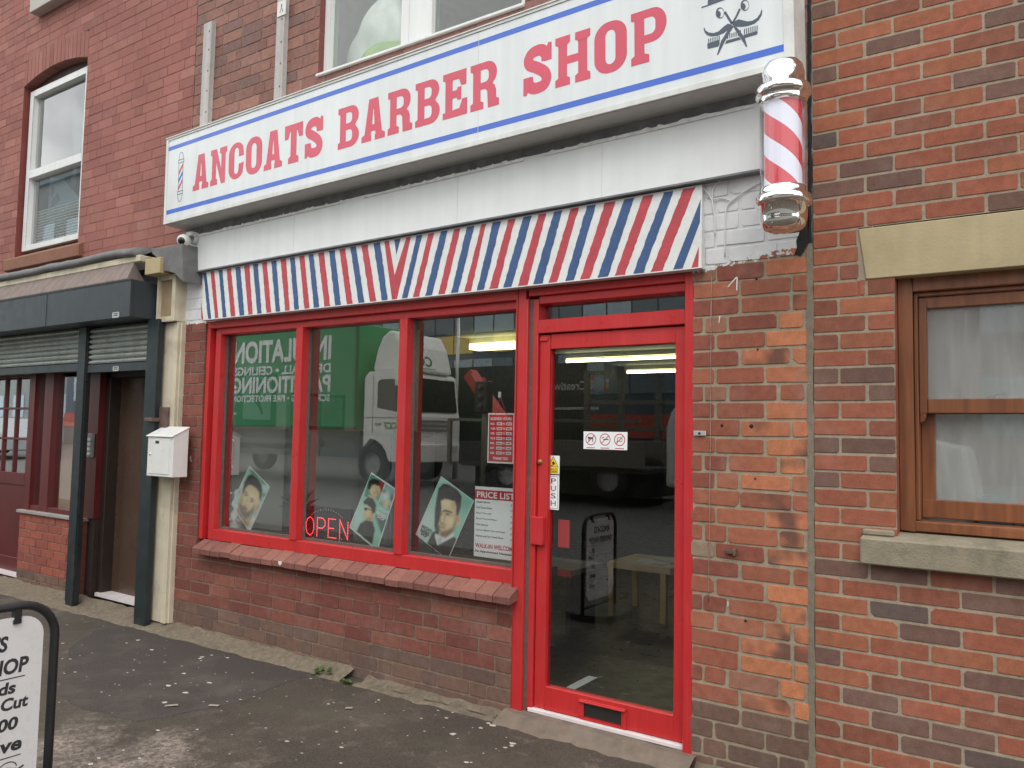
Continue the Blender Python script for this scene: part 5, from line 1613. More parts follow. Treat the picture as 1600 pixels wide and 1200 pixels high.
# 2: montage poster (enlargement 5.333, from 530, 700)
X2 = lambda x, y: (530 + x / 5.333, 700 + y / 5.333)
p2 = poster('montage_poster', 'tilted white-edged poster with three haircut pictures beside the OPEN sign', 'poster', [X2(318, 860), X2(82, 660), X2(268, 203), X2(480, 345)], 'tilted portrait posters in the shop window')
photo_print(p2, GLY, X2, [(314, 845), (92, 655), (268, 215), (470, 352)], [
    ('p', MINT, [(50, 900), (50, 150), (520, 150), (520, 900)], 4, 1), ('b', MINTL, (170, 560), (70, 160), 20, .7),
    ('p', MINTD, [(210, 400), (262, 205), (385, 288), (332, 442), (205, 400)], 3, 1), ('p', (172, 44, 48), [(340, 270), (382, 290), (345, 390), (320, 360)], 4, 1),
    ('p', (150, 196, 190), [(338, 438), (386, 292), (480, 350), (424, 535)], 3, 1), ('p', (236, 240, 238), [(330, 440), (383, 286), (388, 290), (336, 444)], 2, 1),
    ('p', (60, 84, 84), [(300, 560), (338, 560), (415, 610), (372, 735), (345, 700)], 18, .9),
    ('p', SKN, ell(296, 348, 46, 58, -15, 30), 8, 1), ('b', SKD, (322, 380), (16, 40), -20, .7), ('b', SKL, (282, 350), (22, 26), 0, .7), ('b', (190, 120, 90), (290, 372), (8, 14), 0, .7),
    ('p', HRC, [(238, 335), (246, 280), (280, 252), (332, 268), (346, 312), (326, 316), (300, 304), (272, 312), (254, 352)], 8, 1), ('p', SKN, [(245, 390), (290, 405), (322, 430), (300, 430), (240, 398)], 6, 1),
    ('p', SKN, ell(405, 470, 28, 36, 10, 24), 8, 1), ('b', (230, 236, 234), (390, 400), (34, 40), 20, .9), ('b', HRC, (445, 420), (22, 44), -10, .95), ('b', HRC, (372, 360), (20, 12), 30, .6), ('b', SKD, (418, 480), (16, 20), 0, .6), ('b', (190, 60, 60), (350, 465), (12, 20), -40, .7), ('b', (60, 70, 74), (430, 505), (24, 12), 30, .7),
    ('p', SKN, [(214, 495), (204, 540), (198, 566), (214, 578), (226, 596), (270, 602), (300, 560), (290, 515), (250, 475)], 8, 1), ('p', SKN, [(234, 580), (286, 560), (272, 640), (212, 628)], 10, 1), ('b', SKD, (255, 590), (30, 16), -20, .7), ('b', SKL, (236, 535), (18, 26), 0, .5), ('b', (184, 120, 90), (274, 545), (10, 14), 0, .6),
    ('p', HRC, [(202, 445), (238, 410), (282, 422), (308, 470), (302, 535), (280, 548), (264, 500), (232, 472), (206, 468)], 9, 1), ('b', (82, 74, 72), (250, 432), (24, 10), 15, .5),
    ('p', DRK, [(145, 695), (175, 630), (222, 602), (278, 612), (298, 680), (276, 800), (262, 795)], 9, 1), ('b', (58, 60, 66), (215, 670), (26, 60), 10, .5),
    ('p', DRK, [(208, 496), (238, 500), (230, 524), (210, 517)], 4, 1), ('p', DRK, [(230, 500), (282, 522), (280, 528), (228, 508)], 3, .9),
])
def poster_text(o, Y, X, lines, mi_mat, hgt, sx=0.75):
    mb = MB()
    for txt, a, b in lines:
        A, B = at(*X(*a), Y), at(*X(*b), Y)
        u = Vector((B.x - A.x, 0, B.z - A.z))
        fr = Fr((A.x, Y - 0.0035, A.z), u, Vector((0, -1, 0)).cross(u))
        mb.text(txt, fr, fit=(u.length, hgt), bold=0.03)
    return mesh_obj('poster_wording', mb, mi_mat, o)
poster_text(p2, GLY, X2, [('ANCOATS', (325, 510), (412, 560)), ('BARBER', (312, 545), (395, 595)), ('SHOP', (318, 580), (375, 612))], paper_w, 0.022)
# 3: large portrait (same enlargement)
p3 = poster('portrait_poster', 'large tilted poster of a dark-haired man in a suit beside the price list', 'poster', [X2(905, 935), X2(635, 720), X2(848, 235), X2(1122, 440)], 'tilted portrait posters in the shop window')
photo_print(p3, GLY, X2, [(903, 930), (640, 720), (848, 240), (1118, 440)], [
    ('p', MINT, [(600, 960), (600, 200), (1150, 200), (1150, 960)], 4, 1), ('b', (214, 234, 232), (700, 640), (110, 180), 25, 1), ('b', MINTD, (1050, 470), (80, 90), 30, .55), ('b', (150, 206, 186), (960, 860), (60, 60), 0, .6), ('b', MINTL, (870, 275), (40, 30), 0, .3),
    ('p', DRK, [(732, 798), (775, 705), (832, 680), (830, 802), (955, 735), (980, 765), (906, 932), (885, 925)], 9, 1), ('b', (70, 72, 80), (780, 760), (16, 40), 30, .4),
    ('p', (226, 234, 234), [(798, 742), (818, 810), (900, 768), (958, 735), (948, 690), (870, 738), (800, 712)], 7, 1), ('b', (150, 166, 170), (840, 770), (14, 34), 10, .6),
    ('p', SKN, ell(990, 598, 20, 46, -8, 24), 6, 1), ('b', SKD, (992, 600), (9, 24), -8, .7),
    ('p', SKN, [(838, 425), (842, 480), (848, 540), (834, 592), (840, 625), (828, 652), (836, 682), (850, 718), (882, 738), (936, 706), (968, 650), (988, 560), (988, 470), (972, 425), (900, 402)], 9, 1), ('p', SKD, [(850, 705), (950, 665), (946, 705), (882, 750), (838, 728)], 12, 1),
    ('b', SKL, (895, 460), (60, 34), 0, .8), ('b', SKL, (925, 610), (34, 44), 10, .75), ('b', SKL, (866, 590), (9, 40), 8, .6), ('b', SKD, (975, 580), (18, 80), 8, .6), ('b', SKD, (842, 600), (8, 60), 0, .5), ('b', SKD, (955, 470), (26, 50), 0, .4),
    ('p', HRC, [(828, 335), (870, 296), (912, 303), (988, 350), (1022, 400), (1012, 500), (988, 565), (976, 556), (976, 485), (965, 445), (920, 432), (880, 424), (848, 440), (852, 500), (846, 560), (835, 605), (806, 695), (794, 650), (798, 520), (812, 420)], 9, 1), ('b', (86, 80, 80), (930, 350), (40, 16), 25, .6), ('b', (70, 64, 66), (870, 345), (24, 20), 0, .5), ('b', (8, 8, 10), (815, 560), (14, 110), 0, .5),
    ('p', HRC, [(798, 640), (832, 645), (836, 685), (808, 705)], 10, .9),
    ('p', (112, 90, 62), [(832, 645), (850, 694), (886, 702), (940, 668), (970, 615), (958, 682), (902, 734), (860, 734), (838, 704), (828, 670)], 18, .75), ('b', (96, 76, 52), (868, 638), (26, 8), 10, .6),
    ('b', (190, 124, 98), (862, 655), (20, 7), 12, .85), ('b', (120, 70, 58), (862, 661), (20, 3), 12, .8), ('b', (200, 142, 112), (862, 670), (16, 6), 12, .7),
    ('p', HRC, [(862, 522), (886, 512), (942, 532), (940, 545), (886, 530), (864, 534)], 7, .95), ('b', HRC, (848, 528), (9, 6), 30, .9), ('b', SKD, (908, 550), (32, 16), 8, .8), ('b', SKD, (853, 548), (11, 14), 0, .8), ('b', DRK, (906, 552), (12, 7), 8, 1), ('b', DRK, (853, 550), (5, 6), 0, 1), ('b', (240, 232, 220), (918, 553), (5, 3), 0, .6),
    ('b', SKD, (876, 585), (7, 40), 12, .6), ('b', SKD, (856, 622), (16, 7), 10, .8), ('b', SKD, (880, 690), (26, 10), 0, .4),
])
poster_text(p3, GLY, X2, [('ANCOATS', (685, 660), (768, 710)), ('BARBER', (678, 692), (752, 738)), ('SHOP', (680, 722), (730, 752))], ink, 0.022)

# price list
PLX = lambda x, y: (530 + x / 5.333, 700 + y / 5.333)
def upright(name, label, cat, px0, py0, px1, py1, Y, mat, th=0.003, group=None):
    a, b = at(px0, py0, Y), at(px1, py1, Y)
    o = mesh_obj(name, MB().box(a.x, b.x, Y, Y + th, b.z, a.z), mat, loc=((a.x + b.x) / 2, Y, b.z))
    tag(o, label, cat, group)
    return o, a.x, b.x, b.z, a.z
pl, xa, xb, z0, z1 = upright('price_list', 'white and red printed price list standing in the window beside the door', 'price list', 742.5, 759.5, 806, 877, GLY, paper_w)
fr = lambda u, v: Fr((xa + u * (xb - xa), GLY - 0.0008, z0 + v * (z1 - z0)))
PW, PH = xb - xa, z1 - z0
mesh_obj('list_header', MB().tess([(0, 0), (PW, 0), (PW, PH * 0.135), (0, PH * 0.135)], fr(0, 0.82)), ink_red, pl)
mesh_obj('header_wording', MB().text('PRICE LIST', fr(0.05, 0.842), fit=(PW * 0.90, PH * 0.088), bold=0.025, d=0.0005), paper_w, pl)
for k, (a, b, wd) in enumerate((('Gents Haircut', '£9', .33), ('Hot Towel Shave', '£10', .38), ('Beard Trim only', '£5', .37), ('Beard Trim and Shape', '£7', .50), ('Kids Haircut', '£7', .29), ('Haircut, Beard Trim and Shape', '£13', .70), ('Haircut and Hot Towel Shave', '£14', .66))):
    v = 0.765 - k * 0.0805
    mb = MB()
    mb.text(a, fr(0.04, v), fit=(PW * wd, PH * 0.030), bold=0.02)
    mesh_obj('list_line', mb, ink, pl)
    mesh_obj('price', MB().text(b, fr(0.86, v - 0.012), fit=(PW * 0.07, PH * 0.026), bold=0.02), ink, pl)
mesh_obj('list_line', MB().text('No Appointment Necessary', fr(0.03, 0.055), fit=(PW * 0.92, PH * 0.042), bold=0.03), ink, pl)
mesh_obj('list_footer', MB().text('WALK-IN WELCOME', fr(0.03, 0.125), fit=(PW * 0.94, PH * 0.066), bold=0.035), ink_red, pl)

# business hours sign on its suction hook
bh, xa, xb, z0, z1 = upright('hours_sign', 'red and white business hours sign hanging on the window from a hook', 'sign', 763, 645.5, 802.5, 725, GLY - 0.02, paper_w, 0.004)
PW, PH = xb - xa, z1 - z0
Yb = GLY - 0.02
fr = lambda u, v: Fr((xa + u * PW, Yb - 0.0008, z0 + v * PH))
mesh_obj('hours_panel', MB().tess(rrect(0.05 * PW, 0.04 * PH, 0.95 * PW, 0.96 * PH, .03 * PW, .03 * PW), Fr((xa, Yb - 0.0004, z0))).tess([(0.04 * PW, 0.03 * PH), (0.96 * PW, 0.03 * PH), (0.96 * PW, 0.97 * PH), (0.04 * PW, 0.97 * PH)], Fr((xa, Yb - 0.0002, z0)), 0), ink_red, bh)
mb = MB()
mb.text('BUSINESS HOURS', fr(0.10, 0.86), fit=(PW * 0.80, PH * 0.055), bold=0.03)
days = ('MON.', 'TUES.', 'WED.', 'THUR.', 'FRI.', 'SAT.', 'SUN.')
blk = [MB(), MB()]
for k, dname in enumerate(days):
    v = 0.765 - k * 0.097
    mb.text(dname, fr(0.10, v), fit=(PW * 0.035 * len(dname) + .005, PH * 0.042), bold=0.03)
    mb.text('TO', fr(0.56, v), fit=(PW * 0.10, PH * 0.042), bold=0.03)
    for h_, u0 in enumerate((0.34, 0.70)):
        mb.tess([(0, 0), (PW * .2, 0), (PW * .2, PH * .055), (0, PH * .055)], fr(u0, v - 0.006))
        for q_ in range(3): blk[h_].tess([(0, 0), (PW * .035, 0), (PW * .035, PH * .03), (0, PH * .03)], fr(u0 + 0.03 + q_ * .05, v + 0.006), 0.0004)
mb.text('THANK YOU', fr(0.22, 0.07), fit=(PW * 0.56, PH * 0.055), bold=0.03)
mesh_obj('hours_wording', mb, paper_w, bh)
for m_ in blk: mesh_obj('hours_figures', m_, ink, bh)
hk = at(781, 617, 0.115)
mb = MB()
mb.tube([(hk.x, Yb - 0.002, hk.z - 0.01), (xa + PW * 0.28, Yb - 0.002, z1 - 0.01)], 0.0018, 6).tube([(hk.x, Yb - 0.002, hk.z - 0.01), (xa + PW * 0.72, Yb - 0.002, z1 - 0.01)], 0.0018, 6)
mesh_obj('hanging_cord', mb, M('red cord', lin(170, 70, 70), 0.6), bh)
mb = MB()
mb.box(hk.x - 0.010, hk.x + 0.010, 0.108, 0.120, hk.z - 0.018, hk.z + 0.018)
tag(mesh_obj('suction_hook', mb, white_pl, bevel=0.003, loc=(hk.x, 0.11, hk.z)), 'small white suction hook on the window pane above the hours sign', 'hook')

# LED open sign
oa, ob = at(473, 793, GLY), at(549, 852, GLY)
osn = thing('open_sign', 'black LED sign glowing OPEN in red on the window ledge', 'sign', ((oa.x + ob.x) / 2, GLY, -0.80))
ox0, ox1, oz0, oz1 = -4.29, -3.835, -0.79, -0.53
mesh_obj('sign_case', MB().box(ox0, ox1, GLY, GLY + 0.03, oz0, oz1), M('black sign case', (0.008, 0.008, 0.009), 0.3), osn, bevel=0.006, bseg=2)
mesh_obj('power_plug', MB().box(ox1, ox1 + 0.03, GLY, GLY + 0.03, oz0 + 0.01, oz0 + 0.05), black_pl, osn)
LETT = {'O': [[(.5, 0), (.15, .12), (0, .35), (0, .65), (.15, .88), (.5, 1), (.85, .88), (1, .65), (1, .35), (.85, .12), (.5, 0)]],
        'P': [[(0, 0), (0, 1), (.7, 1), (1, .85), (1, .6), (.7, .45), (0, .45)]], 'E': [[(1, 0), (0, 0), (0, 1), (1, 1)], [(0, .5), (.8, .5)]], 'N': [[(0, 0), (0, 1), (1, 0), (1, 1)]]}
mb = MB()
led_m = emis('red leds', (1.0, 0.05, 0.07), 4.6)
lx = ox0 + 0.025
lw_, lh_, lz = 0.076, 0.125, oz0 + 0.06
for ch in 'OPEN':
    mb = MB()
    for path in LETT[ch]:
        for (p, q_) in zip(path[:-1], path[1:]):
            A = Vector((lx + p[0] * lw_, 0, lz + p[1] * lh_)); B = Vector((lx + q_[0] * lw_, 0, lz + q_[1] * lh_))
            n = max(1, round((B - A).length / 0.0105))
            for k in range(n):
                c = A + (B - A) * k / n
                mb.tess(ell(c.x, c.z, .0036, .0036, 0, 8), Fr((0, GLY - 0.0008, 0)))
    mesh_obj('led_letter', mb, led_m, osn)
    lx += lw_ + 0.034
mb = MB()
for k in range(46):
    t = 2 * math.pi * k / 46
    if abs(math.sin(t)) < 0.55: continue
    mb.tess(ell((ox0 + ox1) / 2 + 0.19 * math.cos(t), (oz0 + oz1) / 2 + 0.115 * math.sin(t), .0042, .0042, 0, 6), Fr((0, GLY - 0.0008, 0)))
mesh_obj('led_border', mb, white_pl, osn)

# stickers on the door glass
DY = 0.066
ds, xa, xb, z0, z1 = upright('notice_sticker', 'white door sticker with three red no-dogs no-smoking no-food rings', 'sticker', 912, 674, 980, 703.5, DY, paper_w, 0.001)
PW, PH = xb - xa, z1 - z0
mb = MB()
ringm, bar = MB(), MB()
for k in range(3):
    cx, cz = xa + PW * (0.17 + 0.33 * k), z0 + PH * 0.56
    r_ = PH * 0.34
    mb.tess(ell(cx, cz, r_, r_, 0, 28), Fr((0, DY - 0.0004, 0)), 0, 0, [ell(cx, cz, r_ * .86, r_ * .86, 0, 28)])
    mb.tess([(cx - r_ * .62, cz - r_ * .70), (cx - r_ * .70, cz - r_ * .60), (cx + r_ * .62, cz + r_ * .70), (cx + r_ * .70, cz + r_ * .60)], Fr((0, DY - 0.0009, 0)))
    ic = MB()
    if k == 0:
        for poly in ([(-.45, .05), (.45, .05), (.45, .35), (-.3, .35), (-.6, .5), (-.55, .25)], [(-.4, -.45), (-.28, -.45), (-.26, .06), (-.42, .06)], [(.3, -.45), (.42, -.45), (.45, .06), (.30, .06)]):
            ic.tess([(cx + a * r_, cz + b * r_) for a, b in poly], Fr((0, DY - 0.0006, 0)))
    elif k == 1:
        ic.tess([(cx + a * r_, cz + b * r_) for a, b in ((-.3, -.06), (.65, -.06), (.65, .1), (-.3, .1))], Fr((0, DY - 0.0006, 0)))
        ic.tess([(cx + a * r_, cz + b * r_) for a, b in ((-.65, .25), (-.3, .45), (-.1, .4), (-.3, .3), (-.6, .15))], Fr((0, DY - 0.0006, 0)))
    else:
        ic.tess(strokepath([(cx + a * r_, cz + b * r_) for a, b in ((-.5, -.35), (-.3, .1), (-.5, .3), (.1, .4), (.5, .1), (.4, -.3), (-.1, -.2), (-.5, -.35))], r_ * .09), Fr((0, DY - 0.0006, 0)))
    mesh_obj('pictogram', ic, ink, ds)
    mb.tess([(cx - r_ * .8, z0 + PH * .06), (cx + r_ * .8, z0 + PH * .06), (cx + r_ * .8, z0 + PH * .10), (cx - r_ * .8, z0 + PH * .10)], Fr((0, DY - 0.0004, 0)))
mesh_obj('warning_ring', mb, ink_red, ds)
cs, xa, xb, z0, z1 = upright('camera_sticker', 'white and yellow camera warning sticker above the PUSH sticker on the door', 'sticker', 855, 711.5, 874, 741, DY, paper_w, 0.001)
PW, PH = xb - xa, z1 - z0
mb = MB()
mb.tess([(xa + PW * .08, z0 + PH * .03), (xb - PW * .08, z0 + PH * .03), (xb - PW * .08, z0 + PH * .34), (xa + PW * .08, z0 + PH * .34)], Fr((0, DY - .0004, 0)))
mb.tess([(xa + PW * .12, z0 + PH * .40), (xb - PW * .12, z0 + PH * .40), (xa + PW * .5, z0 + PH * .93)], Fr((0, DY - .0006, 0)))
mesh_obj('yellow_print', mb, M('yellow print', lin(235, 205, 40), 0.45), cs)
mb = MB()
mb.tess([(xa + PW * .05, z0 + PH * .37), (xb - PW * .05, z0 + PH * .37), (xa + PW * .5, z0 + PH * .98)], Fr((0, DY - .0004, 0)))
mb.tess([(xa + PW * a, z0 + PH * b) for a, b in ((.38, .62), (.55, .68), (.66, .55), (.5, .48))], Fr((0, DY - .0008, 0)))
mb.tess([(xa + PW * a, z0 + PH * b) for a, b in ((.3, .47), (.5, .5), (.5, .45), (.3, .44))], Fr((0, DY - .0008, 0)))
mb.text('24HR CCTV', Fr((xa + PW * .14, DY - .0006, z0 + PH * .20)), fit=(PW * .72, PH * .10), bold=.03)
mb.text('RECORDING', Fr((xa + PW * .14, DY - .0006, z0 + PH * .07)), fit=(PW * .72, PH * .10), bold=.03)
mesh_obj('black_print', mb, ink, cs)
ps, xa, xb, z0, z1 = upright('push_sticker', 'tall white sticker reading PUSH on the door glass above the handle', 'sticker', 856.5, 742, 873, 797, DY, paper_w, 0.001)
PW, PH = xb - xa, z1 - z0
mb = MB()
for k, ch in enumerate('PUSH'):
    mb.text(ch, Fr((xa + PW * .28, DY - .0006, z0 + PH * (.755 - .215 * k))), fit=(PW * .44, PH * .15), bold=0.0)
mb.tess([(xa + PW * .1, z0 + PH * .03), (xb - PW * .1, z0 + PH * .03), (xb - PW * .1, z0 + PH * .97), (xa + PW * .1, z0 + PH * .97)], Fr((0, DY - .0004, 0)), 0, 0, [[(xa + PW * .13, z0 + PH * .04), (xb - PW * .13, z0 + PH * .04), (xb - PW * .13, z0 + PH * .96), (xa + PW * .13, z0 + PH * .96)]])
mesh_obj('push_wording', mb, ink, ps)

# framed pictures on the pale side wall, plant, jug, cables, flyers
gfr = M('dark green picture frame', lin(20, 58, 40), 0.4)
SWF = lambda y, z, x=-5.28: Fr((x, y, z), (0, 1, 0), (0, 0, 1))
fp = thing('framed_picture', 'framed picture with a wide dark green mount on the pale wall nearest the window', 'picture', (-5.28, 0.45, 0.25))
mb = MB()
mb.box(0.27, 0.66, 0.0, 0.02, 0.02, 0.46, 0, Fr((-5.28, 0, 0), (0, 1, 0), (0, 0, 1)))
mesh_obj('picture_frame', mb, gfr, fp, bevel=0.003)
mb = MB()
sf_ = Fr((-5.2595, 0, 0), (0, 1, 0), (0, 0, 1))
mb.tess([(0.33, 0.07), (0.60, 0.07), (0.60, 0.42), (0.33, 0.42)], sf_, 0, 0)
mb.tess([(0.42, 0.36), (0.48, 0.40), (0.53, 0.36), (0.49, 0.30), (0.50, 0.20), (0.53, 0.12), (0.51, 0.11), (0.47, 0.18), (0.42, 0.22), (0.43, 0.30)], sf_, 0.0004, 1)
mesh_obj('printed_picture', mb, [M('pale blue print', lin(168, 190, 192), 0.4), ink], fp)
fp2 = thing('framed_picture', 'wide dark framed pair of pale prints on the side wall behind the second pane', 'picture', (-5.40, 1.2, 0.15))
f2 = Fr((-5.40, 0, 0), (0, 1, 0), (0, 0, 1))
mesh_obj('picture_frame', MB().box(0.92, 1.55, 0.0, 0.02, 0.0, 0.32, 0, f2), gfr, fp2, bevel=0.003)
mesh_obj('printed_picture', MB().tess([(0.95, 0.03), (1.22, 0.03), (1.22, 0.29), (0.95, 0.29)], f2, 0.0204).tess([(1.26, 0.03), (1.52, 0.03), (1.52, 0.29), (1.26, 0.29)], f2, 0.0204), M('grey-green print', lin(150, 168, 158), 0.4), fp2)

pt = thing('potted_plant', 'small spiky plant in a dark pot behind the first mullion', 'plant', (-5.20, 0.86, -0.78))
mesh_obj('plant_pot', MB().lathe([(0, 0), (0.05, 0), (0.065, 0.12), (0.058, 0.12), (0.05, 0.10), (0, 0.10)], (-5.20, 0.86, -0.78), 18), M('dark pot', (0.05, 0.03, 0.03), 0.5), pt)
mb = MB()
for k in range(46):
    a = rnd.uniform(0, 6.28); l = rnd.uniform(0.12, 0.26); el = rnd.uniform(0.3, 1.4)
    d = Vector((math.cos(a) * math.cos(el), math.sin(a) * math.cos(el), math.sin(el)))
    b0 = Vector((-5.20 + rnd.uniform(-.03, .03), 0.86 + rnd.uniform(-.03, .03), -0.68))
    s_ = d.cross(Vector((0, 0, 1))).normalized() * 0.012
    mid = b0 + d * l * .55
    tip = b0 + d * l - Vector((0, 0, l * .15))
    mb.face([b0 - s_ * .6, mid - s_, tip, mid + s_, b0 + s_ * .6])
mesh_obj('foliage', mb, M('dark spiky leaf', (0.02, 0.035, 0.022), 0.5), pt)
mesh_obj('plant_stand', MB().box(-5.30, -5.08, 0.79, 0.95, -1.5, -0.78), M('brown stand', (0.06, 0.04, 0.03), 0.5), pt)

jp = at(330, 812, 0.2)
jg = thing('spray_bottle', 'white translucent spray bottle with a grey hose standing at the window corner', 'bottle', (-5.13, 0.22, -0.80))
mesh_obj('bottle_body', MB().lathe([(0, 0), (0.06, 0), (0.065, 0.03), (0.062, 0.15), (0.03, 0.20), (0.022, 0.24), (0.045, 0.26), (0.05, 0.30), (0.03, 0.33), (0, 0.335)], (-5.11, 0.22, -0.80), 24), white_pl, jg)
mesh_obj('bottle_hose', MB().tube([(-5.06, .19, -.55), (-5.0, .19, -.54), (-5.03, .18, -.62), (-5.08, .17, -.70), (-4.99, .16, -.73)], 0.006, 8), grey_pl, jg)
mb = MB()
pts = [(-5.12, 0.15, 0.66)]
for k in range(22): pts.append((-5.125 + 0.012 * math.sin(k * 1.1), 0.15 + .004 * math.cos(k * 2), 0.62 - k * 0.062))
mb.tube(pts, 0.004, 6)
lc = mesh_obj('light_string', mb, black_pl, loc=(-5.12, 0.15, 0))
tag(lc, 'thin black cable with tiny clips running down inside the left window edge', 'cable')
mb = MB()
for k in range(7): mb.box(-5.12, -5.10, 0.142, 0.156, 0.5 - k * .2, 0.515 - k * .2)
mesh_obj('cable_clip', mb, white_pl, lc)
mb = MB()
mb.tube([(-4.78, .30, -.79), (-4.66, .28, -.785), (-4.55, .26, -.74), (-4.46, .27, -.78), (-4.42, .3, -.79)], 0.005, 6)
tag(mesh_obj('power_cable', mb, black_pl, loc=(-4.6, .28, -.79)), 'black power cable looping on the ledge behind the bearded man poster', 'cable')
mb = MB().box(-4.60, -4.50, 0.19, 0.23, -0.80, -0.765)
tag(mesh_obj('plug_adapter', mb, white_pl, bevel=0.004, loc=(-4.55, .21, -.8)), 'small white plug adapter lying on the window ledge left of the OPEN sign', 'adapter')
flm = [M('white flyer', (0.55, 0.57, 0.55), 0.5), M('green flyer', lin(120, 150, 130), 0.5), M('plum flyer', lin(90, 40, 60), 0.5), M('grey flyer', lin(160, 168, 165), 0.5)]
for (x, y, a, k, lab) in ((-3.18, .20, .3, 0, 'white leaflet lying under the large portrait poster'), (-2.98, .22, -.2, 1, 'green leaflet lying between the portrait poster and the price list'), (-2.86, .26, .4, 3, 'grey leaflet lying flat just left of the price list'), (-2.72, .20, -.1, 2, 'plum coloured leaflet lying at the foot of the price list'), (-2.60, .24, .2, 0, 'white leaflet lying in the window corner under the price list')):
    fr = Fr((x, y, -0.799 + 0.002 * k), (math.cos(a), math.sin(a), 0), (-math.sin(a), math.cos(a), 0))
    mb = MB().prism([(-.10, -.06), (.10, -.06), (.10, .06), (-.10, .06)], fr, 0, 0.002)
    tag(mesh_obj('leaflet', mb, flm[k], loc=(x, y, -0.799)), lab, 'leaflet', 'leaflets on the shop window ledge')

# table with magazines inside the door
tb = thing('side_table', 'square pale wood side table inside the shop door', 'table', (-2.75, 2.62, -1.5))
mesh_obj('tabletop', MB().box(-3.05, -2.49, 2.34, 2.90, -1.105, -1.055), pale_wood, tb, bevel=0.003)
for x in (-3.02, -2.555):
    for y in (2.37, 2.835):
        mesh_obj('leg', MB().box(x - .025, x + .025, y - .025, y + .025, -1.5, -1.105), pale_wood, tb, bevel=0.002)
for k, (x, y, a, lab) in enumerate(((-2.72, 2.58, .2, 'open pale magazine on the left of the side table'), (-2.60, 2.68, -.3, 'grey magazine overlapping on the right of the side table'))):
    fr = Fr((x, y, -1.0545 + .008 * k), (math.cos(a), math.sin(a), 0), (-math.sin(a), math.cos(a), 0))
    tag(mesh_obj('magazine', MB().prism([(-.14, -.10), (.14, -.10), (.14, .10), (-.14, .10)], fr, 0, 0.007), flm[3 if k else 0], loc=(x, y, -1.0545)), lab, 'magazine', 'magazines on the side table')
tag(mesh_obj('floor_strip', MB().prism([(-.03, -.14), (.03, -.14), (.03, .14), (-.03, .14)], Fr((-2.345, .64, -1.4985), (1, 0, 0), (0, 1, 0)), 0, 0.003), paper_w, loc=(-2.345, .64, -1.5)), 'white strip stuck to the dark floor just inside the door', 'floor strip')
bn_ = thing('red_edged_bench', 'low grey bench with a red edge inside the shop left of the door', 'bench', (-3.3, 1.9, -1.5))
mesh_obj('bench_top', MB().box(-3.75, -2.95, 1.55, 2.05, -1.06, -1.02), M('grey laminate', (0.2, 0.21, 0.2), 0.4), bn_)
mesh_obj('bench_edge', MB().box(-3.76, -2.94, 1.535, 1.549, -1.065, -1.015), red_p, bn_)
for x in (-3.7, -3.0): mesh_obj('leg', MB().box(x - .02, x + .02, 1.6, 2.0, -1.5, -1.06), black_pl, bn_)

# fluorescent lights
tube_e = emis('lit fluorescent tube', (1.0, 0.95, 0.58), 9.0)
bat_m = M('cream batten', (0.7, 0.7, 0.5), 0.5)
for k, (xa, xb, y, lab) in enumerate(((-5.25, -2.9, 5.36, 'longer lit fluorescent tube seen through the top of the door'), (-5.3, -3.4, 7.3, 'further lit fluorescent tube near the back of the shop'), (-5.32, -4.0, 3.05, 'lit fluorescent tube behind the top of the window pane by the door'))):
    if k == 2: xa, xb, y = -5.36, -4.35, 3.44
    fl = thing('fluorescent_light', lab, 'ceiling light', ((xa + xb) / 2, y, 1.06), 'fluorescent lights on the shop ceiling')
    mesh_obj('light_batten', MB().box(xa, xb, y - .035, y + .035, 1.0, 1.06), bat_m, fl)
    mesh_obj('light_tube', MB().tube([(xa + .03, y, .965), (xb - .03, y, .965)], 0.019, 12), tube_e, fl)
    if k == 2: mesh_obj('light_diffuser', MB().box(xa + .04, xb - .04, y - .09, y + .09, .925, .99), emis('yellowed diffuser', (1.0, .93, .50), 3.0), fl)
    mb = MB()
    for x in (xa, xb - .03): mb.box(x, x + .03, y - .02, y + .02, .94, 1.0)
    mesh_obj('tube_holder', mb, white_pl, fl)
# dark barber chairs and a pale cupboard deep in the shop
def chair(x, y, lab):
    ch = thing('barber_chair', lab, 'barber chair', (x, y, -1.5), 'barber chairs inside the shop')
    vinyl = M('black vinyl', (0.014, 0.014, 0.015), 0.25)
    mesh_obj('chair_base', MB().lathe([(0.28, 0), (0.27, 0.03), (0.06, 0.06), (0.05, 0.4), (0, 0.4)], (x, y, -1.5), 24), chrome, ch)
    mesh_obj('seat', MB().box(x - .27, x + .27, y - .26, y + .26, -1.08, -.94), vinyl, ch, bevel=0.04, bseg=3)
    mesh_obj('backrest', MB().prism(rrect(-.26, 0, .26, .62, .20, .20), Fr((x, y + .26, -.96), (1, 0, 0), (0, .2, 1)), 0, .10), vinyl, ch, bevel=0.02, bseg=2)
    for s_ in (-1, 1): mesh_obj('armrest', MB().box(x + s_ * .30 - .035, x + s_ * .30 + .035, y - .2, y + .24, -.80, -.74), vinyl, ch, bevel=0.012)
chair(-3.95, 1.75, 'black barber chair seen behind the large portrait poster')
chair(-4.62, 2.80, 'black barber chair further back, seen above the price list')
cb_ = thing('tall_cupboard', 'tall pale cupboard by the side wall behind the second window pane', 'cupboard', (-5.1, 2.2, -1.5))
mesh_obj('cupboard_body', MB().box(-5.38, -4.95, 1.75, 2.35, -1.5, 0.0), M('pale grey laminate', lin(140, 150, 152), 0.5), cb_, bevel=0.004)
mesh_obj('cupboard_door', MB().box(-5.36, -4.97, 1.732, 1.749, -1.45, -0.05), M('pale laminate door', lin(150, 158, 158), 0.45), cb_)
mesh_obj('cupboard_handle', MB().tube([(-5.0, 1.72, -.6), (-5.0, 1.72, -.75)], .008, 8), alu, cb_)

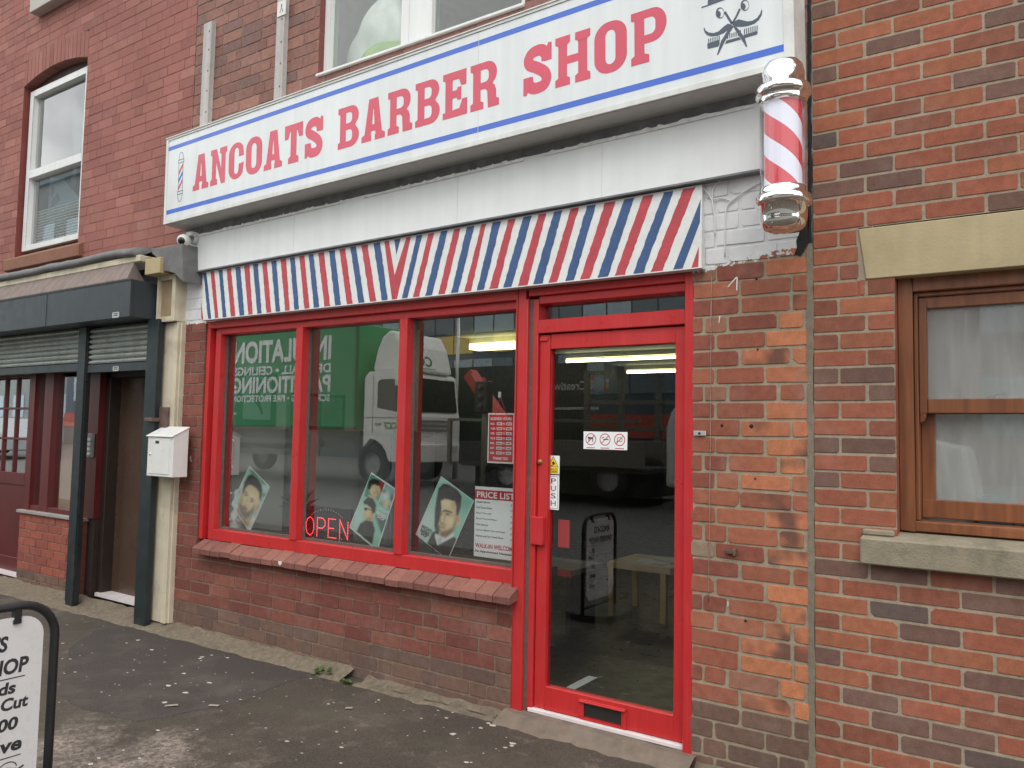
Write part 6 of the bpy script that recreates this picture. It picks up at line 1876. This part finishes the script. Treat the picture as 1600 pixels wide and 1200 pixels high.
# ================================================================== swing sign on the pavement
BC = Vector((-3.20, -2.345, GZ))
ab = thing('pavement_sign', 'white rounded pavement sign in a black tubular frame at the lower left', 'pavement sign', BC)
bfr = Fr(BC, (0, 1, 0), (0, 0, 1))          # faces up the street
mb = MB()
hw, top_, rr_ = 0.292, 0.862, 0.13
path = [(-hw, 0.04)] + [(-hw, 0.35)] + arc(-hw + rr_, top_ - rr_, rr_, rr_, 180, 90, 8) + arc(hw - rr_, top_ - rr_, rr_, rr_, 90, 0, 8) + [(hw, 0.35), (hw, 0.04)]
mb.tube([bfr.p(a, b) for a, b in path], 0.0165, 14)
mb.tube([bfr.p(-hw, 0.10), bfr.p(hw, 0.10)], 0.012, 10)
mesh_obj('tube_frame', mb, black_pl, ab)
mb = MB()
mb.prism(rrect(-0.30, -0.24, 0.30, 0.24, 0.2, 0.2), Fr(BC, (0, 1, 0), (-1, 0, 0)), 0.0, 0.055)
mesh_obj('weighted_base', mb, M('grey-black rubber base', (0.05, 0.05, 0.05), 0.6), ab, bevel=0.012, bseg=2)
mb = MB()
pan = rrect(-0.246, 0.15, 0.246, 0.822, 0.075, 0.075)
mb.prism(pan, bfr, -0.008, 0.008)
mesh_obj('sign_panel', mb, M('white sign panel', (0.68, 0.67, 0.67), 0.3, var=0.02), ab)
for a in (-0.15, 0.150):
    mb = MB()
    mb.box(a - 0.012, a + 0.012, -0.014, 0.014, 0.800, 0.870, 0, bfr)
    mb.box(a - 0.016, a + 0.004, -0.018, 0.018, 0.800, 0.815, 0, bfr)
    mesh_obj('hanging_clip', mb, black_pl, ab)
def bt_(mb, s_, right, b, h, w_, fr_):
    mb.text(s_, Fr(fr_.p(right - w_, b, 0.0086), fr_.u, fr_.v), fit=(w_, h), bold=0.036, shear=0.12)
mb = MB()
cY = -2.345
bt_(mb, 'ANCOATS', 0.122, 0.703, 0.058, 0.30, bfr)
bt_(mb, 'BARBER SHOP', 0.198, 0.617, 0.058, 0.405, bfr)
mb.box(-0.19, 0.187, 0.008, 0.0086, 0.600, 0.604, 0, bfr)
bt_(mb, 'ds', 0.157, 0.545, 0.045, 0.060, bfr)
bt_(mb, 'Cut', 0.204, 0.486, 0.046, 0.095, bfr)
bt_(mb, '00', 0.172, 0.412, 0.047, 0.070, bfr)
bt_(mb, 'ave', 0.189, 0.333, 0.036, 0.110, bfr)
mb.box(-0.19, 0.187, 0.008, 0.0086, 0.312, 0.316, 0, bfr)
mb.tess(strokepath([(0.145 + .03 * math.cos(t), 0.275 + .022 * math.sin(t)) for t in [k * .5 for k in range(13)]], .004), bfr, 0.0086)
mb.tess(strokepath([(0.105, 0.262), (0.14, 0.276), (0.18, 0.262), (0.20, 0.27)], .007), bfr, 0.0089)
mesh_obj('panel_wording', mb, ink, ab)
mb = MB()
brf = Fr(BC, (0, -1, 0), (0, 0, 1))
bt_(mb, 'ANCOATS', 0.15, 0.703, 0.058, 0.30, brf)
bt_(mb, 'BARBER SHOP', 0.20, 0.617, 0.058, 0.40, brf)
mb.box(-0.19, 0.19, 0.008, 0.0086, 0.600, 0.604, 0, brf)
mesh_obj('panel_wording', mb, ink, ab)

# ================================================================== across the road (seen only as reflections in the glass)
yl = -9.8
TF = lambda x, y, z: Fr((x, y, z), (-1, 0, 0), (0, 0, 1))      # faces the shop
tyre_m = M('tyre rubber', (0.02, 0.02, 0.02), 0.8)
rim_m = M('grey wheel rim', (0.3, 0.3, 0.3), 0.4)
def wheel(root, x, y, z, r_, w_=0.26):
    o = mesh_obj('wheel', MB().lathe([(r_ * .6, -w_ / 2), (r_ * .95, -w_ / 2), (r_, -w_ * .3), (r_, w_ * .3), (r_ * .95, w_ / 2), (r_ * .6, w_ / 2)], (x, y, z), 28, axis=(0, 1, 0)), tyre_m, root)
    mesh_obj('rim', MB().lathe([(0, w_ * .30), (r_ * .2, w_ * .34), (r_ * .5, w_ * .16), (r_ * .62, w_ * .45), (r_ * .62, -w_ * .4), (0, -w_ * .4)], (x, y, z), 24, axis=(0, 1, 0)), rim_m, o)
lor = thing('box_lorry', 'green box lorry with a white cab parked across the road, reflected in the window', 'lorry', (-15.5, -11, -1.25))
cargo = mesh_obj('cargo_body', MB().box(-21.5, -13.75, -12.3, yl, 0.0, 2.62), M('green lorry side', lin(52, 150, 92), 0.4, var=0.05), lor, bevel=0.03)
mesh_obj('body_edge', MB().box(-21.5, -13.75, yl, yl + .02, 2.54, 2.62).box(-13.83, -13.75, yl, yl + .02, 0, 2.54).box(-21.5, -13.75, yl, yl + .02, 0.0, 0.07), M('dark green trim', lin(28, 100, 58), 0.4), cargo)
mb = MB()
for txt, za, h_, in (('INSULATION', 1.74, .62), ('DRYWALL • CEILINGS', 1.42, .24), ('PARTITIONING', 0.93, .45), ('SCREEDING • FIRE PROTECTION', 0.70, .18)):
    mb.text(txt, TF(-14.68, yl + .006, za), fit=(3.85, h_), bold=.035)
mesh_obj('body_lettering', mb, M('white lorry lettering', (0.84, 0.87, 0.85), 0.4), cargo)
cabw = M('white cab paint', (0.84, 0.85, 0.80), 0.3, var=0.03)
cabp = [(13.60, -.40), (13.60, 1.28), (13.45, 1.42), (12.60, 1.42), (12.46, 1.34), (12.34, .45), (12.30, .35), (12.30, -.72), (12.72, -.72)] + [(13.36 - .60 * math.cos(math.radians(t)), -.80 + .60 * math.sin(math.radians(t))) for t in (12, 30, 50, 70, 90)]
cabf = TF(0, yl - .1, 0)
cab_o = mesh_obj('cab', MB().prism(cabp, cabf, -2.1, 0.0), cabw, lor, bevel=0.03, bseg=2)
dgl = M('dark cab glass', (0.02, 0.025, 0.03), 0.08)
mesh_obj('side_window', MB().tess([(13.15, .55), (13.15, 1.16), (13.05, 1.22), (12.62, 1.22), (12.50, .50), (12.75, .48)], cabf, .012), dgl, cab_o)
mb = MB()
mb.tess(strokepath([(13.30, 1.32), (13.30, .2), (13.28, -.1)], .016), cabf, .013).tess([(13.58, .30), (12.32, .30), (12.32, .32), (13.58, .32)], cabf, .013).tess([(13.02, .12), (13.2, .12), (13.2, .18), (13.02, .18)], cabf, .014)
mesh_obj('door_seam', mb, grey_pl, cab_o)
# windscreen, grille and bumper on the front, which faces up the street
wv = Vector((-12.46 + 12.34, 0, 1.34 - .45))
wf = Fr((-12.325, yl - .1, .45), (0, 1, 0), wv)
mesh_obj('windscreen', MB().tess(rrect(-2.0, .02, -.10, .84, .08, .08), wf, .015), dgl, cab_o)
ff = Fr((-12.28, yl - .1, 0), (0, 1, 0), (0, 0, 1))
mb = MB()
for z in (.02, .12, .22): mb.box(-1.75, -.35, 0, .02, z, z + .05, 0, ff)
mesh_obj('grille', mb, grey_pl, cab_o)
mesh_obj('front_bumper', MB().box(-2.1, .0, 0, .10, -.74, -.30, 0, ff), cabw, cab_o, bevel=0.03, bseg=2)
for a in (-1.85, -.42): mesh_obj('headlight', MB().box(a, a + .28, .10, .115, -.52, -.36, 0, ff), M('lamp glass', (0.6, 0.62, 0.62), 0.1), cab_o)
defl = [(13.50, 1.43), (13.38, 1.95), (13.20, 2.28), (12.98, 2.42), (12.80, 2.38), (12.62, 2.05), (12.44, 1.43)]
do = mesh_obj('wind_deflector', MB().prism(defl, TF(0, yl - .25, 0), -1.8, 0.0), cabw, cab_o, bevel=0.10, bseg=4)
grn = M('green cab lettering', lin(40, 130, 60), 0.4)
dv = Vector((-12.62 + 12.44, 0, 2.05 - 1.43))
df_ = Fr((-12.44, yl - .25, 1.43), (0, 1, 0), dv)
mesh_obj('deflector_lettering', MB().text('CCF', Fr(df_.p(-1.05, .16), df_.u, df_.v), fit=(.72, .26), bold=.02, d=.012).box(-1.15, -.25, .008, .012, .09, .105, 0, df_), grn, do)
mesh_obj('door_lettering', MB().text('CCF', TF(-12.52, yl - .1, .04), fit=(.40, .16), bold=.02, d=.014), grn, cab_o)
mesh_obj('mirror', MB().box(-12.42, -12.26, yl - .06, yl + .20, .45, 1.05), black_pl, cab_o, bevel=0.02)
mesh_obj('chassis', MB().box(-21.4, -13.0, -11.9, yl - .3, -.55, -.02).box(-19.5, -15.2, yl - .2, yl - .15, -.40, -.25).box(-19.5, -15.2, yl - .2, yl - .15, -.68, -.53), M('grey chassis', lin(96, 98, 98), 0.6), lor)
for x in (-13.36, -19.8):
    wheel(lor, x, yl - .3, -.80, .46); wheel(lor, x, -12.0, -.80, .46)
# tipper truck with a red crane
tp = thing('crane_truck', 'grey flatbed truck with a folded red crane ahead of the lorry', 'truck', (-8.6, -11, -1.25))
tg = M('stone grey truck side', lin(118, 116, 106), 0.6, var=0.08)
mesh_obj('drop_side', MB().box(-9.95, -6.2, yl - .1, yl, -.62, -.12).box(-9.95, -6.2, -12.1, -12.0, -.62, -.12).box(-9.95, -9.85, -12.0, yl - .1, -.62, -.12), tg, tp, bevel=0.01)
mesh_obj('truck_bed', MB().box(-10.6, -6.2, -12.0, yl - .1, -.72, -.63), M('dark bed', (0.05, 0.05, 0.05), 0.6), tp)
mesh_obj('underbed_shade', MB().box(-10.4, -6.3, -11.9, yl - .35, -1.20, -.73), M('black underbed shade', (0.02, 0.02, 0.02), 0.7), tp)  # black box added so the space under the bed looks dark
cr = M('red crane paint', lin(190, 50, 40), 0.4, var=0.1)
mb = MB()
def beam(mb, a, b, w_, y):
    a, b = Vector((a[0], 0, a[1])), Vector((b[0], 0, b[1]))
    d = (b - a).normalized(); s_ = Vector((-d.z, 0, d.x)) * w_ / 2
    mb.prism([((a + s_).x, (a + s_).z), ((b + s_).x, (b + s_).z), ((b - s_).x, (b - s_).z), ((a - s_).x, (a - s_).z)], Fr((0, y, 0)), -.12, .12)
beam(mb, (-10.95, 1.35), (-9.80, .0), .26, yl - .8); beam(mb, (-10.85, 1.25), (-10.35, -.3), .18, yl - 1.05); beam(mb, (-10.7, 1.30), (-9.75, -.05), .12, yl - .55)
mesh_obj('crane_arm', mb, cr, tp)
mesh_obj('crane_base', MB().box(-10.9, -10.2, -11.6, yl - .4, -.7, -.2), M('dark crane base', (0.04, 0.04, 0.045), 0.5), tp)
mb = MB()
for x in (-10.9, -9.9): mb.box(x - .04, x + .04, yl - .1, yl - .02, -.7, .3)
mb.box(-10.9, -6.3, yl - .1, yl - .03, .24, .30)
mesh_obj('guard_rail', mb, tg, tp)
for x in (-9.4, -7.0): wheel(tp, x, yl - .25, -.85, .40); wheel(tp, x, -11.8, -.85, .40)
# white van
vn = thing('white_van', 'white van parked across the road, its rear reflected at the right of the door', 'van', (-3.5, -11, -1.25))
vb = mesh_obj('van_body', MB().prism([(5.85, -.95), (5.85, .15), (5.75, .50), (5.5, .66), (2.6, .66), (1.9, .10), (1.0, -.10), (.85, -.95)], TF(0, yl - .2, 0), -1.8, 0), cabw, vn, bevel=0.08, bseg=3)
mesh_obj('van_window', MB().tess([(2.5, .05), (2.65, .52), (3.2, .52), (3.2, .05)], TF(0, yl - .2, 0), .006), M('van glass', (0.02, 0.02, 0.025), 0.1), vb)
for x in (-5.0, -1.7): wheel(vn, x, yl - .25, -.92, .33); wheel(vn, x, -11.7, -.92, .33)
# hoarding with the colour ring
ho = thing('site_hoarding', 'dark printed site hoarding with a coloured ring, reflected in the door', 'hoarding', (-9.5, -13.2, -1.25))
hy = -13.0
mesh_obj('hoarding_panel', MB().box(-14.0, -9.2, hy - .06, hy, -.3, 1.75), M('dark slate hoarding', lin(44, 54, 58), 0.5), ho)
mesh_obj('hoarding_post', MB().box(-13.9, -13.8, hy - .16, hy - .06, -1.25, 1.75).box(-9.4, -9.3, hy - .16, hy - .06, -1.25, 1.75).box(-11.6, -11.5, hy - .16, hy - .06, -1.25, 1.75), tg, ho)
hc = at(938, 600, 13.2)
mb = MB()
hf = TF(hc.x, hy + .004, hc.z)
cols = [M('ring %d' % k, lin(*c), 0.4) for k, c in enumerate(((230, 200, 90), (220, 120, 140), (90, 150, 210), (110, 190, 150), (150, 110, 180), (220, 220, 220)))]
for k in range(12):
    mb.tess(arc(0, 0, .26, .26, k * 30 + 2, k * 30 + 28, 4) + arc(0, 0, .18, .18, k * 30 + 28, k * 30 + 2, 4), hf, 0, k % 6)
mb.text('Creative', Fr(hf.p(.36, -.14), hf.u, hf.v), fit=(.95, .22), bold=.02, mi=5)
mb.box(.0, 2.2, 0, .002, -.62, -.56, 5, hf)
mesh_obj('hoarding_print', mb, cols, ho)
# steel frame racks
fr_t = thing('steel_rack', 'tall grey steel framework across the road beside the white van', 'rack', (-6.6, -12, -1.25))
mb = MB()
for x in (-8.9, -8.0, -7.1, -6.2): mb.box(x - .06, x + .06, -12.6, -12.48, -1.25, 1.5)
for z in (.1, .7, 1.4): mb.box(-8.9, -6.2, -12.6, -12.5, z, z + .09)
mesh_obj('upright_frame', mb, tg, fr_t)
# offices opposite
of = thing('office_block', 'grey panelled office block with yellow and red bands, reflected in the shop window', 'building', (-25, -24, -1.25))
oy = -22.0
ogrey = M('slate cladding', lin(104, 118, 126), 0.5, var=0.08)
oblue = M('dark blue-grey cladding', lin(68, 82, 96), 0.5)
oy_m = M('ochre panel', lin(226, 196, 110), 0.5, var=0.12)
owin = M('office glazing', lin(156, 176, 186), 0.15, var=0.2)
ored = M('brick red band', lin(176, 74, 58), 0.5)
mesh_obj('office_wall', MB().box(-52, -4, oy - 10, oy, -1.3, 8.0), oblue, of)
mesh_obj('roof_band', MB().box(-52.1, -3.9, oy - 10, oy + .12, 8.0, 8.5), ogrey, of)
mb = MB(); mw = MB(); my = MB()
for fl_ in range(3):
    zb = 0.6 + fl_ * 2.6
    x = -51.0
    k = 0
    while x < -5:
        w_ = 0.95
        if (k * 7 + fl_ * 3) % 5 in (0, 2): mw.box(x, x + w_, oy, oy + .05, zb + .9, zb + 2.4)
        else: mb.box(x, x + w_, oy, oy + .05, zb + .9, zb + 2.4)
        if fl_ == 1 and k % 4 != 3: my.box(x, x + w_, oy, oy + .06, zb + .05, zb + .8)
        x += w_ + .07
        k += 1
mesh_obj('cladding_panel', mb, ogrey, of); mesh_obj('window_band', mw, owin, of); mesh_obj('ochre_panel', my, oy_m, of)
mesh_obj('red_band', MB().box(-52, -4, oy, oy + .07, -.1, .75), ored, of)
pb_ = thing('pale_block', 'pale rendered block far left across the road, raised to darken the upper window reflection', 'building', (-70, -30, -1.25))  # unseen block, raised until its mirror image darkens the lower pane
mesh_obj('block_wall', MB().box(-120, -53, oy - 12, oy - 2, -1.3, 17.5), M('pale grey render', lin(132, 138, 138), 0.7, var=0.1), pb_)
mesh_obj('block_roof', MB().box(-120.2, -52.8, oy - 12, oy - 1.7, 17.5, 17.9), ogrey, pb_)
mb = MB()
for k in range(20):
    for z in (0.5, 3.6, 6.7, 9.8, 12.9): mb.box(-118 + k * 3.2, -116.4 + k * 3.2, oy - 2, oy - 1.95, z, z + 1.6)
mesh_obj('block_window', mb, owin, pb_)
bk = thing('sky_blocking_warehouse', 'dark red brick warehouse added opposite the right end of the terrace to block the sky', 'building', (12, -24, -1.25))  # unseen building added to block the sky in the reflections
mesh_obj('warehouse_wall', MB().box(-3.5, 34, oy - 10, oy - 1, -1.3, 6.0), M('far dark brick', lin(112, 64, 54), 0.85, var=0.15), bk)
mb = MB()
for k in range(9):
    for z in (0.2, 3.2): mb.box(-1.5 + k * 3.8, .3 + k * 3.8, oy - 1.0, oy - .96, z, z + 1.7)
mesh_obj('warehouse_window', mb, owin, bk)
# lamp post and traffic light
st = thing('street_lamp', 'slim grey street lamp standing in front of the office block', 'street lamp', (-13.2, -13.0, -1.25))
mesh_obj('lamp_post', MB().tube([(-13.2, -13.0, -1.25), (-13.2, -13.0, 3.3)], .07, 12, r2=.045).tube([(-13.2, -13.0, 3.25), (-13.5, -12.9, 3.38), (-14.3, -12.8, 3.40)], .035, 8), alu, st)
mesh_obj('lamp_head', MB().box(-14.9, -14.2, -12.95, -12.65, 3.36, 3.48), white_pl, st, bevel=0.03)
tl = thing('traffic_light', 'traffic light on a grey post beside the crane truck', 'traffic light', (-9.5, -9.2, -1.3))
mesh_obj('signal_post', MB().tube([(-9.5, -9.2, -1.35), (-9.5, -9.2, .95)], .05, 10), tg, tl)
mesh_obj('signal_head', MB().box(-9.68, -9.36, -9.32, -9.1, .40, 1.05), black_pl, tl, bevel=0.02)
mb = MB()
for z in (.52, .72, .92): mb.lathe([(0, .02), (.07, .015), (.08, 0)], (-9.52, -9.1, z), 16, axis=(0, 1, 0))
mesh_obj('signal_lens', mb, M('dark lens', (0.06, 0.03, 0.03), 0.2), tl)

cx0 = -34.5
car = thing('silver_car', 'silver hatchback parked across the road beyond the lorry', 'car', (cx0, -10.5, -1.25))
silver = M('silver car paint', lin(170, 176, 178), 0.25, var=0.03)
cf = TF(cx0, yl - .2, -1.25)
cb2 = mesh_obj('car_body', MB().prism([(-2.1, .25), (-2.1, .75), (-1.85, .92), (-1.0, 1.0), (-.35, 1.45), (1.15, 1.48), (1.75, 1.05), (2.05, .95), (2.1, .3), (1.9, .22), (-1.9, .22)], cf, -1.65, 0), silver, car, bevel=.06, bseg=2)
mesh_obj('car_window', MB().tess([(-.80, 1.0), (-.28, 1.38), (.35, 1.40), (.35, 1.0)], cf, .006).tess([(.43, 1.0), (.43, 1.40), (1.1, 1.40), (1.5, 1.05)], cf, .006), M('dark car glass', (0.02, 0.025, 0.03), 0.1), cb2)
for x in (cx0 - 1.3, cx0 + 1.3): wheel(car, x, yl - .3, -.93, .32, .2); wheel(car, x, yl - 1.75, -.93, .32, .2)

# small marks on the brick pier beside the door
hole_m = M('drill hole', (0.01, 0.009, 0.008), 0.9)
for px, py, r_ in ((1128, 665, .006), (1174, 666, .008), (1182, 436, .005), (1184, 546, .004), (1165, 970, .005), (1110, 700, .004), (1180, 748, .004)):
    p = at(px, py, 0)
    mesh_obj('drill_hole', MB().lathe([(0, .0022), (r_, .0020), (r_ * 1.25, 0)], (p.x, 0.0, p.z), 12, axis=(0, -1, 0)), hole_m, shop)
p = at(1142, 862, 0)
mesh_obj('rusty_bolt', MB().box(p.x - .022, p.x + .018, -.022, 0, p.z - .008, p.z + .008).box(p.x + .018, p.x + .030, -.030, 0, p.z - .014, p.z + .016), rust, shop, bevel=.002)
mb = MB()
mb.tube([at(px, py, -.004) for px, py in smooth([(1112, 432), (1111, 520), (1110, 600), (1110, 690), (1109, 760), (1108, 850), (1107, 940)], 3)], .0018, 6)
tag(mesh_obj('thin_wire', mb, M('painted wire', lin(150, 128, 112), .7, var=.3, vs=20), loc=at(1110, 690, 0)), 'thin pale wire running straight down the brick pier beside the door', 'wire')
wm = M('white paint mark', (.72, .72, .7), .6)
for pts in ([(1151, 432), (1153, 434), (1152.5, 454), (1150.5, 454)], [(1150, 433), (1151.5, 434), (1138, 449), (1137, 448)], [(1124, 494), (1126, 494), (1124, 505), (1123, 504)], [(1111, 470), (1112, 470), (1111.5, 512), (1110.5, 512)], [(297, 714), (299, 712), (299, 719), (301, 721), (298, 721)], [(1137, 940), (1138.5, 940), (1138, 948), (1137, 948)]):
    P = [at(a, b, 0) for a, b in pts]
    mesh_obj('paint_mark', MB().tess([(q.x, q.z) for q in P], Fr((0, 0, 0)), .0022), wm, shop)
p = at(438, 880, -.07)
mb = MB().prism([(-.018, .012), (.016, .016), (.014, -.004), (0, -.016), (-.012, -.010)], Fr((p.x, -.071, p.z)), 0, .002)
mesh_obj('sill_chip', mb, wm, shop)
